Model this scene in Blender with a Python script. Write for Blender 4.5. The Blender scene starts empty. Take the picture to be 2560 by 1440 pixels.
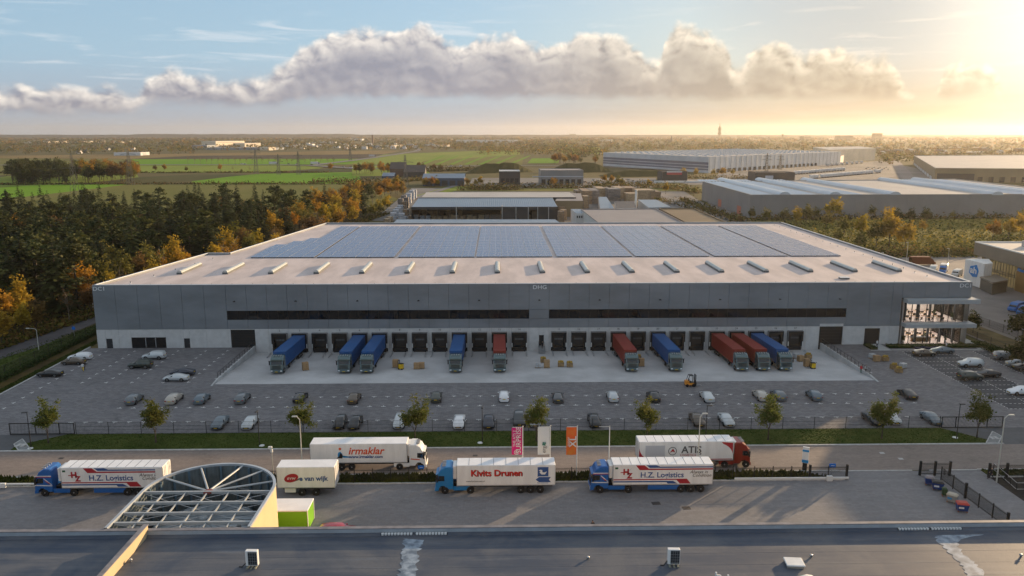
import bpy, math, random
from mathutils import Vector, Matrix
S = bpy.context.scene
COL = S.collection
random.seed(7)
R = math.radians
PI = math.pi

# ------------------------------------------------------------------ camera
FPX, CAMH = 1950.0, 47.0
TH, PS = math.atan(385 / FPX), math.atan(FPX / 1e5)
cam = bpy.data.objects.new('camera', bpy.data.cameras.new('camera'))
COL.objects.link(cam)
cam.location = (0, 0, CAMH)
cam.rotation_euler = (PI / 2 - TH, 0, -PS)
cam.data.lens = 36 * FPX / 2560
cam.data.clip_start, cam.data.clip_end = 1.0, 60000
S.camera = cam
FW = Vector((math.sin(PS) * math.cos(TH), math.cos(PS) * math.cos(TH), -math.sin(TH)))
RT = Vector((math.cos(PS), -math.sin(PS), 0))
UP = RT.cross(FW)


def P(px, py, z=0.0):
    """the point at height z seen at photo pixel px, py"""
    d = FW + RT * ((px - 1280) / FPX) - UP * ((py - 720) / FPX)
    t = (z - CAMH) / d.z
    return Vector((d.x * t, d.y * t, z))


def Q(px, py, y):
    """the point at depth y seen at photo pixel px, py"""
    d = FW + RT * ((px - 1280) / FPX) - UP * ((py - 720) / FPX)
    t = y / d.y
    return Vector((d.x * t, y, CAMH + d.z * t))


# ------------------------------------------------------------------ world, sun, exposure
SUN_EL, SUN_AZ = R(9.2), R(47)          # azimuth from +Y towards +X
W = bpy.data.worlds.new('World')
S.world = W
W.use_nodes = True
NT = W.node_tree
NT.nodes.clear()


class N:
    """a shader value with arithmetic"""
    nt = NT

    def __init__(self, s): self.s = s
    def __add__(a, b): return m2('ADD', a, b)
    def __radd__(a, b): return m2('ADD', b, a)
    def __sub__(a, b): return m2('SUBTRACT', a, b)
    def __rsub__(a, b): return m2('SUBTRACT', b, a)
    def __mul__(a, b): return m2('MULTIPLY', a, b)
    def __rmul__(a, b): return m2('MULTIPLY', b, a)
    def __truediv__(a, b): return m2('DIVIDE', a, b)


def put(sock, v):
    if isinstance(v, N): N.nt.links.new(v.s, sock)
    elif isinstance(v, bpy.types.NodeSocket): N.nt.links.new(v, sock)
    else: sock.default_value = v


def m2(op, *a, clamp=False):
    n = N.nt.nodes.new('ShaderNodeMath')
    n.operation = op
    n.use_clamp = clamp
    for i, x in enumerate(a): put(n.inputs[i], x)
    return N(n.outputs[0])


def sstep(x, a, b, lo=0.0, hi=1.0):
    n = N.nt.nodes.new('ShaderNodeMapRange')
    n.interpolation_type = 'SMOOTHSTEP'
    for k, v in zip((0, 1, 2, 3, 4), (x, a, b, lo, hi)): put(n.inputs[k], v)
    return N(n.outputs[0])


def vec(x, y, z):
    n = N.nt.nodes.new('ShaderNodeCombineXYZ')
    for k, v in enumerate((x, y, z)): put(n.inputs[k], v)
    return n.outputs[0]


def noise(v, scale, detail=6.0, rough=0.55, dist=0.0, dims='3D'):
    n = N.nt.nodes.new('ShaderNodeTexNoise')
    n.noise_dimensions = dims
    put(n.inputs['Vector'], v)
    n.inputs['Scale'].default_value = scale
    n.inputs['Detail'].default_value = detail
    n.inputs['Roughness'].default_value = rough
    n.inputs['Distortion'].default_value = dist
    return N(n.outputs['Fac'])


def mixc(f, a, b, mode='MIX'):
    n = N.nt.nodes.new('ShaderNodeMix')
    n.data_type = 'RGBA'
    n.blend_type = mode
    put(n.inputs[0], f)
    for k, v in ((6, a), (7, b)):
        put(n.inputs[k], (v[0], v[1], v[2], 1.0) if isinstance(v, tuple) else v)
    return n.outputs[2]


def curve(x, pts):
    n = N.nt.nodes.new('ShaderNodeFloatCurve')
    c = n.mapping.curves[0]
    while len(c.points) > 2: c.points.remove(c.points[1])
    c.points[0].location = pts[0]
    c.points[1].location = pts[-1]
    for p in pts[1:-1]: c.points.new(*p)
    for p in c.points: p.handle_type = 'AUTO'
    n.mapping.update()
    put(n.inputs['Value'], x)
    return N(n.outputs[0])


def world_nodes():
    tc = NT.nodes.new('ShaderNodeTexCoord')
    sp = NT.nodes.new('ShaderNodeSeparateXYZ')
    NT.links.new(tc.outputs['Generated'], sp.inputs[0])
    x, y, z = (N(o) for o in sp.outputs)
    az = m2('ARCTAN2', x, y) * (180 / PI)
    el = m2('ARCSINE', m2('MAXIMUM', m2('MINIMUM', z, 1.0), -1.0)) * (180 / PI)
    sky = NT.nodes.new('ShaderNodeTexSky')
    sky.sky_type = 'NISHITA'
    sky.sun_disc = False
    sky.sun_elevation = SUN_EL
    sky.sun_rotation = SUN_AZ
    sky.air_density, sky.dust_density, sky.ozone_density = 1.0, 0.6, 1.6
    sc = SKY_STRENGTH
    # closeness to the sun, for the forward scattering of cloud and haze
    sd = (math.cos(SUN_EL) * math.sin(SUN_AZ), math.cos(SUN_EL) * math.cos(SUN_AZ), math.sin(SUN_EL))
    cs = x * sd[0] + y * sd[1] + z * sd[2]
    glow = sstep(cs, 0.912, 1.0)
    # the sky repeats its cloud banks round the horizon
    fold = m2('PINGPONG', az + 36.0, 72.0)
    u = fold / 72.0

    def ua(px): return (36 + 1.12 + math.degrees(math.atan((px - 1280) / FPX * .981))) / 72

    def ee(px, py): return math.degrees(math.atan((335 - py) / FPX / math.hypot(1, (px - 1280) / FPX * .981) / .99)) / 10

    prof = [(-60, 250), (0, 240), (60, 232), (200, 232), (300, 236), (340, 246), (372, 222), (440, 196), (520, 206), (600, 216),
            (650, 214), (700, 188), (735, 168), (770, 130), (840, 112), (900, 100), (980, 102), (1050, 88), (1100, 108), (1150, 132),
            (1190, 120), (1280, 112), (1350, 130), (1420, 116), (1470, 106), (1540, 118), (1590, 136), (1630, 172), (1655, 118),
            (1695, 92), (1745, 106), (1805, 128), (1838, 186), (1875, 134), (1925, 128), (1985, 156), (2020, 148), (2080, 138),
            (2135, 165), (2185, 160), (2235, 200), (2290, 256), (2318, 256), (2345, 190), (2400, 172), (2462, 180), (2500, 256), (2600, 290)]
    top = curve(u, [(0, .1)] + [(ua(p), ee(p, q)) for p, q in prof if 0 < ua(p) < 1] + [(1, .1)]) * 10.0 + 0.4
    bprof = [(0, 286), (330, 284), (380, 268), (690, 268), (740, 258), (1200, 252), (2290, 250), (2330, 248), (2560, 250)]
    bot = curve(u, [(0, .2)] + [(ua(p), ee(p, q)) for p, q in bprof] + [(1, .2)]) * 10.0
    v = vec(fold, el * 1.25, 0.0)
    vs = vec(fold + 0.35, el * 1.25 + 0.42, 0.0)
    big = noise(v, 0.42, 2.0, .5, 0.2)
    puff = noise(v, 0.8, 7.0, .53, 0.35)
    puff2 = noise(vs, 0.8, 7.0, .53, 0.35)
    thick = m2('MAXIMUM', top - bot, 0.0)
    amp = m2('MINIMUM', thick * 0.42 + 0.5, 2.0)
    D = top - el + (puff - 0.52) * amp + (big - 0.5) * amp * 0.6
    B = el - bot + (puff - 0.5) * 0.9
    alpha = sstep(D, -0.10, 0.70) * sstep(B, -0.25, 0.5) * sstep(thick, 0.05, 0.5)
    rim = 1.0 - sstep(D, 0.15, 2.3)
    relief = (puff - puff2) * 3.4
    right = sstep(cs, 0.62, 0.965)
    body = sstep(el - bot, 0.0, 3.2) * 0.16
    lit = m2('ADD', rim * (0.46 + relief * 0.65) + relief * 0.12 + (big - 0.5) * 0.6 + body, right * 0.06, clamp=True)
    shade_c = mixc(right, (.178, .184, .228), (.27, .23, .17))
    lit_c = mixc(right, (.66, .61, .55), (.70, .61, .47))
    cloud = mixc(lit, shade_c, lit_c)
    # thin high cirrus and the hazy band below the bank
    ci = noise(vec(fold * 0.16, el * 1.5, 4.0), 1.0, 5.0, .6, .6)
    cirrus = sstep(ci, 0.52, 0.74) * sstep(el, 2.0, 4.2) * (1.0 - sstep(el, 6.5, 9.5)) * 0.5
    hz = mixc(right, (.245, .255, .285), (.30, .225, .125))
    band = (1.0 - sstep(el, 0.3, 5.5)) * (0.70 + (noise(vec(fold * .3, el * 2.4, 9.0), 1.0, 4.0, .55) - .5) * .5)
    bg = NT.nodes.new('ShaderNodeVectorMath')
    bg.operation = 'SCALE'
    NT.links.new(sky.outputs[0], bg.inputs[0])
    bg.inputs[3].default_value = sc
    # the tint of a slightly milky autumn sky, overhead brightened to fill the shade
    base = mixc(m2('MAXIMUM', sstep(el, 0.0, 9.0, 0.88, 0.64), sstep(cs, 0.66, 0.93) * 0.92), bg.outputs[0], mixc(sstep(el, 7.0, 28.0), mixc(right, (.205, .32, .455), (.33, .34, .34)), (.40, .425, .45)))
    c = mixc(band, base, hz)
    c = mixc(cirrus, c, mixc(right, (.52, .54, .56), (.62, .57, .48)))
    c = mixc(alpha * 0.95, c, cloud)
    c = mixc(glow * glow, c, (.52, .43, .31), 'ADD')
    # below the horizon the ground's own brown
    c = mixc(sstep(el, -0.2, -3.0), c, (.10, .09, .07))
    out = NT.nodes.new('ShaderNodeOutputWorld')
    b = NT.nodes.new('ShaderNodeBackground')
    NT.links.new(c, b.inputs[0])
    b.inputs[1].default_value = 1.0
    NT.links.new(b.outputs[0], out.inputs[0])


SKY_STRENGTH = 0.11
world_nodes()
sun = bpy.data.objects.new('sun', bpy.data.lights.new('sun', 'SUN'))
COL.objects.link(sun)
sun.data.energy = 5.0
sun.data.angle = R(0.55)
sun.data.color = (1.0, .70, .40)
sun.rotation_euler = (PI / 2 - SUN_EL, 0, PI - SUN_AZ)
S.view_settings.view_transform = 'Standard'
S.view_settings.look = 'None'
S.view_settings.exposure = 0.75
S.view_settings.gamma = 1.0
S.view_settings.use_curve_mapping = False
S.cycles.use_denoising = True
S.cycles.max_bounces = 5
S.cycles.diffuse_bounces = 3
S.cycles.glossy_bounces = 3
S.cycles.transmission_bounces = 4
S.cycles.transparent_max_bounces = 8
S.cycles.volume_bounces = 0
S.cycles.sample_clamp_indirect = 6.0
S.cycles.caustics_reflective = S.cycles.caustics_refractive = False

# ------------------------------------------------------------------ materials
MATS = {}


def mat(name, c, rough=.65, metal=0.0, ns=0.0, na=.25, c2=None, det=4.0, spec=.35, stretch=(1, 1, 1), bump=0.0, world=True, emit=None, alpha=None, hue=0.0):
    """principled material: colour c, wandering to c2 (or darker / lighter by na) with a noise of scale ns"""
    if name in MATS: return MATS[name]
    m = bpy.data.materials.new(name)
    m.use_nodes = True
    nt = m.node_tree
    N.nt = nt
    b = nt.nodes['Principled BSDF']
    b.inputs['Roughness'].default_value = rough
    b.inputs['Metallic'].default_value = metal
    b.inputs['Specular IOR Level'].default_value = spec
    b.inputs['Base Color'].default_value = (*c, 1)
    col = None
    if ns:
        if world:
            pos = nt.nodes.new('ShaderNodeNewGeometry').outputs['Position']
        else:
            pos = nt.nodes.new('ShaderNodeTexCoord').outputs['Object']
        if stretch != (1, 1, 1):
            mp = nt.nodes.new('ShaderNodeMapping')
            nt.links.new(pos, mp.inputs[0])
            mp.inputs['Scale'].default_value = stretch
            pos = mp.outputs[0]
        n = noise(pos, ns, det, .6)
        f = sstep(n, .32, .68)
        a = tuple(k * (1 - na) for k in c)
        col = mixc(f, a if c2 is None else c, tuple(k * (1 + na) for k in c) if c2 is None else c2)
        if bump:
            bn = nt.nodes.new('ShaderNodeBump')
            bn.inputs['Strength'].default_value = bump
            bn.inputs['Distance'].default_value = .1
            put(bn.inputs['Height'], n)
            nt.links.new(bn.outputs[0], b.inputs['Normal'])
    if hue:
        oi = nt.nodes.new('ShaderNodeObjectInfo')
        h = nt.nodes.new('ShaderNodeHueSaturation')
        r = N(oi.outputs['Random'])
        put(h.inputs['Hue'], 0.5 + (r - 0.5) * (hue * .07))
        put(h.inputs['Value'], 1.0 + (m2('FRACT', r * 7.31) - 0.5) * hue)
        if col is None: h.inputs['Color'].default_value = (*c, 1)
        else: nt.links.new(col, h.inputs['Color'])
        col = h.outputs[0]
    if col is not None: nt.links.new(col, b.inputs['Base Color'])
    if emit:
        b.inputs['Emission Color'].default_value = (*emit[:3], 1)
        b.inputs['Emission Strength'].default_value = emit[3]
    if alpha is not None: b.inputs['Alpha'].default_value = alpha
    m.diffuse_color = (*c, 1)
    MATS[name] = m
    return m


def leafmat(name, c, c2, tr=.35, ns=.35):
    """leaves: two tones, light shining through"""
    m = mat(name, c, .7, ns=ns, c2=c2, spec=.12, hue=.35, det=3)
    nt = m.node_tree
    N.nt = nt
    b = nt.nodes['Principled BSDF']
    t = nt.nodes.new('ShaderNodeBsdfTranslucent')
    src = b.inputs['Base Color'].links[0].from_socket
    nt.links.new(src, t.inputs[0])
    mx = nt.nodes.new('ShaderNodeMixShader')
    mx.inputs[0].default_value = tr
    nt.links.new(b.outputs[0], mx.inputs[1])
    nt.links.new(t.outputs[0], mx.inputs[2])
    nt.links.new(mx.outputs[0], nt.nodes['Material Output'].inputs[0])
    return m


# ------------------------------------------------------------------ mesh building
class MB:
    def __init__(self, *mats):
        self.v, self.f, self.mi, self.mats = [], [], [], list(mats)
        self.sm = []

    def face(self, pts, m=0, smooth=False):
        i = len(self.v)
        self.v.extend(tuple(p) for p in pts)
        self.f.append(tuple(range(i, i + len(pts))))
        self.mi.append(m)
        self.sm.append(smooth)

    def quadm(self, vs, fs, m=0, smooth=False):
        i = len(self.v)
        self.v.extend(tuple(p) for p in vs)
        for f in fs:
            self.f.append(tuple(i + k for k in f))
            self.mi.append(m)
            self.sm.append(smooth)
        return self

    def box(self, x0, x1, y0, y1, z0, z1, m=0):
        vs = [(x0, y0, z0), (x1, y0, z0), (x1, y1, z0), (x0, y1, z0), (x0, y0, z1), (x1, y0, z1), (x1, y1, z1), (x0, y1, z1)]
        return self.quadm(vs, [(0, 3, 2, 1), (4, 5, 6, 7), (0, 1, 5, 4), (1, 2, 6, 5), (2, 3, 7, 6), (3, 0, 4, 7)], m)

    def obox(self, c, hx, hy, hz, ang=0.0, m=0):
        """a box of half sizes hx hy hz at c turned by ang about z"""
        ca, sa = math.cos(ang), math.sin(ang)
        vs = []
        for z in (-hz, hz):
            for x, y in ((-hx, -hy), (hx, -hy), (hx, hy), (-hx, hy)):
                vs.append((c[0] + x * ca - y * sa, c[1] + x * sa + y * ca, c[2] + z))
        return self.quadm(vs, [(0, 3, 2, 1), (4, 5, 6, 7), (0, 1, 5, 4), (1, 2, 6, 5), (2, 3, 7, 6), (3, 0, 4, 7)], m)

    def bbox(self, x0, x1, y0, y1, z0, z1, b=.05, m=0):
        """a box whose edges along all axes are chamfered by b"""
        xs, ys = (x0, x0 + b, x1 - b, x1), (y0, y0 + b, y1 - b, y1)
        def ring(z, k):
            return [(x0 + k + b, y0 + k, z), (x1 - k - b, y0 + k, z), (x1 - k, y0 + k + b, z), (x1 - k, y1 - k - b, z),
                    (x1 - k - b, y1 - k, z), (x0 + k + b, y1 - k, z), (x0 + k, y1 - k - b, z), (x0 + k, y0 + k + b, z)]
        return self.rings([ring(z0, b), ring(z0 + b, 0), ring(z1 - b, 0), ring(z1, b)], m, True, False)

    def rings(self, rs, m=0, caps=True, smooth=True, closed=True):
        n = len(rs[0])
        vs = [p for r in rs for p in r]
        fs = []
        for a in range(len(rs) - 1):
            for k in range(n if closed else n - 1):
                fs.append((a * n + k, a * n + (k + 1) % n, (a + 1) * n + (k + 1) % n, (a + 1) * n + k))
        self.quadm(vs, fs, m, smooth)
        if caps:
            self.face(rs[0][::-1], m)
            self.face(rs[-1], m)
        return self

    def prism(self, pts, z0, z1, m=0, mtop=None):
        """a plan polygon (counter-clockwise) standing from z0 to z1"""
        n = len(pts)
        lo, hi = [(p[0], p[1], z0) for p in pts], [(p[0], p[1], z1) for p in pts]
        self.quadm(lo + hi, [(k, (k + 1) % n, n + (k + 1) % n, n + k) for k in range(n)], m)
        self.face(hi, m if mtop is None else mtop)
        self.face(lo[::-1], m)
        return self

    def tube(self, p, q, r, r2=None, n=6, m=0, smooth=True, caps=True):
        p, q = Vector(p), Vector(q)
        d = (q - p).normalized()
        a = d.orthogonal().normalized()
        b = d.cross(a)
        r2 = r if r2 is None else r2
        rs = [[tuple(o + a * (rr * math.cos(2 * PI * k / n)) + b * (rr * math.sin(2 * PI * k / n))) for k in range(n)] for o, rr in ((p, r), (q, r2))]
        return self.rings(rs, m, caps, smooth)

    def bar(self, p, q, w, h, m=0):
        """a rectangular bar between two points, w wide and h high"""
        p, q = Vector(p), Vector(q)
        d = (q - p).normalized()
        s = d.cross(Vector((0, 0, 1)))
        s = s.normalized() if s.length > 1e-4 else Vector((1, 0, 0))
        u = s.cross(d)
        rs = [[tuple(o + s * (sx * w / 2) + u * (sy * h / 2)) for sx, sy in ((-1, -1), (1, -1), (1, 1), (-1, 1))] for o in (p, q)]
        return self.rings(rs, m, True, False)

    def lathe(self, prof, c=(0, 0, 0), n=16, m=0, caps=True):
        rs = [[(c[0] + r * math.cos(2 * PI * k / n), c[1] + r * math.sin(2 * PI * k / n), c[2] + z) for k in range(n)] for r, z in prof]
        return self.rings(rs, m, caps)

    def mesh(self, name='mesh'):
        me = bpy.data.meshes.new(name)
        me.from_pydata(self.v, [], self.f)
        for k in self.mats: me.materials.append(k)
        me.polygons.foreach_set('material_index', self.mi)
        me.polygons.foreach_set('use_smooth', self.sm)
        me.update()
        return me


def new(name, data=None, parent=None, loc=(0, 0, 0), rz=0.0, label=None, cat=None, group=None, kind=None, scale=None):
    """link one object; an Empty when it has no mesh"""
    if isinstance(data, MB): data = data.mesh(name)
    o = bpy.data.objects.new(name, data)
    COL.objects.link(o)
    o.location = loc
    if rz: o.rotation_euler = (0, 0, rz)
    if scale: o.scale = scale if isinstance(scale, tuple) else (scale,) * 3
    if parent: o.parent = parent
    for k, x in (('label', label), ('category', cat), ('group', group), ('kind', kind)):
        if x: o[k] = x
    return o


def stamp(name, parts, loc, rz=0.0, label=None, cat=None, group=None, scale=None, swap=None):
    """one individual of a kind: an Empty with its own copies of each part and sub-part.  parts: (name, mesh, loc, subparts[, rz])"""
    r = new(name, None, None, loc, rz, label, cat, group, scale=scale)
    def rec(par, ps):
        for p in ps:
            me = p[1]
            if swap and me and me.name in swap: me = swap[me.name]
            o = new(p[0], me, par, p[2], p[4] if len(p) > 4 else 0.0)
            if p[3]: rec(o, p[3])
    rec(r, parts)
    return r


def text(body, size, matl, name, parent=None, loc=(0, 0, 0), rot=(PI / 2, 0, 0), extrude=.015, align='CENTER', shear=0.0, offset=0.0, sx=1.0):
    cu = bpy.data.curves.new(name, 'FONT')
    cu.body = body
    cu.size = size
    cu.extrude = extrude
    cu.align_x = align
    cu.align_y = 'CENTER'
    cu.shear = shear
    cu.offset = offset
    cu.resolution_u = 3
    cu.materials.append(matl)
    o = bpy.data.objects.new(name, cu)
    me = bpy.data.meshes.new_from_object(o)
    bpy.data.objects.remove(o)
    r = new(name, me, parent, loc)
    r.rotation_euler = rot
    r.scale = (sx, 1, 1)
    return r
# ------------------------------------------------------------------ haze
HAZE_D = 5.2e-5
hm = bpy.data.materials.new('haze')
hm.use_nodes = True
hn = hm.node_tree
hn.nodes.remove(hn.nodes['Principled BSDF'])
pv = hn.nodes.new('ShaderNodeVolumePrincipled')
pv.inputs['Color'].default_value = (.84, .80, .74, 1)
pv.inputs['Density'].default_value = HAZE_D
pv.inputs['Anisotropy'].default_value = .52
hn.links.new(pv.outputs[0], hn.nodes['Material Output'].inputs['Volume'])
hb = MB(hm)
hb.box(-15500, 15500, -500, 15500, -3, 190)
new('haze', hb, kind='stuff')
# ------------------------------------------------------------------ ground to the horizon
FY = 170.3            # the warehouse front
DX0, DX1, DY0, DY1, DZ = -54.2, 73.4, 144.0, FY, -1.15     # the sunken loading yard
g_mat = mat('rough_grass', (.075, .078, .026), .9, ns=.02, c2=(.125, .095, .038), det=8, spec=.1)
gb = MB(g_mat)
xs = [-15000, -3000, -600, DX0, DX1, 600, 3000, 15000]
ys = [-400, 60, DY0, DY1, 600, 2500, 15000]
for i in range(len(xs) - 1):
    for j in range(len(ys) - 1):
        if i == 3 and j == 2: continue
        gb.face([(xs[i], ys[j], -.06), (xs[i + 1], ys[j], -.06), (xs[i + 1], ys[j + 1], -.06), (xs[i], ys[j + 1], -.06)])
new('ground', gb, kind='structure')
# ------------------------------------------------------------------ the site: paving, verge, road, yard
def pave(name, c, c2, mortar, w=.42, h=.21, rough=.75, patch=.05, amt=.5, streak=.3):
    """small pavers with joints and broad worn patches; the eye gets rows, not single stones, at this distance"""
    m = mat(name, c, rough, spec=.3)
    nt = m.node_tree
    N.nt = nt
    b = nt.nodes['Principled BSDF']
    g = nt.nodes.new('ShaderNodeNewGeometry').outputs['Position']
    br = nt.nodes.new('ShaderNodeTexBrick')
    nt.links.new(g, br.inputs['Vector'])
    br.inputs['Scale'].default_value = 1
    br.inputs['Brick Width'].default_value = w
    br.inputs['Row Height'].default_value = h
    br.inputs['Mortar Size'].default_value = .018
    br.inputs['Mortar Smooth'].default_value = .4
    br.inputs['Bias'].default_value = -.1
    br.inputs['Color1'].default_value = (*c, 1)
    br.inputs['Color2'].default_value = (*c2, 1)
    br.inputs['Mortar'].default_value = (*mortar, 1)
    n1 = noise(g, patch, 5.0, .62, .3)
    mp = nt.nodes.new('ShaderNodeMapping')
    nt.links.new(g, mp.inputs[0])
    mp.inputs['Scale'].default_value = (.05, .9, 1)
    n2 = noise(mp.outputs[0], 1.0, 4.0, .65)
    n3 = noise(g, 2.2, 2.0, .5)
    st_ = sstep(noise(g, .16, 6.0, .6, .8), .56, .74)
    k = 1.0 - st_ * .22 + (n1 - .5) * amt + (n2 - .5) * streak + (n3 - .5) * .35
    vm = nt.nodes.new('ShaderNodeVectorMath')
    vm.operation = 'SCALE'
    nt.links.new(br.outputs['Color'], vm.inputs[0])
    put(vm.inputs[3], k)
    nt.links.new(vm.outputs[0], b.inputs['Base Color'])
    return m


white_p = mat('white_bodywork', (.74, .735, .72), .42, ns=1.1, na=.07, det=8, stretch=(1, 1, .22))
lot_m = pave('dark_pavers', (.135, .132, .140), (.20, .196, .202), (.082, .08, .084), .84, .42)
bay_m = pave('charcoal_pavers', (.052, .055, .062), (.075, .077, .085), (.035, .036, .04), .84, .42)
road_m = pave('brown_pavers', (.205, .170, .150), (.235, .196, .174), (.175, .147, .13), .8, .4, amt=.45, streak=.35)
yard_m = pave('grey_pavers', (.175, .172, .178), (.205, .201, .207), (.152, .149, .155), .8, .4, amt=.6, streak=.35)
apron_m = pave('asphalt', (.085, .088, .094), (.105, .108, .115), (.085, .088, .094), 3, 3, amt=.4, streak=.3)
conc_m = mat('concrete', (.42, .43, .43), .8, ns=.35, na=.16, det=8)
conc2_m = mat('yard_concrete', (.43, .435, .44), .7, ns=.12, na=.14, det=8)
kerb_m = mat('kerb_stone', (.45, .45, .44), .8, ns=1.5, na=.15)
grass_m = mat('mown_grass', (.040, .062, .012), .95, ns=.35, c2=(.064, .082, .020), det=10, spec=.05, bump=.6)
white_m = mat('road_paint', (.72, .72, .70), .6, ns=3, na=.12)
black_m = mat('black_metal', (.014, .015, .017), .45)
dark_m = mat('dark_steel', (.030, .033, .038), .4)
steel_m = mat('galvanised_steel', (.42, .43, .44), .42, .6, ns=2, na=.12)
LFX, RTX = -91.3, 112.0
FE = 118.9                                   # the front fence line


def sheet(name, polys, z, m, label=None):
    b = MB(m)
    for p in polys: b.face([(x, y, z if len(q) == 0 else q[0]) for x, y, *q in p])
    return new(name, b, kind='structure', label=label)


sheet('car_park_paving', [[(LFX, 112.5), (LFX - .0, 112.5), (DX0, FE - 6.4), (DX0, FY), (LFX, FY)][2:] + [(LFX, FE)],
                          [(DX0, FE), (DX1, FE), (DX1, DY0), (DX0, DY0)],
                          [(DX1, FE), (RTX, FE), (RTX, FY), (DX1, FY)]], .0, lot_m)
sheet('gate_apron', [[(-110, 111.9), (-74, 111.9), (-67.4, FE), (-110, FE)], [(72, FE), (78.5, 111.9), (125, 111.9), (125, FE)]], .004, apron_m)
sheet('road', [[(-400, 102.9), (400, 102.9), (400, 112.0), (-400, 112.0)]], .006, road_m)
sheet('service_yard', [[(-300, 40), (300, 40), (300, 102.7), (-300, 102.7)]], .0, yard_m)
sheet('loading_yard', [[(DX0, DY0, .0), (DX1, DY0, .0), (DX1, DY1 - 1.5, DZ), (DX0, DY1 - 1.5, DZ)],
                       [(DX0, DY1 - 1.5, DZ), (DX1, DY1 - 1.5, DZ), (DX1, DY1, DZ), (DX0, DY1, DZ)]], 0, conc2_m)
kb = MB(kerb_m)
kb.box(-78.6, 78.2, 111.98, 112.3, -.05, .13)
kb.box(LFX - .3, LFX, 112, FY + 1, -.05, .12)
new('kerb', kb, kind='structure')
kb = MB(kerb_m)
kb.box(-300, 48.5, 102.72, 102.95, -.05, .12)
kb.box(48.5, 59.0, 102.74, 102.98, -.05, .03)
kb.box(61.5, 68.4, 102.74, 102.98, -.05, .03)
kb.box(68.4, 300, 102.72, 102.95, -.05, .12)
kb.box(-300, 48.0, 99.85, 100.1, -.05, .12)
kb.box(68.6, 300, 100.3, 100.55, -.05, .12)
new('kerb', kb, kind='structure')
# verges of mown grass: a low turf body with blades on it
def turf(name, pts, z0, z1, n, seed, m=None, hmin=.12, hmax=.3, wid=.16):
    m = m or grass_m
    rng = random.Random(seed)
    b = MB(m)
    b.prism(pts, z0, z1)
    xs_, ys_ = [p[0] for p in pts], [p[1] for p in pts]
    from mathutils.geometry import intersect_point_tri_2d
    k = 0
    while k < n:
        x, y = rng.uniform(min(xs_), max(xs_)), rng.uniform(min(ys_), max(ys_))
        ok = any(intersect_point_tri_2d(Vector((x, y)), Vector(pts[0][:2]), Vector(pts[i][:2]), Vector(pts[i + 1][:2])) for i in range(1, len(pts) - 1))
        k += 1
        if not ok: continue
        a = rng.uniform(0, PI)
        h = rng.uniform(hmin, hmax)
        dx, dy = wid * math.cos(a), wid * math.sin(a)
        b.face([(x - dx, y - dy, z1), (x + dx, y + dy, z1), (x + rng.uniform(-.12, .12), y + rng.uniform(-.12, .12), z1 + h)])
    return new(name, b, kind='stuff')


turf('grass_verge', [(-73.7, 112.3), (78.0, 112.3), (72.0, FE - .1), (-68.5, FE - .1), (-73.9, 114.4)], -.05, .07, 20000, 3, None, .03, .10, .13)
leafy_m = leafmat('verge_plants', (.030, .045, .008), (.075, .085, .014), .25)
turf('ground_cover', [(-300, 100.1), (46.5, 100.1), (42.0, 102.7), (-300, 102.7)], -.05, .12, 16000, 4, leafy_m, .25, .6, .25)
turf('ground_cover', [(68.8, 100.6), (200, 100.6), (200, 102.7), (68.8, 102.7)], -.05, .10, 4000, 5, leafy_m, .1, .3, .25)
mulch_m = mat('dark_soil', (.018, .016, .013), .95, ns=2, na=.4)
sheet('planting_bed', [[(68.6, 93.2), (110, 93.2), (110, 100.3), (68.6, 100.3)]], .01, mulch_m)

# ------------------------------------------------------------------ the big warehouse
ZR = 14.35


def fx(px): return Q(px, 780, FY).x


wall_m = mat('grey_cladding', (.185, .205, .225), .42, .1, ns=.06, na=.16, det=6, spec=.5, stretch=(1, 1, 3))
edge_m = mat('pale_edge_trim', (.62, .64, .65), .35, .5)
plinth_m = mat('concrete_wall', (.52, .52, .515), .8, ns=.9, na=.07, det=9, bump=.1)
roof_m = mat('roof_membrane', (.56, .475, .445), .6, ns=.22, na=.13, det=10, spec=.3, stretch=(1, .30, 1))
glass_m = mat('dark_glass', (.006, .007, .009), .06, spec=.6)
gap_m = mat('dark_joint', (.012, .014, .016), .8)  # near-black backing seen through the panel joints
wh = new('warehouse', None, None, (0, FY, 0), label='long grey warehouse with a row of loading docks and a solar roof', cat='warehouse')
BX0, BX1 = fx(236) + .15, fx(2425) - .15
pl1, pl2, plb = P(519, 632, ZR), P(573, 632, ZR), P(815, 557, ZR)
prb = P(1953, 555, ZR)
plan = [(BX0, FY + .25), (BX1, FY + .25), (prb.x, prb.y), (plb.x, plb.y), (pl2.x, pl2.y), (pl1.x, pl1.y)]


def rel(pts): return [(x, y - FY) for x, y in pts]


core = MB(wall_m, roof_m)
# side and back walls, front left open behind its panels and office corner
n = len(plan)
for k in range(1, n):
    (xa, ya), (xb, yb) = plan[k], plan[(k + 1) % n]
    core.face([(xa, ya - FY, 0), (xb, yb - FY, 0), (xb, yb - FY, ZR - .02), (xa, ya - FY, ZR - .02)])
new('wall', core, wh)
fb = MB(gap_m)
fb.box(BX0 + .05, fx(2252), .22, .6, DZ - .2, ZR - .1)
fb.box(fx(2252), BX1 - .05, .22, .6, 10.4, ZR - .1)
new('wall', fb, wh)
rf = MB(roof_m)
rf.face([(x, y - FY, ZR - .5) for x, y in plan])
new('roof', rf, wh)
pp = MB(wall_m, edge_m)
for k in range(n):
    a, b = Vector(plan[k]), Vector(plan[(k + 1) % n])
    d = (b - a).normalized()
    nn = Vector((-d.y, d.x))
    q = [a, b, b + nn * .35, a + nn * .35]
    pp.prism(rel(q), ZR - .52, ZR - .07)
    q = [a - nn * .06, b - nn * .06, b + nn * .40, a + nn * .40]
    pp.prism(rel(q), ZR - .07, ZR + .02, 1)
new('parapet', pp, wh)

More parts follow.
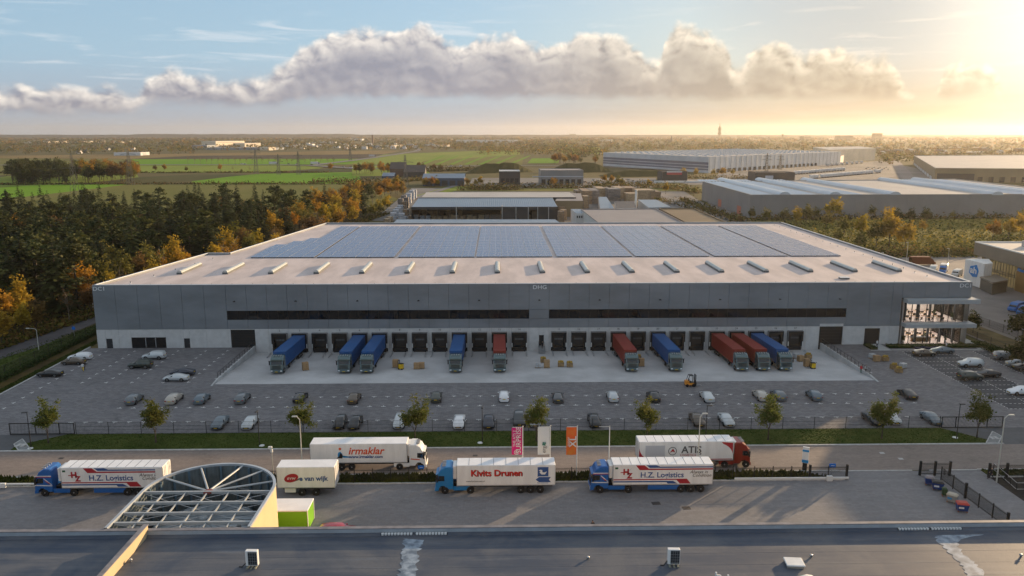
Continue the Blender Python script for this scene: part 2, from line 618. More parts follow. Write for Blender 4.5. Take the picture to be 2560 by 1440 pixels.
# cladding panels, each its own piece
gx = [fx(236) + (fx(567) - fx(236)) * k / 6 for k in range(6)]
x0 = fx(567)
step = (fx(2116) - x0) / 31
gx += [x0 + step * k for k in range(31)]
xr = fx(2116)
srt = (BX1 - xr) / 5.5
gx += [xr + srt * k for k in range(3)] + [fx(2252)] + [fx(2252) + (BX1 - fx(2252)) * k / 3 for k in (1, 2, 3)]
ZB0, ZB1, ZP = 6.35, 8.42, 4.25
pcache = {}


def panel(w, z0, z1, x):
    k = (round(w, 2), round(z0, 2), round(z1, 2))
    if k not in pcache:
        pcache[k] = MB(wall_m).bbox(.022, w - .022, 0, .20, .022, z1 - z0 - .022, .015).mesh('wall_panel')
    new('wall_panel', pcache[k], wh, (x, 0, z0))


for i in range(len(gx) - 1):
    a, w = gx[i], gx[i + 1] - gx[i]
    if w < .3: continue
    mid = a + w / 2
    if mid < x0 or (mid > xr and mid < fx(2252)): panel(w, ZP, ZR - .08, a)
    elif mid >= fx(2252) or a + w > fx(2253): panel(w, 10.75, ZR - .08, a)
    else:
        panel(w, ZB1, ZR - .08, a)
        panel(w, ZP, ZB0, a)
        if fx(1323) < mid < fx(1374):
            panel(w, ZB0, ZB1, a)
        else:
            nb = new('window', MB(black_m).box(0, w, .06, .2, 0, .08).box(0, w, .06, .2, ZB1 - ZB0 - .08, ZB1 - ZB0).box(-.04, .04, .06, .2, .08, ZB1 - ZB0 - .08).box(w / 2 - .03, w / 2 + .03, .08, .2, .08, ZB1 - ZB0 - .08).mesh('window'), wh, (a, 0, ZB0))
            for h in (0, 1):
                new('pane', MB(glass_m).box(.05 + h * w / 2, w / 2 - .04 + h * w / 2, .12, .16, .08, ZB1 - ZB0 - .08), nb)
# concrete plinth, in cast panels between the openings
doors = []          # openings in the plinth: x0, x1, z0, z1


def opening(px0, px1, pyt, z0=0.0):
    a, b = fx(px0), fx(px1)
    doors.append((a, b, z0, Q(640, pyt, FY).z))
    return a, b, doors[-1][3]


D1, D2 = fx(696), fx(1298)
DK = [D1 + (D2 - D1) * k / 12 for k in range(13)]
D3, D4 = fx(1397.5), fx(1991)
DK += [D3 + (D4 - D3) * k / 12 for k in range(13)]
DW = 1.72
o_l1 = opening(258, 274, 845)
o_win = opening(322, 409, 842)
o_l2 = opening(454, 469, 845)
o_gate = opening(573, 634, 824)
o_mid = opening(1348, 1360, 841, .0)
o_gate2 = opening(2052, 2111, 816)
o_entry = opening(2166, 2204, 828)
for d in DK: doors.append((d - DW, d + DW, DZ, 3.3))
doors.sort()
cuts = sorted(set([gx[0], fx(2252)] + [v for d in doors for v in d[:2]] + [x for x in gx if gx[0] < x < fx(2252) and not any(d[0] - .3 < x < d[1] + .3 for d in doors)]))
for a, b in zip(cuts, cuts[1:]):
    if b - a < .05: continue
    mid = (a + b) / 2
    zb = DZ - .1 if DX0 < mid < DX1 else 0
    o = [d for d in doors if d[0] - .01 <= mid <= d[1] + .01]
    sl = [(zb, ZP - .015)] if not o else [(o[0][3], ZP - .015)] + ([(zb, o[0][2])] if o[0][2] > zb + .05 else [])
    for za, zc in sl: new('plinth_panel', MB(plinth_m).bbox(.012, b - a - .012, -.05, .22, za, zc, .01), wh, (a, 0, 0))
# doors and windows in the plinth
for a, b, zt in (o_l1, o_l2):
    d = new('door', MB(dark_m).box(.05, b - a - .05, .1, .16, .02, zt - .05), wh, (a, 0, 0))
    new('handle', MB(steel_m).box(b - a - .25, b - a - .15, .04, .1, 1.0, 1.06), d)
a, b, zt = o_win
w = new('window', MB(black_m).box(0, b - a, .06, .2, 0, .1).box(0, b - a, .06, .2, zt - .1, zt).box(0, .1, .06, .2, .1, zt - .1).box(b - a - .1, b - a, .06, .2, .1, zt - .1), wh, (a, 0, 0))
for f in (.405, .69): new('mullion', MB(steel_m).box((b - a) * f - .06, (b - a) * f + .06, .05, .2, .1, zt - .1), w)
for f0, f1 in ((.01, .395), (.415, .68), (.70, .99)): new('pane', MB(glass_m).box((b - a) * f0 + .02, (b - a) * f1 - .02, .12, .16, .1, zt - .1), w)
slat_m = mat('black_roller_door', (.013, .014, .015), .5)
for a, b, zt in (o_gate, o_gate2):
    d = new('roller_door', MB(black_m).box(0, b - a, .14, .2, 0, zt), wh, (a, 0, 0))
    me = MB(slat_m).bbox(.05, b - a - .05, .07, .14, .015, zt / 7 - .015, .02).mesh('door_panel')
    for k in range(7): new('door_panel', me, d, (0, 0, zt * k / 7))
a, b, zt = o_mid
d = new('door', MB(black_m).box(.05, b - a - .05, .1, .16, .02, zt - .05), wh, (a, 0, 0))
st = MB(steel_m, dark_m)
for k in range(6): st.box(-.15, b - a + .15, -1.2 - .28 * (k + 1), -1.2 - .28 * k, -.2 - .18 * k, -.14 - .18 * k, 0)
st.box(-.15, b - a + .15, -1.2, -.06, -.06, .0, 0)
for s in (-.15, b - a + .1):
    st.box(s, s + .05, -1.2, -.06, 1.0, 1.05, 1)
    st.bar((s + .02, -1.2, 1.0), (s + .02, -2.9, -.1), .05, .05, 1)
    for k in (0, 1, 2): st.box(s, s + .04, -1.2 - .8 * k, -1.15 - .8 * k, -.06 - .5 * k, 1.0 - .5 * k, 1)
new('steps', st, wh, (a, 0, 0))
a, b, zt = o_entry
e = new('entrance', MB(black_m, glass_m).box(0, b - a, 1.6, 1.75, 0, zt, 1).box(0, .12, -.0, 1.75, 0, zt, 0).box(b - a - .12, b - a, .0, 1.75, 0, zt, 0).box(0, b - a, 0, 1.75, zt - .12, zt, 0), wh, (a, 0, 0))
for k in range(6): new('mullion', MB(black_m).box((b - a) * (k + .5) / 6 - .05, (b - a) * (k + .5) / 6 + .05, 1.5, 1.6, 0, zt - .12), e)
# loading docks: black shelter with a pale rim, dark door with a strip of panes, bumpers, leveller, number
seal_m = mat('dock_shelter_black', (.009, .009, .010), .6)
ddoor_m = mat('dock_door', (.020, .021, .023), .5)
pane_m = mat('dock_pane', (.10, .11, .12), .15, spec=.6)
num_m = mat('dark_numerals', (.03, .03, .035), .6)
rimm = MB(steel_m).box(-1.80, -1.72, -.72, -.66, .0, 3.42).box(1.72, 1.80, -.72, -.66, .0, 3.42).box(-1.80, 1.80, -.72, -.66, 3.42, 3.49).mesh('rim')
sh = MB(seal_m)
sh.box(-1.75, -1.15, -.66, -.03, .0, 3.42).box(1.15, 1.75, -.66, -.03, .0, 3.42).box(-1.15, 1.15, -.66, -.03, 2.55, 3.42)
sh.box(-1.75, 1.75, -.66, -.03, 3.42, 3.46)
sh = sh.mesh('loading_dock')
dd = MB(ddoor_m).bbox(-1.15, 1.15, .1, .2, -.1, 2.6, .02).mesh('dock_door')
dp = MB(pane_m).box(-.98, -.34, .07, .12, 1.55, 1.95).box(-.28, .28, .07, .12, 1.55, 1.95).box(.34, .98, .07, .12, 1.55, 1.95).mesh('pane_strip')
bp_m = mat('white_bumper', (.66, .67, .66), .5)
bpm = MB(bp_m).bbox(-.09, .09, -.82, -.70, .05, 1.05, .03).mesh('bumper')
lv = MB(black_m).box(-1.15, 1.15, -.45, .15, -1.0, .0).box(-1.4, -1.15, -.5, -.06, -1.1, -.2).box(1.15, 1.4, -.5, -.06, -1.1, -.2).mesh('leveller')
for i, x in enumerate(DK):
    d = new('loading_dock', sh, wh, (x, 0, -.12))
    for nm, me, lx in (('rim', rimm, 0), ('dock_door', dd, 0), ('pane_strip', dp, 0), ('bumper', bpm, -1.62), ('bumper', bpm, 1.62), ('leveller', lv, 0)):
        new(nm, me, d, (lx, 0, 0))
    text(str(i + 2), .62, num_m, 'dock_number', d, (0, -.065, 3.98))
# signs in the cladding, spot lamps
sign_m = mat('pale_letters', (.74, .76, .77), .5)
for s, px, al in (('DC1', 249.5, 'CENTER'), ('DHG', 1349, 'CENTER'), ('DC1', 2407, 'CENTER')):
    text(s, 1.25, sign_m, 'sign_lettering', wh, (fx(px) + (.35 if px < 300 else 0), -.03, ZR - .85), align=al, sx=1.15)
lampm = MB(black_m).box(-.22, .22, -.5, -.2, -.05, .1).tube((0, -.25, 0), (0, .0, .12), .05).mesh('wall_lamp')
for px in (588, 741, 895, 1047, 1198, 1348, 1498, 1649, 1798, 1947, 2096): new('wall_lamp', lampm, wh, (fx(px), 0, 10.6))
# ---- roof fittings
ra = MB(mat('white_plastic', (.78, .78, .76), .5), black_m).lathe([(.30, 0), (.26, .05), (.05, .06)], m=0, n=10).lathe([(.07, .06), (.07, .42)], m=1, n=6).mesh('roof_anchor')
xx = [fx(322) + 4.52 * k for k in range(40) if fx(322) + 4.52 * k < BX1 - 6]
pos = [(x, FY + 1.7) for x in xx]
for k in range(20):
    t = (k + 1) / 21
    pos.append((BX1 + (prb.x - BX1) * t - 5.2, FY + 4 + (prb.y - FY - 6) * t))
for k in range(6): pos.append((BX0 + 6 + k * 1.6, FY + 5 + k * 8.6))
for x, y in pos: new('roof_anchor', ra, wh, (x, y - FY, ZR - .5))
dome_m = mat('opal_dome', (.46, .48, .46), .3, spec=.6, ns=.7, na=.06)
base_m = mat('skylight_upstand', (.10, .11, .115), .5)
skx0, skx1 = P(457, 677, ZR).x, P(2240, 672, ZR).x
SL = 13.2
sk_up = MB(base_m).box(-.66, .66, 0, SL, 0, .42).mesh('upstand')
db = MB(dome_m, base_m)
ring = lambda y, r: [(r * .58 * math.cos(PI * k / 10), y, .42 + .50 * r * math.sin(PI * k / 10)) for k in range(11)]
db.rings([ring(.1, 1.0), ring(SL - .1, 1.0)], 0, False, True, False)
db.face(ring(.1, 1.0), 0)
db.face(ring(SL - .1, 1.0)[::-1], 0)
db = db.mesh('dome')
rb = MB(steel_m)
rb.rings([ring(0, 1.04), ring(.10, 1.04)], 0, False, False, False)
rb = rb.mesh('glazing_bar')
for k in range(17):
    s = new('skylight', sk_up, wh, (skx0 + (skx1 - skx0) * k / 16, P(457, 681, ZR).y - FY, ZR - .5))
    new('dome', db, s)
    for q in range(10): new('glazing_bar', rb, s, (0, .06 + q * (SL - .2) / 9, 0))
hx = P(2110, 697, ZR - .5)
h = new('roof_hatch', MB(base_m).box(-1.0, 1.0, -.7, .7, 0, .3), wh, (hx.x, hx.y - FY, hx.z))
new('lid', MB(edge_m).bbox(-1.1, 1.1, -.8, .8, .3, .42, .03), h)

# ---- solar arrays: eight fields of six columns and twenty rows of panels
def solar_mat():
    m = mat('solar_glass', (.020, .036, .155), .21, spec=.6, ns=.5, na=.10)
    return m


sol_m = solar_mat()
alu_m = mat('aluminium_frame', (.55, .57, .60), .35, .7)
ay0, ay1 = P(1240, 641, ZR - .2).y, P(1240, 564.5, ZR - .2).y
NR = 20
ry = (ay1 - ay0) / NR
cw = 2.94
pm = MB(sol_m, alu_m)
pm.box(.03, cw - .03, .06, ry - .10, .0, .05, 1)
for k in range(2): pm.quadm([(.08 + k * (cw - .10) / 2, .12, .056), (cw / 2 - .02 + k * (cw - .12) / 2, .12, .056), (cw / 2 - .02 + k * (cw - .12) / 2, ry - .30, .056), (.08 + k * (cw - .10) / 2, ry - .30, .056)], [(0, 1, 2, 3)], 0)
pm = pm.mesh('solar_panel')
fronts = [(625, 785), (790, 985), (993, 1186), (1190, 1383), (1393, 1584), (1592, 1781), (1792, 1980), (1988, 2116)]
names = ['with stepped outer columns beside the forest edge', 'second from the forest edge', 'third from the forest edge', 'behind the skylights left of the roof middle',
         'just right of the roof middle', 'third from the supermarket side', 'second from the supermarket side', 'narrow one of four columns on the supermarket side']
for i, (a, b) in enumerate(fronts):
    xa, xb = P(a, 641, ZR).x, P(b, 641, ZR).x
    nc = 4 if i == 7 else (5 if i == 0 else 6)
    cwid = (xb - xa) / nc
    arr = new('solar_array', None, None, (xa, ay0, ZR - .5), label='roof solar array ' + names[i], cat='solar array', group='solar arrays on the warehouse roof')
    tilt = R(1.0)
    rails = MB(black_m)
    for c in range(nc):
        nr = NR
        if i == 0: nr = (7, 9, 11, NR, NR)[c]
        rails.box(c * cwid + .2, c * cwid + .3, 0, nr * ry, .03, .22)
        rails.box((c + 1) * cwid - .3, (c + 1) * cwid - .2, 0, nr * ry, .03, .22)
        for r in range(nr):
            o = new('solar_panel', pm, arr, (c * cwid, r * ry, .22))
            o.scale = (cwid / cw, 1, 1)
            o.rotation_euler = (R(random.uniform(-.10, .10)), R(random.uniform(-.12, .12)), 0)
    new('rail', rails, arr)
# ------------------------------------------------------------------ office corner of the warehouse
slab_m = mat('canopy_panel', (.36, .385, .40), .5, ns=.5, na=.06)
clear_m = bpy.data.materials.new('clear_glass')
clear_m.use_nodes = True
nt = clear_m.node_tree
tr, gl, mx = nt.nodes.new('ShaderNodeBsdfTransparent'), nt.nodes.new('ShaderNodeBsdfGlossy'), nt.nodes.new('ShaderNodeMixShader')
gl.inputs['Roughness'].default_value = .03
tr.inputs[0].default_value = (.86, .9, .9, 1)
fr = nt.nodes.new('ShaderNodeFresnel')
fr.inputs[0].default_value = 1.5
nt.links.new(fr.outputs[0], mx.inputs[0])
nt.links.new(tr.outputs[0], mx.inputs[1])
nt.links.new(gl.outputs[0], mx.inputs[2])
nt.links.new(mx.outputs[0], nt.nodes['Material Output'].inputs[0])
ofloor_m = mat('office_floor', (.62, .50, .46), .45, ns=.4, na=.05)
owall_m = mat('office_wall', (.60, .52, .47), .8)
light_m = mat('ceiling_light', (.9, .85, .8), .5, emit=(1, .86, .76, 34.0))
OX0, OX1, OD = fx(2260), 105.6, 11.5
for z0, z1, nm, x1 in ((4.25, 5.15, 'canopy', 107.7), (9.75, 10.72, 'canopy', 108.0)):
    c = new(nm, MB(slab_m).box(OX0 - .3, x1 - .2, -2.1, OD, z0 + .05, z1 - .03), wh)
    me = MB(slab_m).bbox(.01, 2.08, -2.2, -2.1, z0, z1, .02).mesh('fascia_panel')
    for k in range(8): new('fascia_panel', me, c, (OX0 - .5 + k * (x1 - OX0 + .4) / 8, 0, 0))
    new('fascia_panel', MB(slab_m).bbox(x1 - .2, x1 - .1, -2.09, OD, z0, z1, .02), c)
new('office_floor', MB(ofloor_m).box(OX0, OX1, .3, OD, -.05, .03), wh)
new('office_floor', MB(ofloor_m).box(OX0 + .05, OX1 - .05, -.1, OD, 5.14, 5.19), wh)
ow = MB(owall_m)
ow.box(OX0 - .2, OX0, .25, OD, 0, 9.8).box(OX0, OX1, OD, OD + .2, 0, 4.2).box(OX0, OX1, OD, OD + .2, 5.2, 9.7)
new('office_wall', ow, wh)
for z0, z1, yf in ((.05, 4.22, .30), (5.2, 9.74, -.05)):
    g = new('office_glazing', MB(clear_m).box(OX0 + .02, OX1, yf, yf + .04, z0, z1), wh)
    new('pane', MB(clear_m).box(OX1, OX1 + .04, yf, OD, z0, z1), g)
    mu = MB(black_m).bbox(-.06, .06, yf - .10, yf + .10, z0, z1, .02).mesh('mullion')
    for k in range(9): new('mullion', mu, g, (OX0 + .05 + (OX1 - OX0 - .05) * k / 8, 0, 0))
    mu2 = MB(black_m).box(-.08, .12, -.05, .05, z0, z1).mesh('mullion')
    for k in range(1, 6): new('mullion', mu2, g, (OX1, yf + (OD - yf) * k / 5, 0))
    pl = MB(mat('dark_column', (.07, .075, .085), .5)).bbox(-.2, .2, -.2, .2, z0, z1, .04).mesh('column')
    for k in range(5):
        for yy in (1.6, 6.6): new('column', pl, g, (OX0 + 1.0 + k * 2.9, yy, 0))
    lp = MB(light_m).box(-.9, .9, -.15, .15, z1 - .1, z1 - .05).mesh('ceiling_light')
    for k in range(4):
        for yy in (2.5, 5.5, 8.5): new('ceiling_light', lp, g, (OX0 + 2 + k * 3.1, yy, 0))
# desks, chairs and plants behind the office glass
wood_m = mat('desk_wood', (.30, .17, .08), .5, ns=2, na=.2, world=False)
chair_m = mat('dark_upholstery', (.03, .03, .035), .7)
leaf1 = leafmat('green_leaves', (.020, .035, .010), (.05, .075, .02), .3, 1.5)
desk = MB(wood_m, black_m).bbox(-.8, .8, -.4, .4, .70, .75, .01)
for sx in (-.72, .68):
    for sy in (-.34, .30): desk.box(sx, sx + .05, sy, sy + .05, 0, .7, 1)
desk = desk.mesh('desk_top')
scr = MB(black_m).box(-.3, .3, .12, .16, .85, 1.2).box(-.12, .12, .06, .22, .75, .78).box(-.02, .02, .12, .16, .78, .9).mesh('screen')
seat = MB(chair_m).bbox(-.24, .24, -.24, .24, .42, .50, .03).bbox(-.22, .22, .2, .27, .5, 1.0, .03).mesh('seat')
leg = MB(steel_m).tube((0, 0, .05), (0, 0, .42), .03).box(-.28, .28, -.03, .03, .02, .07).box(-.03, .03, -.28, .28, .02, .07).mesh('leg')
ORD = ['first', 'second', 'third', 'fourth', 'fifth', 'sixth', 'seventh', 'eighth', 'ninth', 'tenth']
for fl, z in (('upper', 5.19), ('ground', .03)):
    k = 0
    for yy in (1.3, 3.2, 5.6, 8.0):
        for i in range(4):
            k += 1
            if fl == 'ground' and yy < 3: continue
            x = OX0 + 1.7 + i * 2.5 + (.7 if yy > 5 else 0)
            row = {1.3: 'front', 3.2: 'second', 5.6: 'third', 8.0: 'rear'}[yy]
            stamp('office_desk', [('desk_top', desk, (0, 0, 0), [('screen', scr, (0, 0, 0), [])])], (x, FY + yy, z), 0, 'brown wooden desk, %s from the entrance in the %s row, %s floor office' % (ORD[i], row, fl), 'desk', 'desks in the %s floor office' % fl)
            stamp('office_chair', [('seat', seat, (0, 0, 0), []), ('leg', leg, (0, 0, 0), [])], (x + .1, FY + yy - .75, z), PI + random.uniform(-.5, .5), 'dark swivel chair at the %s desk of the %s row, %s floor office' % (ORD[i], row, fl), 'chair', 'chairs in the %s floor office' % fl)
bar = MB(chair_m, wood_m).bbox(-2.4, 2.4, -.5, .5, .95, 1.05, .03, 0).box(-2.1, 2.1, -.3, .3, 0, .95, 1)
new('reception_bar', bar, None, (OX0 + 5.6, FY + 2.3, .03), label='long dark table standing in the front of the ground floor office', cat='table')
def bushy(rng, n, r, h, size, m, lob=5):
    """leaf faces spread through a lobed crown of radius r and height h above z 0"""
    b = MB(m)
    ls = [(rng.gauss(0, .38) * r, rng.gauss(0, .38) * r, h * rng.uniform(.25, .8), rng.uniform(.35, .62)) for _ in range(lob)]
    for _ in range(n):
        lx, ly, lz, lr = rng.choice(ls)
        d = Vector((rng.gauss(0, 1), rng.gauss(0, 1), rng.gauss(0, 1))).normalized() * (rng.random() ** .45)
        p = Vector((lx + d.x * r * lr, ly + d.y * r * lr, max(.02 * h, lz + d.z * h * .5 * lr)))
        a = Vector((rng.gauss(0, 1), rng.gauss(0, 1), rng.gauss(0, .7))).normalized()
        c = a.orthogonal().normalized()
        s = size * rng.uniform(.6, 1.4)
        b.face([p - a * s, p + c * s * .7, p + a * s, p - c * s * .7])
    return b


prng = random.Random(5)
pf = bushy(prng, 160, .45, 1.4, .12, leaf1).mesh('foliage')
pot = MB(slab_m).lathe([(.18, 0), (.25, .45), (.22, .45)], n=10).mesh('pot')
for x, y, z, w in ((1.0, 1.0, .03, 'beside the first pane of the ground floor office'), (7.6, 3.9, .03, 'in the middle of the ground floor office'), (10.8, 1.2, .03, 'near the corner of the ground floor office'), (9.4, 4.4, 5.19, 'among the upper floor desks'), (12.3, 2.0, 5.19, 'near the corner of the upper floor office')):
    stamp('potted_plant', [('pot', pot, (0, 0, 0), []), ('foliage', pf, (0, 0, .45), [])], (OX0 + x, FY + y, z), 0, 'green potted plant ' + w, 'plant', 'potted plants in the office')

# low hedges and path at the entrance
hedge_m = leafmat('hedge_leaves', (.016, .028, .006), (.036, .056, .010), .2, 1.2)
lav_m = leafmat('lavender_leaves', (.03, .032, .055), (.05, .055, .08), .2, 1.2)
def hedge(x0, x1, y0, y1, h, label, m, dens=26):
    rng = random.Random(int(x0 * 10))
    b = MB(m)
    b.bbox(x0 + .1, x1 - .1, y0 + .1, y1 - .1, 0, h * .85, .1)
    for _ in range(int((x1 - x0) * (y1 - y0) * dens)):
        p = Vector((rng.uniform(x0, x1), rng.uniform(y0, y1), h * rng.uniform(.55, 1.05)))
        a = Vector((rng.gauss(0, 1), rng.gauss(0, 1), rng.gauss(0, .7))).normalized()
        c = a.orthogonal().normalized()
        b.face([p - a * .14, p + c * .1, p + a * .14, p - c * .1])
    c = ((x0 + x1) / 2, (y0 + y1) / 2)
    b.v = [(v[0] - c[0], v[1] - c[1], v[2]) for v in b.v]
    new('hedge', b, None, (*c, 0), label=label, cat='hedge')


e0, e1 = fx(2166), fx(2204)
hedge(e0 - .6, e0 + 1.1, 165.4, 169.6, .55, 'short clipped hedge beside the office entrance path', hedge_m)
hedge(e1 + .6, 108.2, 166.6, 168.6, .65, 'long clipped hedge in front of the ground floor office glass', hedge_m)
hedge(e1 + 6, e1 + 13, 165.6, 166.6, .5, 'bluish lavender bed before the office hedge', lav_m)
sheet('entrance_path', [[(e0 + 1.2, 165), (e1 + .4, 165), (e1 + .4, FY + 1.5), (e0 + 1.2, FY + 1.5)]], .02, conc_m)
kb = MB(kerb_m)
kb.box(e1 + .5, 110, 165.15, 165.4, 0, .12).box(e0 - .8, e0 + 1.1, 165.0, 165.2, 0, .12)
new('kerb', kb, kind='structure')

# retaining walls and railings of the sunken loading yard
for x, s, lb in ((DX0, -1, 'beside the west car park'), (DX1, 1, 'beside the pallet stacks and the office')):
    rw = MB(conc_m)
    q = [(x, DY0 - 1.0, -.05), (x, FY - .05, DZ - .1), (x, FY - .05, .42), (x, DY0 + 2.2, .42), (x, DY0 - 1.0, .05)]
    rw.rings([[(px, py, pz) for px, py, pz in q], [(px + s * .35, py, pz) for px, py, pz in q]], 0, True, False)
    rw.v = [(v[0] - x, v[1] - 157, v[2]) for v in rw.v]
    new('retaining_wall', rw, None, (x, 157, 0), label='low concrete retaining wall of the loading yard ' + lb, cat='wall', group='retaining walls of the loading yard')
    r = new('railing', None, None, (x + s * .18, 157, .42), label='dark steel railing on the retaining wall ' + lb, cat='railing', group='railings of the loading yard')
    post = MB(black_m).box(-.035, .035, -.035, .035, 0, 1.05).mesh('post')
    for k in range(15): new('post', post, r, (0, -10.5 + k * 23.4 / 14, 0))
    new('rail', MB(black_m).box(-.035, .035, -10.5, 12.9, 1.05, 1.11).box(-.02, .02, -10.5, 12.9, .5, .54), r)

# wheel guides at the docks
ONES = 'zero one two three four five six seven eight nine ten eleven twelve thirteen fourteen fifteen sixteen seventeen eighteen nineteen'.split()
NUMW = ONES + ['twenty'] + ['twenty-' + w for w in ONES[1:10]]
wg = MB(steel_m)
pts = [(0, 0, 0), (0, 0, .28), (0, -.3, .42), (0, -2.6, .42), (.12, -3.0, .36), (.2, -3.1, 0)]
for a, b in zip(pts, pts[1:]): wg.tube(a, b, .09, n=6)
wg = wg.mesh('wheel_guide')
for i, d in enumerate(DK):
    for s in (-1, 1):
        o = new('wheel_guide', wg, None, (d + s * 1.5, FY - 2.2, DZ + .06), label='galvanised wheel guide %s dock %s' % ('on the office side of' if s > 0 else 'on the forest side of', NUMW[i + 2]), cat='wheel guide', group='wheel guides before the loading docks')
        o.rotation_euler = (R(2.3), 0, 0)
        if s < 0: o.scale = (-1, 1, 1)

# painted marks of the car park
mk = MB(white_m)
def tee(x, y, ang, up):
    ca, sa = math.cos(ang), math.sin(ang)
    for hx, hy, oy in ((.42, .065, 0), (.065, .24, .24 * up)):
        mk.obox((x - oy * sa, y + oy * ca, .008), hx, hy, .003, ang)


XL = P(300, 1020).x
k = 0
xA0, xB0 = P(175, 1057).x, P(300, 1019.5).x
while xA0 + k * 2.42 < P(2345, 1043).x:
    tee(xA0 + k * 2.42, P(1000, 1050).y, 0, -1)
    k += 1
k = 0
while xB0 + k * 2.42 < P(2310, 1008).x:
    tee(xB0 + k * 2.42, P(1000, 1016).y, 0, 1)
    if k > 7: tee(xB0 + k * 2.42, P(1000, 991).y, 0, -1)
    k += 1
for (za, zb, n), up in ((((45, 962), (1062, 395), 14), 1), (((818, 707), (1340, 393), 9), -1), (((1065, 706), (1560, 393), 9), 1), (((1315, 705), (1775, 390), 9), -1),
                        (((1638, 705), (2058, 390), 9), 1), (((1880, 702), (2270, 388), 9), -1), (((2168, 665), (2487, 390), 7), 1)):
    a, b = P(za[0] / 4, 780 + za[1] / 4), P(zb[0] / 4, 780 + zb[1] / 4)
    xm = (a.x + b.x) / 2
    for k in range(n): tee(xm, a.y + (b.y - a.y) * k / (n - 1), PI / 2, up)
for k in range(4): tee(DX1 + 1.7, 149 + 5.2 * k, PI / 2, 1)
new('road_markings', mk, kind='structure')
sheet('parking_bays', [[(89.1, 127.6), (99.6, 127.6), (99.6, 164.2), (89.1, 164.2)], [(104.8, 127.6), (109.6, 127.6), (109.6, 164.2), (104.8, 164.2)]], .005, bay_m)
ds = MB(white_m)
def dash(x0, y0, x1, y1):
    L = math.hypot(x1 - x0, y1 - y0)
    n = int(L / .8)
    a = math.atan2(y1 - y0, x1 - x0)
    for k in range(n):
        t = (k + .5) / n
        ds.obox((x0 + (x1 - x0) * t, y0 + (y1 - y0) * t, .011), .22, .05, .002, a)


for x in (89.1, 94.3, 99.6, 104.8): dash(x, 127.6, x, 164.2)
for k in range(15):
    y = 127.6 + k * 36.6 / 14
    dash(89.1, y, 99.6, y)
    dash(104.8, y, 109.6, y)
new('road_markings', ds, kind='structure')
mh = MB(mat('manhole', (.05, .045, .045), .7), kerb_m)
for px, py, w in ((1640, 1258.5, .55), (1716, 1270, .5)): mh.obox((*P(px, py)[:2], .012), w, .42, .006, .1, 0)
for px, py in ((2205, 1132.5), (2252, 1147), (153, 1146), (1188, 1139)): mh.obox((*P(px, py)[:2], .012), .35, .3, .006, 0, 1 if px > 2000 else 0)
new('manhole_covers', mh, kind='structure')

# ------------------------------------------------------------------ the front fence, gates, lamps, plaques
fence_m = mat('black_fence_wire', (.012, .013, .014), .5)
post_me = MB(fence_m).box(-.04, .04, -.04, .04, 0, 2.05).mesh('post')
FW_ = 5.02
wp = MB(fence_m)
for k in range(1, 26): wp.box(k * FW_ / 26 - .011, k * FW_ / 26 + .011, -.012, .012, .05, 1.95)
for z in (.08, .7, 1.3, 1.95): wp.box(.04, FW_ - .04, -.02, .02, z - .012, z + .012)
wp = wp.mesh('mesh_panel')
fnc = new('fence', None, None, (-67.2, FE, 0), label='long black wire mesh fence between car park and grass verge', cat='fence')
nf = 28
for k in range(nf):
    new('post', post_me, fnc, (k * 139.2 / (nf - 1), 0, 0))
    if k < nf - 1: new('mesh_panel', wp, fnc, (k * 139.2 / (nf - 1), 0, 0), scale=(139.2 / (nf - 1) / FW_, 1, 1))
for x0, x1, lb in ((-77.5, -67.4, 'at the forest end of the front fence'), (72.2, 82.2, 'at the supermarket end of the front fence')):
    g = new('sliding_gate', None, None, (x0, FE - .12, 0), label='black sliding gate of slanted bars ' + lb, cat='gate', group='sliding gates of the car park')
    L = x1 - x0
    fr_ = MB(fence_m)
    fr_.box(0, L, -.06, .06, .08, .22).box(0, L, -.06, .06, 1.88, 2.0)
    for f in (0, .23 if x0 > 0 else .77, 1, .75 if x0 > 0 else .4): fr_.box(L * f - .05, L * f + .05, -.06, .06, .08, 2.0)
    new('gate_frame', fr_, g)
    bars = MB(fence_m).bar((0, 0, .2), (.22, 0, 1.9), .025, .025).mesh('bar')
    for k in range(int(L / .22)): new('bar', bars, g, (k * .22, 0, 0))
# lot lamps: black post with one flat head
lp_parts = [('post', MB(black_m).tube((0, 0, 0), (0, 0, 5.7), .075, .05).mesh('post'), (0, 0, 0), []),
            ('lamp_head', MB(black_m).bbox(-.75, .12, -.16, .16, 5.6, 5.72, .03).mesh('lamp_head'), (0, 0, 0), []),
            ('base_disc', MB(bp_m).lathe([(.42, 0), (.40, .07), (.10, .08)], n=14).mesh('base_disc'), (0, -.35, 0), [])]
for px, py, rz, w in ((78, 1119, .2, 'beside the forest end gate'), (649, 1114, 1.5, 'second along the front verge from the forest end'), (1206, 1107, -1.5, 'in the middle of the front verge'),
                      (1764, 1100, PI, 'behind the big red and white lorry'), (2391, 1096, PI, 'beside the supermarket end gate')):
    stamp('lot_lamp', lp_parts, P(px, py, .07), rz, 'black car park lamp post ' + w, 'street lamp', 'car park lamp posts on the front verge')
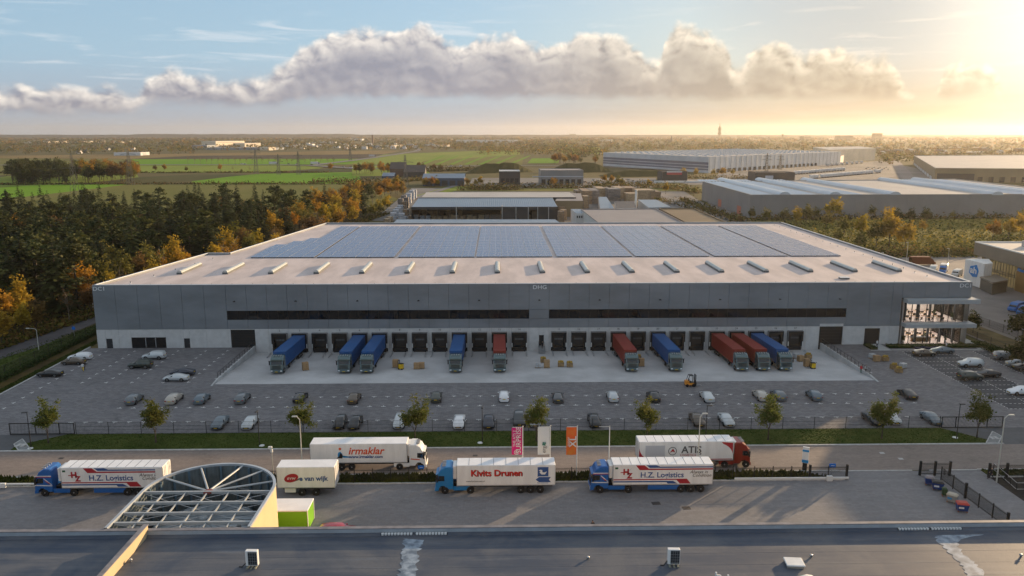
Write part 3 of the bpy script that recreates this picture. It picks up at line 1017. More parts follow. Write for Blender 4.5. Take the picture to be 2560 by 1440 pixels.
# pale emblem plaques at both ends of the verge
pq_m = mat('plaque_grey', (.22, .23, .23), .7, ns=1, na=.1)
for pix, lb in (([(35, 1112), (46, 1127), (77, 1126), (56, 1099)], 'at the forest end of the grass verge'), ([(2465, 1109), (2496, 1109.5), (2504, 1092.5), (2481, 1080)], 'at the supermarket end of the grass verge')):
    q = [P(*p) for p in pix]
    c = sum(q, Vector()) / 4
    q2 = [(p.x - c.x, p.y - c.y) for p in q]
    t = new('ground_emblem', None, None, (c.x, c.y, 0), label='kerbed emblem plaque with two pale blocks ' + lb, cat='plaque', group='emblem plaques at the ends of the verge')
    new('slab', MB(pq_m).prism(q2, -.02, .12), t)
    bd = MB(kerb_m)
    for a, b in zip(q2, q2[1:] + q2[:1]): bd.bar((*a, .10), (*b, .10), .14, .12)
    new('border', bd, t)
    for k in (0, 1): new('emblem_block', MB(kerb_m).prism([(-.75 + k * .75, -.55), (-.2 + k * .75, -.55), (-.05 + k * .6, .6), (-.6 + k * .6, .6)], .12, .22), t)
# ------------------------------------------------------------------ trees
bark_m = mat('bark', (.060, .048, .038), .9, ns=3, na=.3)
birch_m = mat('birch_bark', (.46, .43, .37), .8, ns=1.2, na=.5)
grey_bark = mat('pale_bark', (.17, .14, .11), .9, ns=2, na=.3)
LM = {'needle': leafmat('dark_needles', (.020, .028, .010), (.064, .072, .022), .2, .25),
      'pine': leafmat('pine_needles', (.034, .044, .014), (.090, .092, .026), .2, .25),
      'yellow': leafmat('yellow_leaves', (.26, .175, .018), (.44, .31, .036), .45, .3),
      'orange': leafmat('orange_leaves', (.25, .130, .016), (.40, .215, .026), .45, .3),
      'russet': leafmat('russet_leaves', (.115, .070, .028), (.20, .115, .036), .35, .3),
      'green': leafmat('green_crown', (.030, .038, .010), (.070, .075, .016), .35, .3),
      'olive': leafmat('olive_crown', (.095, .092, .020), (.20, .17, .034), .35, .3),
      'young': leafmat('young_tree_leaves', (.066, .094, .020), (.125, .128, .028), .4, .6)}


def leafquad(b, p, s, rng, flat=.7, m=0):
    a = Vector((rng.gauss(0, 1), rng.gauss(0, 1), rng.gauss(0, flat))).normalized()
    c = a.orthogonal().normalized()
    c = (c * math.cos(k := rng.uniform(0, 2 * PI)) + a.cross(c) * math.sin(k))
    s *= rng.uniform(.6, 1.4)
    b.face([p - a * s, p + c * s * .62, p + a * s * .9, p - c * s * .55], m)


def limb(b, p, d, L, r, depth, rng, tips, m=0, n=5):
    """a crooked tapering limb that forks; leaves its tips in the list"""
    q = p
    seg = 3
    for k in range(seg):
        d = (d + Vector((rng.gauss(0, .13), rng.gauss(0, .13), rng.gauss(.03, .08)))).normalized()
        q2 = q + d * (L / seg)
        b.tube(q, q2, r * (1 - .22 * k), r * (1 - .22 * (k + 1)), n=n, m=m, caps=False)
        q = q2
        if depth and k:
            for _ in range(2 if depth > 1 else 1):
                a = Vector((rng.gauss(0, 1), rng.gauss(0, 1), rng.gauss(.2, .5))).normalized()
                limb(b, q, (d * .75 + a * .75).normalized(), L * rng.uniform(.45, .7), r * .5, depth - 1, rng, tips, m, max(3, n - 1))
    tips.append(q)


def conifer(seed, H, RM, m, full=True):
    rng = random.Random(seed)
    t = MB(bark_m)
    t.tube((0, 0, 0), (0, 0, H * .97), H * .016, .03, n=6)
    b = MB(m)
    z = H * (.12 if full else .38)
    while z < H * .985:
        f = (z - H * .1) / (H * .9)
        r = RM * (1 - f) ** .85 * rng.uniform(.75, 1.15) + .15
        for k in range(int(6 + 3 * (1 - f))):
            a = rng.uniform(0, 2 * PI)
            rr = r * rng.uniform(.65, 1.15)
            ns = max(2, int(rr / .75))
            for j in range(ns):
                g = (j + rng.uniform(.4, 1)) / ns
                p = Vector((math.cos(a) * rr * g, math.sin(a) * rr * g, z + .10 * rr * g - .38 * rr * g * g + rng.uniform(-.2, .2)))
                o = Vector((math.cos(a), math.sin(a), -.35 * g)) * (rr / ns * .85 + .12)
                w = Vector((-math.sin(a), math.cos(a), rng.uniform(-.4, .4))) * (.46 + .50 * (1 - g)) * (.5 + .5 * (1 - f))
                b.face([p - o * .6, p + w, p + o, p - w])
        z += H * .026 * rng.uniform(.7, 1.3)
    return [('trunk', t.mesh('trunk'), (0, 0, 0), []), ('crown', b.mesh('crown'), (0, 0, 0), [])]


def pine(seed, H, RM, m):
    """bare lower stem, layered irregular pads above"""
    rng = random.Random(seed)
    t = MB(bark_m)
    tips = []
    t.tube((0, 0, 0), (.2, .1, H * .9), H * .018, .08, n=6)
    b = MB(m)
    for k in range(13):
        f = rng.random() ** .8
        z = H * (.38 + .56 * f)
        a = rng.uniform(0, 2 * PI)
        r = RM * (1.05 - .75 * f) * rng.uniform(.3, 1)
        c = Vector((math.cos(a) * r, math.sin(a) * r, z))
        t.tube((0, 0, z - .12 * r - .4), c, .10, .04, n=4, caps=False)
        s = RM * rng.uniform(.32, .58)
        for _ in range(70):
            d = Vector((rng.gauss(0, .5), rng.gauss(0, .5), abs(rng.gauss(0, .30)))) * s
            leafquad(b, c + d, .50, rng, .35)
    for _ in range(60): leafquad(b, Vector((rng.gauss(0, .4), rng.gauss(0, .4), H * rng.uniform(.88, 1))), .45, rng, .35)
    return [('trunk', t.mesh('trunk'), (0, 0, 0), []), ('crown', b.mesh('crown'), (0, 0, 0), [])]


def broad(seed, H, RM, m, n=1100, leaf=.42, bark=None, low=.22, sparse=0.0):
    """forked limbs with leaf clumps round their tips"""
    rng = random.Random(seed)
    t = MB(bark or bark_m)
    tips = []
    h0 = H * low
    t.tube((0, 0, 0), (0, 0, h0), H * .020, H * .015, n=7)
    for k in range(5):
        a = 2 * PI * k / 5 + rng.uniform(-.4, .4)
        limb(t, Vector((0, 0, h0 * rng.uniform(.8, 1.05))), Vector((math.cos(a) * .55, math.sin(a) * .55, 1)).normalized(), H * .42, H * .009, 2, rng, tips)
    limb(t, Vector((0, 0, h0)), Vector((0, 0, 1)), H * .55, H * .011, 2, rng, tips)
    b = MB(m)
    top = max(p.z for p in tips)
    rad = max(math.hypot(p.x, p.y) for p in tips)
    sx, sz = RM / rad * .92, (H * .96) / top
    for o in (t,):
        o.v = [(x * (1 if z < h0 * .8 else sx), y * (1 if z < h0 * .8 else sx), z * (1 if z < h0 * .8 else h0 * .8 / z + (1 - h0 * .8 / z) * sz)) for x, y, z in o.v]
    tips = [Vector((p.x * sx, p.y * sx, p.z * sz)) for p in tips]
    use = [p for p in tips if rng.random() > sparse]
    for p in use:
        k = max(3, int(n / max(1, len(use))))
        s = RM * rng.uniform(.16, .30)
        for _ in range(k):
            d = Vector((rng.gauss(0, 1), rng.gauss(0, 1), rng.gauss(0, .8))) * s * .6
            leafquad(b, p + d, leaf, rng)
    return [('trunk', t.mesh('trunk'), (0, 0, 0), []), ('crown', b.mesh('crown'), (0, 0, 0), [])]


TP = {'spruce': [conifer(s, 20, 4.6, LM['needle']) for s in (1, 2, 3)] + [conifer(4, 20, 4.2, LM['pine'])],
      'pine': [pine(s, 18, 4.4, LM['pine']) for s in (11, 12)] + [pine(13, 18, 4.6, LM['needle'])],
      'yellow': [broad(s, 12, 4.3, LM['yellow'], 1500, .40) for s in (21, 22)],
      'orange': [broad(s, 12, 4.4, LM['orange'], 1500, .42) for s in (31, 32)],
      'russet': [broad(s, 12, 4.2, LM['russet'], 1300, .42) for s in (41, 42)],
      'green': [broad(s, 12, 4.6, LM['green'], 1500, .44) for s in (51,)],
      'olive': [broad(s, 12, 4.4, LM['olive'], 1400, .42) for s in (55, 56)],
      'birch': [broad(s, 14, 3.4, LM['orange'], 420, .30, birch_m, .42, .35) for s in (61, 62)],
      'bare': [broad(s, 12, 3.6, LM['russet'], 90, .25, grey_bark, .3, .7) for s in (71, 72)],
      'young': [broad(s, 8.0, 2.3, LM['young'], 3000, .17, bark_m, .24) for s in (81, 82, 83)]}


def tree(kind, x, y, h, label, group, z=0.0, name=None, rng=random):
    ps = rng.choice(TP[kind])
    base = {'spruce': 20, 'pine': 18, 'birch': 14, 'young': 8}.get(kind, 12)
    s = h / base
    w = s * rng.uniform(.9, 1.12)
    if kind in ('spruce', 'pine'): w *= 1.22
    nm = name or {'spruce': 'spruce_tree', 'pine': 'pine_tree', 'birch': 'birch_tree', 'bare': 'bare_tree'}.get(kind, 'autumn_tree')
    return stamp(nm, ps, (x, y, z - .05), rng.uniform(0, 2 * PI), label, 'tree', group, (w, w, s))


# nine young trees along the front verge
for i, (px, py, h, w) in enumerate(((121, 1107, 7.3, 'first young tree of the verge, beside the forest end gate'), (390, 1106, 7.3, 'second young tree of the verge, left of the pale beige car'), (753, 1106, 7.4, 'third young tree of the verge, behind the pale street lamp'),
                                    (1038, 1105, 7.5, 'fourth young tree of the verge, above the white lorry cab'), (1341, 1103, 7.3, 'fifth young tree of the verge, behind the flags'), (1617, 1101, 7.4, 'sixth young tree of the verge, above the red corner lorry'),
                                    (1920, 1100, 7.5, 'seventh young tree of the verge, right of the red cab'), (2204, 1096, 7.6, 'eighth young tree of the verge, most golden'), (2442, 1094, 7.6, 'ninth young tree of the verge, beside the supermarket end gate'))):
    p = P(px, py, .07)
    tree('young', p.x, p.y, h, w, 'young trees along the front verge', .07, 'young_tree')
# ---- the wood beside the warehouse
rw = random.Random(77)
def wood_right(y): return -107 + (y - 200) * (37 / 240) if y > 200 else -107 - (200 - y) * .16
pts = []
y = 172.0
while y < 478:
    stp = 7.0 + (y - 172) * .022
    x = wood_right(y) - 1
    while x > -.70 * y - 24:
        jx, jy = x + rw.uniform(-.38, .38) * stp, y + rw.uniform(-.38, .38) * stp
        back = 474 - max(0, (-jx - 130)) * .35
        if jy < back: pts.append((jx, jy, wood_right(y) - jx))
        x -= stp
    y += stp * .92
pts.sort(key=lambda p: p[0] ** 2 + p[1] ** 2)
rest = []
cnt = 0
WHERE = ((235, 'near the cycle path'), (300, 'beside the warehouse side wall'), (370, 'deep in the wood'), (999, 'at the far side of the wood'))
KINDL = {'spruce': 'dark green spruce', 'pine': 'dark spreading pine', 'yellow': 'golden yellow autumn tree', 'orange': 'orange autumn tree', 'russet': 'russet brown autumn tree', 'birch': 'thin birch with pale trunk', 'bare': 'almost leafless tree', 'olive': 'olive green broadleaf tree'}
for x, y, d in pts:
    if d < 5: k = rw.choices(('yellow', 'orange', 'birch', 'bare', 'russet', 'olive'), (9, 2, 3.5, 3, 1, 1.5))[0]
    elif d < 12 + max(0, y - 330) * .25: k = rw.choices(('spruce', 'pine', 'yellow', 'orange', 'russet', 'birch', 'olive'), (3, 2, 5, 2.5, 2, 2, 3))[0]
    else: k = rw.choices(('spruce', 'pine', 'orange', 'russet', 'olive'), (9, 8, .5, .7, 1.2))[0]
    h = {'spruce': rw.uniform(14, 22), 'pine': rw.uniform(14, 19.5)}.get(k, rw.uniform(9.5, 14))
    if d < 5: h *= .85
    if cnt < 300:
        cnt += 1
        w = next(w for lim, w in WHERE if y < lim)
        tree(k, x, y, h, '%s%s %s%s' % ('tall ' if h > (18 if k in ('spruce', 'pine') else 12) else 'low ' if h < (15.5 if k in ('spruce', 'pine') else 10.5) else '', KINDL[k], 'at the edge, ' if d < 6 else 'just inside, ' if d < 14 else '', w), 'trees of the wood beside the warehouse', 0, None, rw)
    else: rest.append((k, x, y, h))


def mass(name, items, kind='stuff'):
    """many trees too small to tell apart, as one object"""
    vs, fs, mi, mats = [], [], [], []
    for k, x, y, h in items:
        ps = rw.choice(TP[k])
        base = {'spruce': 20, 'pine': 18, 'birch': 14}.get(k, 12)
        s = h / base
        for q in ps[1:]:
            me = q[1]
            m = me.materials[0]
            if m not in mats: mats.append(m)
            i0 = len(vs)
            a = rw.uniform(0, 6.28)
            ca, sa = math.cos(a) * s, math.sin(a) * s
            vs += [(x + v.co.x * ca - v.co.y * sa, y + v.co.x * sa + v.co.y * ca, v.co.z * s) for v in me.vertices]
            fs += [tuple(i0 + j for j in p.vertices) for p in me.polygons]
            mi += [mats.index(m)] * len(me.polygons)
    me = bpy.data.meshes.new(name)
    me.from_pydata(vs, [], fs)
    for m in mats: me.materials.append(m)
    me.polygons.foreach_set('material_index', mi)
    return new(name, me, kind=kind)


mass('distant_wood', rest)
# undergrowth along the wood edge and a grass bank with the path, hedge and fence
litter_m = mat('leaf_litter', (.045, .034, .018), .95, ns=.25, c2=(.085, .062, .022), det=8, spec=.05, bump=.6)
wd = [(wood_right(y_), y_) for y_ in (120, 160, 200, 240, 300, 360, 440, 485)]
fl = MB(litter_m)
for (xa, ya), (xb, yb) in zip(wd, wd[1:]): fl.face([(xa + 2, ya, .0), (xb + 2, yb, .0), (xb - 320, yb, .0), (xa - 320, ya, .0)])
new('forest_floor', fl, kind='structure')
ub = MB(LM['russet'], LM['olive'], LM['green'])
for _ in range(15000):
    y_ = rw.uniform(165, 330) if rw.random() < .8 else rw.uniform(330, 470)
    x_ = wood_right(y_) + 2.0 - abs(rw.gauss(0, 4))
    leafquad(ub, Vector((x_, y_, abs(rw.gauss(0, .7)) + .1)), .42, rw, .7, rw.choices((0, 1, 2), (4, 3, 3))[0])
new('undergrowth', ub, kind='stuff')
path_m = mat('path_asphalt', (.075, .072, .078), .85, ns=.3, na=.15)
pn = [(-116, 128), (-109, 148), (P(0, 905).x, P(0, 905).y), (-102.8, 175), (P(245, 805).x, P(245, 805).y), (-92, 235), (-72, 330), (-48, 440)]
pf = [(-140, 128), (-124, 150), (P(0, 865).x, P(0, 865).y), (-109.0, 187), (P(245, 788).x, P(245, 788).y), (-97, 240), (-77, 335), (-53, 440)]
pb = MB(path_m)
for k in range(len(pn) - 1): pb.face([(*pn[k], .02), (*pn[k + 1], .02), (*pf[k + 1], .02), (*pf[k], .02)])
new('cycle_path', pb, kind='structure')
turf('grass_bank', [(-118, 110), (-95.6, 110), (-95.6, 200), (-100.5, 195), (-103, 172), (-109, 150)], -.05, .03, 9000, 21, grass_m)
turf('grass_bank', [(-93.2, 110), (LFX - .3, 110), (LFX - .3, 176), (-93.2, 181)], -.05, .05, 5000, 22, grass_m)
sheet('hedge_soil', [[(-95.6, 110), (-93.2, 110), (-93.2, 185), (-95.6, 190)]], .015, litter_m)
def hedge_row(x0, x1, y0, y1, h, label, m, n, tw=.16):
    rg = random.Random(int(y0 * 7 + x0))
    b = MB(m)
    L = max(abs(x1 - x0), abs(y1 - y0))
    for _ in range(n):
        t = rg.random()
        w = rg.gauss(0, .32)
        p = Vector((x0 + (x1 - x0) * t + (w if abs(y1 - y0) > abs(x1 - x0) else 0), y0 + (y1 - y0) * t + (0 if abs(y1 - y0) > abs(x1 - x0) else w), h * rg.random() ** .7)) - Vector(((x0 + x1) / 2, (y0 + y1) / 2, 0))
        leafquad(b, p, tw, rg)
    new('hedge', b, None, ((x0 + x1) / 2, (y0 + y1) / 2, .02), label=label, cat='hedge')


hedge_row(-96.3, -96.1, 118, 196, 1.0, 'long low green hedge between the cycle path bank and the car park', leaf1, 9000, .2)
hedge_row(108.4, 110.2, 168, 125, .9, 'clipped green hedge along the charcoal bays', hedge_m, 5200, .17)
turf('grass_bank', [(109.2, 122), (116, 122), (112.5, 172), (109.0, 172)], -.05, .05, 3500, 23, grass_m)
sheet('side_pavement', [[(BX1 + .2, 165.5), (109.6, 165.5), (110.5, 235), (BX1 + .2, 235)]], .015, conc_m)
for x0, y0, x1, y1, lb in ((-98.6, 126, -97.2, 196, 'thin black mesh fence on the grass bank beside the cycle path'), (111.6, 128, 111.0, 225, 'thin black mesh fence along the supermarket side hedge')):
    L = math.hypot(x1 - x0, y1 - y0)
    f = new('fence', None, None, (x0, y0, 0), math.atan2(y1 - y0, x1 - x0), lb, 'fence')
    n = int(L / FW_)
    for k in range(n + 1):
        new('post', post_me, f, (k * FW_, 0, 0))
        if k < n: new('mesh_panel', wp, f, (k * FW_, 0, 0))
for i, (px, py, h, w) in enumerate(((2432, 832, 5.5, 'dark green young tree at the corner of the office canopy'), (2553, 925, 8.0, 'dark green young tree beside the fence at the picture edge'))):
    p = P(px, py)
    tree('green', p.x, p.y, h, w, 'dark young trees on the supermarket side')
for k in range(9): tree('green', 120 + k * 5.0 + (k % 2), 170 - k * 6.5, 9.5, 'dark young tree added out of view to shade the car park', 'dark young trees on the supermarket side')  # unseen row, added to break the sun falling on the car park
# ------------------------------------------------------------------ the land behind: fields, roads, mound
rf_ = random.Random(404)
LIFT = [.04]


def field(name, pix, m, z=None):
    LIFT[0] += .012
    z = LIFT[0] if z is None else z
    b = MB(m)
    b.face([P(x, y, z) for x, y in pix])
    return new(name, b, kind='structure')


fg = lambda n, a, c2, s=.012: mat('field_' + n, a, .95, ns=s, c2=c2, det=8, spec=.05, stretch=(1, .35, 1))
F_bright, F_green, F_olive, F_brown, F_tan, F_dark = fg('bright', (.11, .235, .014), (.155, .27, .024)), fg('green', (.16, .215, .036), (.21, .245, .048)), fg('olive', (.125, .13, .035), (.17, .155, .05)), fg('brown', (.06, .05, .04), (.10, .08, .056)), fg('tan', (.19, .14, .065), (.24, .17, .075)), fg('dark', (.055, .065, .026), (.09, .085, .034))
for nm, pix, m in (('olive', [(0, 530), (0, 492), (330, 461), (620, 459), (912, 460), (1000, 500), (600, 560)], F_olive),
                   ('bright', [(-80, 473), (131, 461), (322, 461), (66, 491.5), (-80, 505)], F_bright),
                   ('dark', [(197, 461), (347, 444), (480, 436), (620, 437), (480, 452), (330, 461)], F_dark),
                   ('olive', [(-80, 455), (20, 440), (340, 432), (347, 443), (197, 460), (-80, 470)], F_green),
                   ('bright', [(478, 459), (480, 453), (570, 442), (649, 434.5), (890, 430), (912, 459.5)], F_bright),
                   ('tan', [(649, 434), (820, 421), (890, 421), (890, 429)], F_dark),
                   ('green', [(330, 432), (330, 413.5), (820, 413), (800, 421), (650, 431.5)], F_green),
                   ('green', [(330, 411.5), (330, 398), (930, 397), (900, 411)], F_bright),
                   ('brown', [(330, 397.5), (480, 390), (960, 385.5), (1100, 387), (930, 396.5)], F_brown),
                   ('tan', [(-80, 395), (0, 389), (480, 384), (900, 376.5), (1010, 376), (960, 385), (480, 389.5), (330, 397)], F_tan),
                   ('olive', [(-80, 425), (0, 396), (330, 397.5), (330, 432), (110, 434), (-80, 442)], F_olive),
                   ('green', [(870, 411), (960, 386), (1300, 373), (1300, 398), (1060, 412)], F_green),
                   ('olive', [(1040, 414), (1060, 402), (1310, 386), (1305, 412)], F_olive),
                   ('bright', [(1318, 408), (1330, 396), (1400, 395), (1395, 408)], F_bright),
                   ('green', [(1360, 372), (1500, 368), (1500, 384), (1420, 386)], F_green),
                   ('green', [(880, 440), (880, 414), (1060, 415), (1080, 440)], F_green),
                   ('bright', [(1100, 478.5), (1120, 470.5), (1770, 470), (1770, 478)], F_olive),
                   ('bright', [(1030, 492), (1120, 466), (1180, 466), (1080, 493)], F_green)):
    field('field', pix, m)
# ploughed rows in the central field
rows = MB(F_bright)
for k in range(7):
    x0 = 1050 + k * 36
    a, b_, c, d = P(x0, 411, .6), P(x0 + 12, 411, .6), P(x0 + 62, 389, .6), P(x0 + 56, 389, .6)
    rows.face([a, b_, c, d])
new('field', rows, kind='structure')
farroad_m = mat('far_asphalt', (.16, .15, .15), .8, ns=.02, na=.1)
def strip(name, pix, w, m, z=.9):
    b = MB(m)
    pp_ = [P(x, y, z) for x, y in pix]
    L_, R_ = [], []
    for k, p in enumerate(pp_):
        t = (pp_[min(k + 1, len(pp_) - 1)] - pp_[max(k - 1, 0)]).normalized()
        n_ = Vector((-t.y, t.x, 0)) * w / 2
        L_.append(p + n_), R_.append(p - n_)
    for k in range(len(pp_) - 1): b.face([L_[k], R_[k], R_[k + 1], L_[k + 1]])
    return new(name, b, kind='structure')


strip('motorway', [(-80, 412.5), (330, 411.5), (700, 411.5), (780, 413.5), (890, 421), (1000, 421), (1100, 417), (1250, 412.5), (1500, 416), (1700, 425)], 16, farroad_m)
strip('motorway', [(780, 413), (830, 407), (880, 401), (940, 393), (1040, 378), (1050, 372), (1010, 366)], 16, farroad_m)
strip('country_road', [(1080, 482), (1130, 466), (1150, 461)], 6, farroad_m, .5)
strip('country_road', [(1020, 500), (1080, 482)], 6, farroad_m, .5)
strip('access_road', [(1640, 478), (1672, 500), (1725, 522), (1800, 540)], 9, farroad_m, .3)
strip('access_road', [(1780, 500), (1830, 545), (1905, 572)], 10, farroad_m, .25)
strip('access_road', [(2040, 470), (2240, 440), (2330, 470), (2400, 480)], 12, farroad_m, .3)
strip('access_road', [(2235, 400), (2260, 430), (2290, 470)], 14, farroad_m, .35)
sy_m = mat('industrial_yard', (.14, .135, .13), .85, ns=.02, na=.2)
field('industrial_yard', [(1780, 452), (1800, 428), (2200, 402), (2340, 430), (2340, 470), (1780, 470)], sy_m, .12)
field('industrial_yard', [(930, 552), (1030, 470), (1700, 472), (1850, 562)], sy_m, .10)
field('industrial_yard', [(1170, 470), (1180, 445), (1640, 445), (1640, 470)], sy_m, .13)
field('industrial_yard', [(1720, 462), (1700, 455), (1690, 448), (2560, 448), (2560, 452)], sy_m, .14)
# green noise mound along the motorway
md = MB(mat('mound_grass', (.030, .036, .012), .95, ns=.03, c2=(.058, .055, .018), det=8, spec=.05))
def mound(pix0, pix1, h, w):
    a, b_ = P(*pix0), P(*pix1)
    n = 14
    rs = []
    for k in range(n + 1):
        p = a + (b_ - a) * k / n
        hh = h * min(1, 4 * k / n, 4 * (n - k) / n) * rf_.uniform(.9, 1.1)
        rs.append([(p.x, p.y - w, 0), (p.x, p.y - w * .25, hh), (p.x, p.y + w * .25, hh), (p.x, p.y + w, 0)])
    md.rings(rs, 0, False, False, False)


mound((1165, 432), (1330, 428), 11, 26)
mound((1370, 430), (1530, 428), 11, 26)
mound((1500, 440), (1720, 438), 6, 22)
new('noise_mound', md, kind='structure')
# wild meadow on the right of the warehouse
wild_m = mat('wild_meadow', (.12, .12, .024), .95, ns=.06, c2=(.22, .185, .045), det=9, spec=.05, bump=.8)
field('meadow', [(1640, 562), (1900, 552), (2700, 545), (2750, 625), (2300, 640), (2120, 655)], wild_m, .03)
wb = MB(LM['olive'], LM['green'], LM['yellow'])
for _ in range(17000):
    t = rf_.random()
    p = P(rf_.uniform(1700, 2640), 548 + 96 * t ** .8, 0)
    k = rf_.random()
    leafquad(wb, Vector((p.x, p.y, abs(rf_.gauss(0, .45)))), .62, rf_, .5, 0 if k < .62 else (1 if k < .95 else 2))
new('scrub', wb, kind='stuff')

# ------------------------------------------------------------------ halls and houses behind
def plain(name, c, c2=None, rough=.6, ns=.05, na=.08, metal=0.0): return mat(name, c, rough, metal, ns=ns, na=na, c2=c2)


HW = {'white': plain('hall_white', (.62, .61, .60)), 'cream': plain('hall_cream', (.66, .56, .43)), 'grey': plain('hall_grey', (.235, .225, .22)), 'dark': plain('hall_dark', (.045, .045, .048)), 'blue': plain('hall_blue', (.05, .085, .15)), 'brick': plain('hall_brick', (.16, .085, .055)), 'brown': plain('hall_brown', (.22, .17, .10)), 'steel': plain('hall_steel', (.27, .30, .33), rough=.4)}
HR = {'pale': plain('roof_pale', (.42, .39, .36)), 'grey': plain('roof_grey', (.27, .24, .23)), 'white': plain('roof_white', (.60, .60, .60)), 'dark': plain('roof_dark', (.045, .042, .045)), 'brown': plain('roof_moss', (.15, .10, .045), (.20, .135, .06)), 'blue': plain('roof_blue_steel', (.16, .21, .27), rough=.38, metal=.2), 'tile': plain('roof_tile', (.075, .06, .055))}
wdark = mat('hall_window', (.02, .024, .03), .15, spec=.6)


def hall(plan_, h, wm, rm, label, name='hall', cat='building', group=None, gable=0.0, parap=.0, bands=(), extra=None, base=0.0):
    """a building on a plan of world points (counter-clockwise from its front left corner): wall, roof, bands and doors as parts"""
    c = sum((Vector(p[:2]) for p in plan_), Vector((0, 0))) / len(plan_)
    q = [(p[0] - c.x, p[1] - c.y) for p in plan_]
    r = new(name, None, None, (c.x, c.y, base), 0, label, cat, group)
    w = MB(HW[wm])
    n_ = len(q)
    for k in range(n_):
        a, b_ = q[k], q[(k + 1) % n_]
        w.face([(*a, 0), (*b_, 0), (*b_, h), (*a, h)])
    if gable:
        m0, m1 = ((q[0][0] + q[3][0]) / 2, (q[0][1] + q[3][1]) / 2), ((q[1][0] + q[2][0]) / 2, (q[1][1] + q[2][1]) / 2)
        w.face([(*q[3], h), (*q[0], h), (*m0, h + gable)])
        w.face([(*q[1], h), (*q[2], h), (*m1, h + gable)])
    new('wall', w, r)
    rb_ = MB(HR[rm])
    if gable:
        e = 1.04
        for a, b_, m0_, m1_ in ((q[0], q[1], m0, m1), (q[2], q[3], m1, m0)):
            rb_.rings([[(a[0] * e, a[1] * e, h - .15 + d), (b_[0] * e, b_[1] * e, h - .15 + d)] for d in (0,)] + [[(m0_[0] * e, m0_[1] * e, h + gable + .1), (m1_[0] * e, m1_[1] * e, h + gable + .1)]], 0, False, False, False)
    else:
        rb_.face([(*p, h - parap) for p in q])
        if parap:
            for k in range(n_):
                a, b_ = Vector(q[k]), Vector(q[(k + 1) % n_])
                d = (b_ - a).normalized()
                nn = Vector((-d.y, d.x)) * .5
                rb_.prism([a, b_, b_ + nn, a + nn], h - parap - .01, h + .1)
    new('roof', rb_, r)
    for side, z0, z1, f0, f1, m, nm, off in bands:
        a, b_ = Vector(q[side]), Vector(q[(side + 1) % n_])
        d = (b_ - a).normalized()
        nn = Vector((d.y, -d.x)) * off
        p0, p1 = a + (b_ - a) * f0, a + (b_ - a) * f1
        mb = MB(m)
        mb.prism([p0 - nn * .2, p1 - nn * .2, p1 + nn, p0 + nn][::-1] if False else [p0 + nn, p1 + nn, p1 - nn * .2, p0 - nn * .2], z0, z1)
        new(nm, mb, r)
    return r


def rect(px0, px1, pyb, depth, skew=0.0):
    """a plan whose front edge stands on photo row pyb between two columns"""
    a, b_ = P(px0, pyb), P(px1, pyb)
    return [(a.x, a.y), (b_.x, b_.y), (b_.x + skew, b_.y + depth), (a.x + skew, a.y + depth)]


def ztop(px, py, pyb): return Q(px, py, P(px, pyb).y).z


# timber works right behind the warehouse
YB = 428.0
def qx(px, py, y): return Q(px, py, y).x
zb = Q(1200, 517, YB).z
plB = [(qx(1030, 530, YB), YB), (qx(1393, 530, YB), YB), (qx(1389, 500, YB + 36), YB + 36), (qx(1042, 500, YB + 36), YB + 36)]
rib_m = HR['blue']
tw = new('timber_shed', None, None, (plB[0][0], YB, 0), label='long timber shed with ribbed blue steel roof and open front behind the warehouse', cat='shed')
Lb = plB[1][0] - plB[0][0]
rb2 = MB(rib_m)
for k in range(72):
    x = Lb * k / 72
    rb2.face([(x, -.8, zb), (x + Lb / 144, -.8, zb + .12), (x + Lb / 144, 36, zb + 1.9), (x, 36, zb + 1.78)])
    rb2.face([(x + Lb / 144, -.8, zb + .12), (x + Lb / 72, -.8, zb), (x + Lb / 72, 36, zb + 1.78), (x + Lb / 144, 36, zb + 1.9)])
new('roof', rb2, tw)
new('fascia', MB(HW['dark']).box(0, Lb, -.7, -.4, zb - 1.5, zb - .05), tw)
new('wall', MB(HW['dark']).box(0, Lb, 33, 33.4, 0, zb + 1.5).box(-.3, 0, -.4, 33, 0, zb).box(Lb, Lb + .3, -.4, 33, 0, zb).box(Lb * .62, Lb * .71, 0, .3, 0, zb - 1.5).box(Lb * .72, Lb * .80, 0, .3, 0, zb - 1.5).box(Lb * .87, Lb, 0, .3, 0, zb - 1.5), tw)
for f in (.305, .62, .715, .80, .865, .94): new('column', MB(steel_m).box(Lb * f - .2, Lb * f + .2, -.9, -.5, 0, zb - .2), tw)
new('ridge_flashing', MB(HR['pale']).box(Lb * .62 - .4, Lb * .62 + .4, -.9, 36, zb + .2, zb + .35).box(0, Lb, 36, 36.6, zb + 1.7, zb + 2.3), tw)
zc = zb + 2.2
plC = [P(1054, 493, zc), P(1440, 493, zc), P(1424, 480.5, zc), P(1066, 480.5, zc)]
hall([(p.x, p.y) for p in plC], zc, 'dark', 'pale', 'second timber shed with pale flat roof behind the blue one', 'timber_shed', 'shed')
plC2 = [P(1388, 502, zc - .8), P(1458, 502, zc - .8), P(1452, 483, zc - .8), P(1400, 483, zc - .8)]
hall([(p.x, p.y) for p in plC2], zc - .8, 'brown', 'grey', 'open end of the timber sheds full of pallets', 'timber_shed', 'shed')
pA = [P(984, 557, 6), P(1400, 557, 6), P(1388, 548.5, 6), P(992, 548.5, 6)]
hall([(p.x, p.y) for p in pA], 6, 'steel', 'blue', 'low blue steel roof right behind the warehouse parapet', 'timber_shed', 'shed')
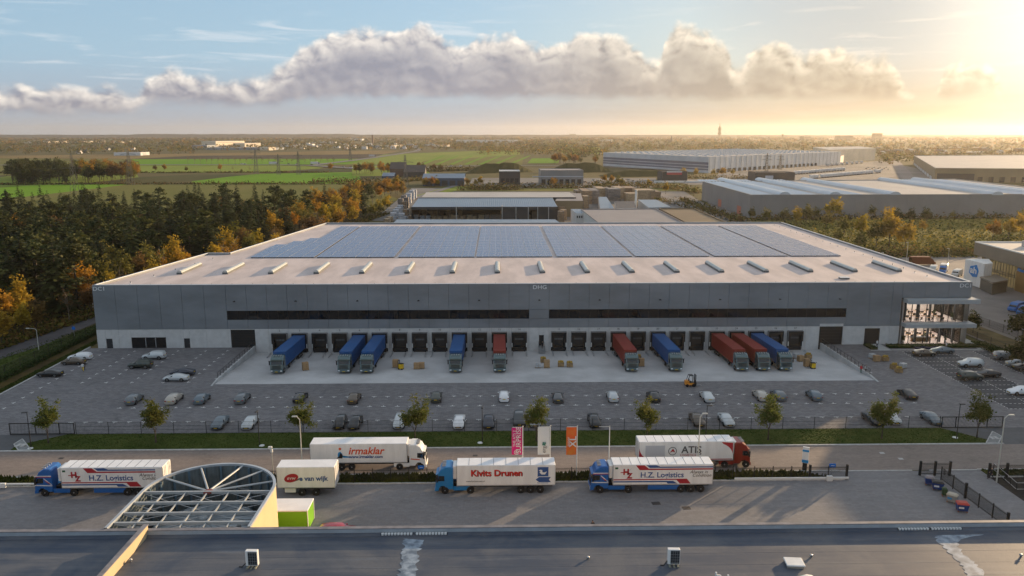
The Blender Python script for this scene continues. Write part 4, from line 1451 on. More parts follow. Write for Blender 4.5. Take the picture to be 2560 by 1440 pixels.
hall([(p.x, p.y) for p in (P(1440, 533, 7), P(1464, 533, 7), P(1452, 522.5, 7), P(1427, 522.5, 7))], 7, 'white', 'blue', 'small white office block with four windows by the timber yard', 'office_block', 'building', None, 0, 0,
     [(0, 4.5, 5.7, .08 + .23 * k, .22 + .23 * k, wdark, 'window', .08) for k in range(4)] + [(0, 1.0, 2.4, .1, .9, wdark, 'window', .08)])
hall([(p.x, p.y) for p in (P(1500, 560, 8), P(1716, 560, 8), P(1640, 521.5, 8), P(1452, 523, 8))], 8, 'white', 'grey', 'pale hall with wide grey flat roof behind the warehouse', 'hall', 'building', None, 0, .3)
hall([(p.x, p.y) for p in (P(1722, 560, 7), P(1826, 560, 7), P(1737, 521, 7), P(1647, 521, 7))], 7, 'dark', 'brown', 'hall with mossy brown roof beside the grey flat roof', 'hall', 'building', None, 0, .4)
hall([(p.x, p.y) for p in (P(1622, 519, 6), P(1677, 517, 6), P(1640, 499, 6), P(1595, 499, 6))], 6, 'steel', 'blue', 'small hall with cluttered blue white roof in the timber yard', 'hall', 'building')
hall([(p.x, p.y) for p in (P(1540, 521, 6), P(1592, 520, 6), P(1585, 503, 6), P(1537, 503, 6))], 6, 'white', 'dark', 'small hall with dark sloping roof in the timber yard', 'hall', 'building')
hall([(p.x, p.y) for p in (P(1500, 521, 5), P(1535, 520, 5), P(1516, 492, 5), P(1496, 492, 5))], 5, 'white', 'blue', 'narrow blue roofed shed left of the steel chimney', 'hall', 'building')
p = P(1589, 522)
cp_ = new('steel_chimney', None, None, p, 0, 'slim pale steel chimney in the timber yard', 'chimney')
new('pipe', MB(bp_m).tube((0, 0, 0), (0, 0, ztop(1589, 477, 522)), .75, n=10), cp_)
new('chimney_cap', MB(steel_m).lathe([(.9, 0), (.9, .4), (.5, .6)], (0, 0, ztop(1589, 477, 522)), n=10), cp_)
# stacks of timber and wrapped goods in the works yard
st_m = [plain('stack_wood', (.30, .20, .12), ns=.8, na=.2), plain('stack_pale', (.40, .29, .18), ns=.8, na=.2), plain('stack_wrap', (.46, .47, .50), ns=.8, na=.15), plain('stack_grey', (.20, .175, .16), ns=.8, na=.2)]
def stack(px, py, w, d, h, mi, label, rz=0.0):
    p = P(px, py)
    r = new('timber_stack', None, None, p, rz, label, 'timber stack', 'timber stacks in the yard behind the warehouse')
    nl = max(2, min(5, int(h / 1.2)))
    me = MB(st_m[mi]).bbox(-w / 2, w / 2, -d / 2, d / 2, .06, h / nl - .06, .08).mesh('layer')
    for k in range(nl): new('layer', me, r, (rf_.uniform(-.12, .12), rf_.uniform(-.1, .1), k * h / nl))
    if mi != 2: new('batten', MB(st_m[3]).box(-w / 2 + .3, -w / 2 + .6, -d / 2 - .05, d / 2 + .05, 0, h + .03).box(w / 2 - .6, w / 2 - .3, -d / 2 - .05, d / 2 + .05, 0, h + .03), r)


SW = ('brown timber stack', 'pale timber stack', 'wrapped white stack', 'greyish timber stack')
for k in range(26):
    px = 1012 + k * 14.6 + rf_.uniform(-3, 3)
    if 1100 < px < 1112 or px > 1395: continue
    mi = rf_.choice((2, 2, 0, 1)) if px < 1110 else rf_.choice((0, 1, 1, 3))
    stack(px, 548, rf_.uniform(2.4, 3.2), 3, rf_.choice((1.8, 2.2, 2.6, 4.6)) if px > 1250 else rf_.choice((1.8, 2.2, 2.6)), mi, '%s, %s from the left along the open shed' % (SW[mi], NUMW[k + 1]))
for k, (px, py, h, mi) in enumerate(((968, 556, 2.2, 1), (975, 553, 2.6, 1), (984, 549, 4.0, 2), (990, 543, 4.4, 2), (996, 539, 4.8, 2), (1001, 533, 5, 2), (1006, 531, 4.2, 0), (1010, 527, 6, 0), (1002, 522, 6.5, 3), (1016, 520, 7, 3), (1010, 514, 7, 3), (1022, 508, 7, 2), (1030, 500, 7, 2), (1036, 496, 6.5, 2), (1004, 548, 3.5, 2), (1015, 538, 3.5, 0))):
    stack(px, py, 3.4, 3.4, h, mi, '%s, %s of the row left of the sheds' % (SW[mi], NUMW[k + 1]))
for k in range(9): stack(1030 + k * 30 if k < 5 else 1280 + (k - 5) * 34, 539, 2.6, 3, 5.2, rf_.choice((0, 1)), '%s, %s of those inside the open shed' % ('tall timber stack', NUMW[k + 1]))
for k, (px, py, w, d, h, mi) in enumerate(((1462, 506, 7, 26, 9, 0), (1480, 505, 7, 26, 9, 3), (1498, 495, 7, 22, 8, 1), (1447, 503, 6, 20, 8, 0), (1512, 491, 5, 10, 7, 0), (1531, 500, 9, 16, 8.5, 3), (1544, 494, 7, 22, 8, 1), (1541, 500, 6, 10, 4.5, 1), (1570, 492, 9, 20, 7.5, 0), (1578, 503, 9, 12, 6, 1), (1608, 497, 14, 18, 7, 1), (1632, 497, 8, 18, 6, 0), (1398, 528, 3, 4, 6, 0), (1403, 542, 3.5, 4, 6, 0), (1408, 550, 3.5, 4, 6, 1), (1402, 555, 3.5, 4, 6, 0), (1420, 533, 5, 3, 3.5, 1), (1594, 515, 6, 8, 3, 1), (1607, 518, 6, 6, 2.6, 1), (1463, 520, 4, 8, 8, 1), (1432, 518, 4, 5, 7, 1), (1420, 517, 4, 5, 7, 1))):
    stack(px, py, w, d, h, mi, '%s, %s of the tall block right of the sheds' % (SW[mi], NUMW[k + 1]))

# the long grey hall on the right with ribbed roof lights
pc = P(1874, 546)
pl_ = P(1754, 500)
hh = ztop(1875, 487, 546)
pr_ = Vector((P(2720, 543).x, pc.y + 2))
ghp = [(pc.x, pc.y), (pr_.x, pr_.y), (pr_.x + 10, pl_.y + 30), (pl_.x, pl_.y)]
ora_m = mat('orange_door', (.46, .12, .07), .5)
gh = hall(ghp, hh, 'grey', 'pale', 'huge grey hall with ribbed white roof lights beyond the meadow', 'hall', 'building', None, 0, .5,
          [(3, .2, 5.0, .40, .47, ora_m, 'roller_door', .12), (3, .2, 5.0, .78, .85, ora_m, 'roller_door', .12), (0, .2, 2.4, .305, .308, wdark, 'door', .12)])
cc = gh.location
pn_m = HW['grey']
pme_ = MB(pn_m).box(.06, 5.94, -.10, .0, .1, hh - .15).mesh('wall_panel')
for k in range(int((pr_.x - pc.x) / 6)): new('wall_panel', pme_, gh, (pc.x - cc.x + 6 * k, pc.y - cc.y + .0 + 2 * 6 * k / (pr_.x - pc.x), 0))
d = Vector((pl_.x - pc.x, pl_.y - pc.y))
nrm = math.atan2(-d.y, -d.x)
for k in range(int(d.length / 6)):
    t = (k * 6) / d.length
    o = new('wall_panel', pme_, gh, (pc.x - cc.x + d.x * (t + 6 / d.length), pc.y - cc.y + d.y * (t + 6 / d.length), 0), nrm)
rl_m = mat('ribbed_roof_light', (.50, .54, .58), .35, ns=.05, na=.05)
dep = pl_.y + 24 - pc.y
slx = (pl_.x - pc.x) / (pl_.y - pc.y)
def roofx(px, py): return P(px, py, hh).x - cc.x
for x0, x1, kind in ((1905, 1935, 'r'), (1880, 1900, 'r'), (1985, 2045, 'r'), (2120, 2165, 'r'), (2560, 2600, 'r'), (2640, 2700, 'r')):
    xa, xb = roofx(x0, 486), roofx(x1, 486)
    b_ = MB(rl_m)
    n_ = max(3, int((xb - xa) / 2.2))
    y0 = pc.y - cc.y + .8
    for j in range(n_):
        u0, u1 = xa + (xb - xa) * j / n_, xa + (xb - xa) * (j + .85) / n_
        b_.rings([[(u0 + dx, yy, hh - .42), ((u0 + u1) / 2 + dx, yy, hh + .1), (u1 + dx, yy, hh - .42)] for yy, dx in ((y0, 0), (y0 + dep, dep * slx))], 0, False, False, False)
    new('roof_light_field', b_, gh)
for px in (1950, 2075, 2225, 2480, 2590):
    x0 = roofx(px, 484)
    y0 = pc.y - cc.y + .8
    b_ = MB(rl_m)
    prof_ = [(-3.2, -.45), (-2.9, .5), (-1.6, 1.35), (0, 1.6), (1.6, 1.35), (2.9, .5), (3.2, -.45)]
    b_.rings([[(x0 + u + dx, yy, hh + w) for u, w in prof_] for yy, dx in ((y0, 0), (y0 + dep, dep * slx))], 0, True, True, False)
    new('barrel_roof_light', b_, gh)

# the striped white distribution hall
c0, cl_, cr_ = P(1770, 433), P(1508, 414), P(2100, 411)
hz_ = ztop(1770, 392, 433)
bk = Vector((cr_.x + cl_.x - c0.x, cr_.y + cl_.y - c0.y))
wl = [(cl_.x, cl_.y), (c0.x, c0.y), (cr_.x, cr_.y), (bk.x, bk.y)]
stripe_m, pst = plain('violet_grey_stripe', (.15, .15, .20)), plain('pale_stripe', (.50, .52, .56))
def wallgroups(): return [(0, hz_ * a, hz_ * b_, .0, 1.0, m, 'stripe', .25) for a, b_, m in ((.0, .16, pst), (.16, .27, stripe_m), (.27, .31, pst), (.31, .46, stripe_m), (.46, .50, pst), (.50, .66, stripe_m), (.66, .98, pst))]
bh = hall(wl, hz_, 'white', 'pale', 'very large white distribution hall with violet grey stripes in the middle distance', 'hall', 'building', None, 0, .0,
          wallgroups() + [(1, .2, 4.5, .05 + k * .034, .068 + k * .034, wdark, 'dock_door', .3) for k in range(22)] + [(1, 0, hz_ * .99, .004 + k * .0333, .0065 + k * .0333, plain('pale_joint', (.40, .38, .35)), 'panel_joint', .12) for k in range(30)])
cb = bh.location
rd = MB(rl_m)
u_ = Vector((c0.x - cl_.x, c0.y - cl_.y)) / 14
v_ = Vector((cr_.x - c0.x, cr_.y - c0.y)) / 26
for i in range(1, 14):
    for j in range(1, 26):
        q = Vector((cl_.x - cb.x, cl_.y - cb.y)) + u_ * i + v_ * j
        rd.obox((q.x, q.y, hz_ + .5), 2.2, 1.0, .6, math.atan2(u_.y, u_.x))
new('roof_dome_rows', rd, bh, kind='stuff')
a_ = P(2072, 408)
hall([(a_.x, a_.y), (P(2187, 401).x, P(2187, 401).y), (P(2150, 392).x, P(2150, 392).y), (P(2030, 396).x, P(2030, 396).y)], ztop(2100, 374, 407), 'cream', 'pale', 'tall cream block at the far end of the striped white hall', 'hall', 'building')
hall([(P(2060, 412).x, P(2060, 412).y), (P(2100, 410).x, P(2100, 410).y), (P(2110, 405).x, P(2110, 405).y), (P(2062, 406).x, P(2062, 406).y)], ztop(2080, 392, 412), 'grey', 'grey', 'small grey office before the tall cream block', 'office_block', 'building', None, 0, 0, [(0, 4, 10, .1 + .2 * k, .22 + .2 * k, wdark, 'window', .3) for k in range(4)])
# brown hall far right
q = [P(2335, 455), P(2640, 458), P(2600, 408), P(2283, 411)]
hall([(p.x, p.y) for p in q], ztop(2335, 420, 455), 'brown', 'pale', 'wide brown hall with pale roof on the far right', 'hall', 'building', None, 0, .8, [(0, .3, 5.5, .36 + .09 * k, .40 + .09 * k, wdark, 'dock_door', .3) for k in range(6)] + [(0, .3, 8.5, .02, .33, HW['dark'], 'dock_recess', .2)] + [(3, .3, 3.5, .05 + .1 * k, .12 + .1 * k, pst, 'wall_light', .2) for k in range(9)])
# middle distance works and offices
hall(rect(1352, 1458, 463, 40), ztop(1400, 442, 463) + 6, 'grey', 'grey', 'long low grey office with white trim and glass front in the middle distance', 'office_block', 'building', None, 0, .3,
     [(0, ztop(1400, 442, 463) - .2, ztop(1400, 442, 463) + .6, -.2, 1, pst, 'white_trim', .4)] + [(0, .5, 5.5, .02 + .14 * k, .11 + .14 * k, wdark, 'window', .3) for k in range(7)])
hall(rect(1248, 1300, 462, 30), ztop(1270, 428, 462), 'dark', 'white', 'dark end block of the low grey office with white roof edge', 'office_block', 'building', None, 0, .4, [(0, 2, 6, .1 + .22 * k, .26 + .22 * k, wdark, 'window', .3) for k in range(4)])
hall(rect(1058, 1160, 465, 30), ztop(1100, 445, 465), 'blue', 'blue', 'blue open shed with silver roof beside the farm', 'shed', 'shed', None, 3.2, 0, [(0, .2, 5, .08 + .19 * k, .22 + .19 * k, HW['dark'], 'opening', .15) for k in range(5)])
hall(rect(1655, 1718, 452, 24), ztop(1690, 429, 452), 'dark', 'dark', 'dark box building with red and white sign band', 'hall', 'building', None, 0, .3, [(0, 6, 9, .18, .78, mat('red_sign_band', (.42, .06, .06), .5), 'sign_band', .3), (0, 8.4, 9.6, .18, .78, pst, 'sign_band', .32), (1, 0, ztop(1690, 429, 452), 0, 1, HW['cream'], 'painted_lit_wall', .1)])  # sunlit side put into the colour: a cream face on the dark box
hall(rect(1888, 1986, 454, 24), ztop(1930, 431, 454), 'dark', 'dark', 'dark hall with pale gate left of the parked trailers', 'hall', 'building', None, 0, .3, [(0, .3, 6, .25, .45, pst, 'gate', .3)])
hall(rect(1630, 1760, 457, 6), 1.6, 'white', 'white', 'low white concrete wall before the dark box building', 'concrete_wall', 'wall')
for px0, px1, pyb, pyt, g, wm, lb in ((975, 1012, 441, 422, 7, 'brick', 'brick farmhouse with dark tiled roof behind the pylon'), (1010, 1062, 443, 430, 7, 'dark', 'dark barn with solar roof at the farm'), (955, 985, 445, 440, 3, 'blue', 'small blue roofed shed at the farm')):
    hall(rect(px0, px1, pyb, 22), ztop(px0, pyt, pyb), wm, 'tile' if wm != 'blue' else 'blue', lb, 'farm_building', 'farm building', 'farm buildings beside the motorway', g)
# far halls in the haze
FH = [(540, 612, 368, 353, 60, 'cream', 'tall cream hall catching the sun far off at left', 'white'), (612, 652, 367.5, 358, 50, 'cream', 'lower cream wing of the tall sunlit hall', 'white'), (516, 690, 375, 369, 60, 'steel', 'long low grey hall before the tall cream hall', 'grey'), (480, 518, 374, 363, 50, 'steel', 'grey block at the left end of the far works', 'grey'),
      (50, 118, 357.5, 354.5, 60, 'white', 'thin white hall on the far left horizon', 'white'), (118, 168, 358, 353.5, 60, 'cream', 'cream hall second on the far left horizon', 'white'), (210, 265, 357.5, 353, 60, 'cream', 'cream hall third on the far left horizon', 'white'), (300, 345, 357, 352.5, 60, 'cream', 'cream hall fourth on the far left horizon', 'white'),
      (875, 905, 352, 347, 60, 'white', 'pale hall left of the brick chimney', 'white'), (945, 1030, 351.5, 348.5, 60, 'steel', 'long dark hall right of the brick chimney', 'white'), (1140, 1295, 357.5, 350, 60, 'white', 'long white hall in the centre distance', 'white'), (285, 352, 389, 381, 30, 'white', 'pale greenhouses on the left plain', 'grey'),
      (672, 690, 376, 368, 30, 'cream', 'small sunlit cream block right of the grey hall', 'white'), (700, 735, 368, 364, 40, 'white', 'white hall among the far works', 'white'), (740, 780, 364, 360, 40, 'white', 'white hall behind the far works', 'pale'), (780, 835, 358, 354.5, 50, 'white', 'thin white hall below the blue hills', 'white'),
      (860, 885, 367, 363, 30, 'white', 'white hall by the motorway junction', 'white'), (920, 950, 370, 364, 30, 'steel', 'grey hall below the brick chimney', 'grey'), (980, 1010, 367, 363, 30, 'cream', 'cream hall right of the brick chimney', 'pale'), (1060, 1090, 364, 360, 30, 'white', 'white hall left of the long centre hall', 'white'), (1100, 1125, 367, 362, 30, 'cream', 'cream hall before the long centre hall', 'pale'),
      (1505, 1530, 353, 349, 40, 'white', 'white house block above the striped hall', 'pale'), (2150, 2190, 378, 374, 40, 'white', 'pale hall behind the cream block', 'white'), (2330, 2480, 373, 369, 40, 'brown', 'long pale roofed hall at far right', 'pale'), (2420, 2470, 386, 381, 30, 'cream', 'white roofed house at far right', 'white'), (2100, 2132, 352, 339, 60, 'brown', 'block of flats in the golden haze', 'grey'), (2188, 2205, 352, 333, 40, 'brown', 'tall tower block in the golden haze', 'grey'), (1366, 1376, 352, 344, 40, 'brown', 'dark tower block in the centre distance', 'grey'), (1425, 1440, 344, 335, 60, 'brown', 'low block on the centre horizon', 'grey'), (2010, 2026, 352, 341, 60, 'brown', 'hazy block left of the flats', 'grey')]
for px0, px1, pyb, pyt, dp_, wm, lb, rm in FH:
    fp = rect(px0, px1, pyb, dp_ * 1.5)
    if wm == 'cream':
        a_, dx = P(px0, pyb), P(px1, pyb).x - P(px0, pyb).x
        b2 = Vector((Q(px1, pyb, a_.y + dx * 1.6).x, a_.y + dx * 1.6))
        n2 = Vector((-(b2.y - a_.y), b2.x - a_.x)).normalized() * dp_
        fp = [(a_.x, a_.y), (b2.x, b2.y), (b2.x + n2.x, b2.y + n2.y), (a_.x + n2.x, a_.y + n2.y)]
    hall(fp, ztop((px0 + px1) / 2, pyt, pyb), wm, rm, lb, 'distant_hall', 'building', 'buildings far off in the haze', 0, 0,
         [(0, .0 + ztop((px0 + px1) / 2, pyt, pyb) * .72, ztop((px0 + px1) / 2, pyt, pyb) * .8, .05, .95, HR['dark'] if wm == 'brown' else HR['grey'], 'window_band', .3)] if pyb - pyt > 8 else ())
for k in range(46):
    left = k < 30
    px = rf_.uniform(690, 1130) if left else rf_.uniform(2190, 2560)
    py = rf_.uniform(361, 374) if left else rf_.uniform(377, 392)
    w = rf_.uniform(6, 17)
    wm = rf_.choice(('white', 'cream', 'white', 'steel')) if left else rf_.choice(('cream', 'brown', 'brick'))
    hall(rect(px, px + w, py, 20), rf_.uniform(5, 9), wm, rf_.choice(('white', 'pale', 'grey')) if left else rf_.choice(('tile', 'tile', 'pale')), ('%s works building in the far town, %s by %s' % (wm, 'near' if py > 368 else 'behind', 'the motorway junction' if px > 860 else 'the cream hall')) if left else 'house with %s walls in the hazy estate at far right' % wm, 'distant_hall' if left else 'distant_house', 'building', 'small far buildings', 0 if left else 3)
for k, (px, py) in enumerate(((208, 382), (262, 376), (276, 375), (326, 374), (236, 372), (190, 384))):
    hall(rect(px, px + 9, py, 14), 4, 'white' if k % 2 else 'dark', 'tile', '%s gabled farmhouse on the left plain, %s from the left wood' % ('white' if k % 2 else 'dark', ORD[k]), 'farmhouse', 'farmhouse', 'farmhouses on the left plain', 5)
# towers
def tower(px, pyb, prof_, label, name, cat, m):
    p = P(px, pyb)
    r = new(name, None, None, (p.x, p.y, 0), 0, label, cat)
    pv_ = [(rr * p.y / FPX, ztop(px, y, pyb)) for rr, y in prof_]
    new('shaft', MB(m).lathe(pv_, n=10), r)
    return r, p


t_, p = tower(1798, 348, [(3.2, 348), (2.8, 336)], 'slim telecom tower with wide platforms on the horizon', 'telecom_tower', 'tower', HW['brown'])
for y0, y1, rr in ((336, 331, 4.6), (331, 326, 3.2), (326, 319, 4.2), (319, 315, 2.4), (315, 307, .8)):
    new('platform' if rr > 3 else 'mast', MB(HW['brown']).lathe([(rr * p.y / FPX * .8, ztop(1798, y0, 348)), (rr * p.y / FPX, ztop(1798, y0 - 1, 348)), (rr * p.y / FPX * .9, ztop(1798, y1, 348))], n=10), t_)
t_, p = tower(932, 362, [(2.6, 362), (1.9, 337)], 'tall red brick chimney beyond the motorway', 'brick_chimney', 'chimney', HW['brick'])
t_, p = tower(1679, 356, [(3.4, 356), (3.2, 347), (.1, 338)], 'church spire in the hazy town', 'church', 'church', HW['dark'])
new('nave', MB(HW['dark']).box(-35, -8, -8, 8, 0, 14), t_)
t_, p = tower(1956, 352, [(1.0, 352), (1.0, 341), (2.8, 340), (2.8, 337), (1.5, 335)], 'small mushroom water tower on the horizon', 'water_tower', 'tower', HW['brown'])
# pylons
py_m = mat('pylon_steel', (.16, .15, .13), .6, .3)
def pylon(px, pyb, pyt, label):
    p = P(px, pyb)
    H = ztop(px, pyt, pyb)
    r = new('pylon', None, None, (p.x, p.y, 0), rf_.uniform(-.2, .2), label, 'pylon', 'electricity pylons on the plain')
    w = H * .075
    t = max(.16, p.y * .00030)
    b_ = MB(py_m)
    for sx in (-1, 1):
        for sy in (-1, 1): b_.bar((sx * w, sy * w, 0), (sx * w * .16, sy * w * .16, H * .97), t, t)
    n_ = 7
    for k in range(n_):
        z0, z1 = H * .9 * k / n_, H * .9 * (k + 1) / n_
        a, c_ = w * (1 - .84 * z0 / H), w * (1 - .84 * z1 / H)
        for sy in (-1, 1):
            b_.bar((-a, sy * a, z0), (c_, sy * c_, z1), t * .6, t * .6).bar((a, sy * a, z0), (-c_, sy * c_, z1), t * .6, t * .6)
    new('lattice', b_, r)
    for z, wd_ in ((.62, .26), (.80, .20)):
        c_ = MB(py_m)
        for s in (-1, 1): c_.bar((0, 0, H * (z + .05)), (s * H * wd_, 0, H * z), t * .8, t * .8).bar((0, 0, H * z), (s * H * wd_, 0, H * z), t * .8, t * .8)
        new('crossarm', c_, r)


for a in ((188, 487, 380, 'tall pylon before the round wood, nearest on the left plain'), (327, 463, 368, 'pylon right of the round wood'), (641, 436, 369, 'pylon at the far tip of the bright green field'), (697, 437, 384, 'pylon between the other two at the bright field'), (747, 437, 377, 'dark pylon at the edge of the bright green field'),
          (876, 402, 357, 'thin pylon by the motorway curve'), (1015, 494, 384, 'tall pylon beside the farm and timber yard'), (1916, 430, 381, 'pylon before the long sunlit wall, largest'), (1950, 425, 384, 'pylon before the long sunlit wall, second'), (2005, 416, 381, 'pylon before the long sunlit wall, third')): pylon(*a)

# supermarket depot on the right
ah = P(2500, 770)
tan_m, dkb = mat('bronze_cladding', (.20, .165, .125), .5, ns=.2, na=.08), mat('golden_wood', (.27, .155, .05), .6, ns=.4, na=.15)
za = 11.5
q = [P(2437, 606, za), P(2437, 606, za)]
sp_ = new('supermarket_depot', None, None, (P(2437, 606, za).x, P(2437, 606, za).y, 0), label='bronze clad supermarket depot with white sign tower at the right edge', cat='building')
bx0, by0 = sp_.location.x, sp_.location.y
fe = P(2560, 637, za)
dv = Vector((fe.x - bx0, fe.y - by0)).normalized()
nv = Vector((-dv.y, dv.x))
if nv.x < 0: nv = -nv
Lw = 60
up_ = [Vector((0, 0)), dv * Lw, dv * Lw + nv * 50, nv * 50]
new('upper_storey', MB(tan_m).prism(up_, za - 4.0, za), sp_)
new('roof', MB(HR['pale']).prism([p + (nv * .5 if i in (0, 1) else -nv * .5) for i, p in enumerate(up_)], za, za + .06), sp_)
new('parapet', MB(bp_m).prism([up_[0], up_[1], up_[1] + nv * .45, up_[0] + nv * .45], za + .06, za + .4).prism([up_[0] + dv * .0, up_[0] + dv * .45, up_[3] + dv * .45, up_[3]], za + .06, za + .4), sp_)
lo = [v + nv * 2.0 for v in (dv * 2, dv * 24)] + [dv * 24 + nv * 30, dv * 2 + nv * 30]
new('glass_wall', MB(mat('lit_office_glass', (.05, .045, .03), .12, spec=.6, emit=(1, .75, .35, .07))).prism(lo, 0, za - 4.0), sp_)
fm = MB(black_m)
for k in range(15):
    p0 = dv * (2 + 1.55 * k) + nv * 1.95
    fm.obox((p0.x, p0.y, 3.7), .08, .08, 3.7)
for z in (3.4, 4.0, 7.0):
    a, b_ = dv * 2 + nv * 1.93, dv * 24 + nv * 1.93
    fm.bar((a.x, a.y, z), (b_.x, b_.y, z), .12, .25)
new('window_frame', fm, sp_)
lo2 = [v + nv * .4 for v in (dv * 24, dv * Lw)] + [dv * Lw + nv * 30, dv * 24 + nv * 30]
new('timber_wall', MB(dkb).prism(lo2, 0, za - 4.0), sp_)
po = [Vector(P(*q_)[:2]) - Vector((bx0, by0)) for q_ in ((2446, 722), (2478, 738), (2518, 730))]
po.append(po[0] + po[2] - po[1])
new('porch', MB(tan_m).prism(po, 3.4, 3.8), sp_)
pc_ = sum(po, Vector((0, 0))) / 4
new('porch_glass', MB(mat('porch_glass', (.09, .085, .07), .2, spec=.6)).prism([pc_ + (v - pc_) * .93 for v in po], 0, 3.4), sp_)
ac_ = up_[0] + dv * 10 + nv * 12
un = MB(steel_m).obox((ac_.x, ac_.y, za + 1.0), 2.0, 1.2, .9).obox((ac_.x + 4.4, ac_.y + 1, za + 1.1), 1.8, 1.2, 1.0)
new('roof_unit', un, sp_)
t0 = Vector(P(2414, 647, 7.7)[:2])
stw = [t0, Vector(P(2462, 660, 7.7)[:2]), Vector(P(2482, 658, 7.7)[:2]), Vector(P(2472, 647, 7.7)[:2])]
new('sign_tower', MB(white_p).prism([p - Vector((bx0, by0)) for p in stw], 0, 7.7), sp_)
e_ = (stw[1] - stw[0])
ang = math.atan2(e_.y, e_.x)
oc = (stw[0] + stw[1]) / 2 - Vector((bx0, by0))
nn = Vector((e_.y, -e_.x)).normalized()
ez = 4.75
lg = MB(mat('emblem_blue', (.012, .20, .56), .45))
hexp = [(-2.3, -.9), (-.2, -2.0), (1.9, -1.75), (2.5, .25), (1.2, 2.0), (-1.9, 1.1)]
ed_ = e_.normalized()
lg.rings([[(oc.x + ed_.x * u + nn.x * o, oc.y + ed_.y * u + nn.y * o, ez + w) for u, w in hexp] for o in (.0, .16)], 0, True, False)
new('emblem', lg, sp_)
text('ah', 2.9, white_p, 'lettering', sp_, (oc.x + nn.x * .19, oc.y + nn.y * .19, ez + .05), (PI / 2, 0, ang), extrude=.02, offset=.06, sx=1.35)
tp_ = dv * 26.5 + nv * .2
text('Albert', 1.5, mat('emblem_blue', (.012, .20, .56)), 'lettering', sp_, (tp_.x, tp_.y, za - 4.9), (PI / 2, 0, math.atan2(dv.y, dv.x)), extrude=.05, offset=.03)
hall([(129, 112), (200, 112), (200, 215), (152, 215), (129, 180)], 19, 'brown', 'pale', 'unseen high brown warehouse added to shade the car park and yard', 'hall', 'building')  # unseen hall, added so that its shadow covers the car park and yard
sheet('depot_yard', [[(112.8, 120), (160, 120), (260, 330), (110, 330)]], .008, mat('depot_paving', (.19, .175, .165), .8, ns=.1, na=.12))
sheet('field', [[(113.5, 135), (121, 135), (119, 260), (112, 260)]], .02, mat('dry_bank', (.13, .10, .04), .95, ns=.3, na=.25, bump=.5))
strip('access_road', [(2180, 655), (2440, 652), (2700, 650)], 8, farroad_m, .02)
f = new('fence', None, None, (124, 140, 0), R(93), 'grey wire fence between dry bank and supermarket yard', 'fence')
for k in range(16):
    new('post', post_me, f, (k * FW_, 0, 0))
    if k < 15: new('mesh_panel', wp, f, (k * FW_, 0, 0))
van_w = mat('van_white', (.62, .62, .60), .35)
van_b = mat('van_blue', (.02, .16, .50), .35)
def van(px, py, rz, m, boxm, L, h, label, cat='van'):
    p = P(px, py)
    side = [(-L / 2, .4), (-L / 2, h), (L / 2 - 1.9, h), (L / 2 - 1.2, h * .82 if boxm else h * .9), (L / 2 - .55, 1.25), (L / 2, 1.05), (L / 2, .4)]
    r = new('delivery_van' if cat == 'van' else 'box_lorry', None, None, p, rz, label, cat)
    new('body', MB(m).rings([[(x, y, z) for x, z in side] for y in (-1.0, 1.0)], 0, True, False), r)
    if boxm: new('box', MB(boxm).bbox(-L / 2, L / 2 - 2.1, -1.12, 1.12, .9, h + .5, .05), r)
    new('windscreen', MB(cglass0).rings([[(L / 2 - 1.16, y, h * .82), (L / 2 - .56, y, 1.32)] for y in (-.9, .9)], 0, False, False, False), r, (.03, 0, .04))
    for x in (-L / 2 + .9, L / 2 - 1.0):
        for s in (-.92, .92): new('wheel', MB(mat('tyre', (.012, .012, .013), .8)).tube((0, -.12, 0), (0, .12, 0), .36, n=14).mesh('wheel'), r, (x, s, .36))


cglass0 = mat('car_glass', (.012, .015, .018), .05, spec=.7)
van(2358, 681, -2.2, van_b, van_w, 6.5, 2.4, 'blue and white delivery lorry before the sign tower', 'lorry')
van(2392, 690, -2.4, van_w, None, 5.2, 2.2, 'white delivery van beside the blue and white one')
van(2333, 676, -2.2, van_w, None, 4.6, 1.7, 'low pale van half hidden by the warehouse parapet')
van(2540, 777, -2.6, van_b, None, 5.4, 2.4, 'blue delivery van at the picture edge, further one')
van(2562, 786, -2.6, van_b, None, 5.4, 2.4, 'blue delivery van at the picture edge, nearer one')
van(2305, 662, 0, mat('rusty_red', (.16, .05, .02), .6), mat('rusty_red', (.16, .05, .02), .6), 9, 2.6, 'rust red container truck beyond the warehouse corner', 'lorry')
for px, pyb, pyt in ((2265, 662, 607), (2368, 668, 622), (2207, 648, 632)):
    p = P(px, pyb)
    h = ztop(px, pyt, pyb)
    stamp('street_lamp', [('post', MB(pale0 := mat('pale_lamp_metal', (.50, .50, .46), .45, .2)).tube((0, 0, 0), (0, 0, h), .09, .06, n=6).mesh('post'), (0, 0, 0), []), ('lamp_head', MB(pale0).bbox(-.1, .8, -.15, .15, h, h + .15, .03).mesh('lamp_head'), (0, 0, 0), [])], p, 2.0, 'pale street lamp by the supermarket road, %s' % {2265: 'tallest', 2368: 'beside the delivery vehicles', 2207: 'behind the parapet'}[px], 'street lamp', 'street lamps by the supermarket')

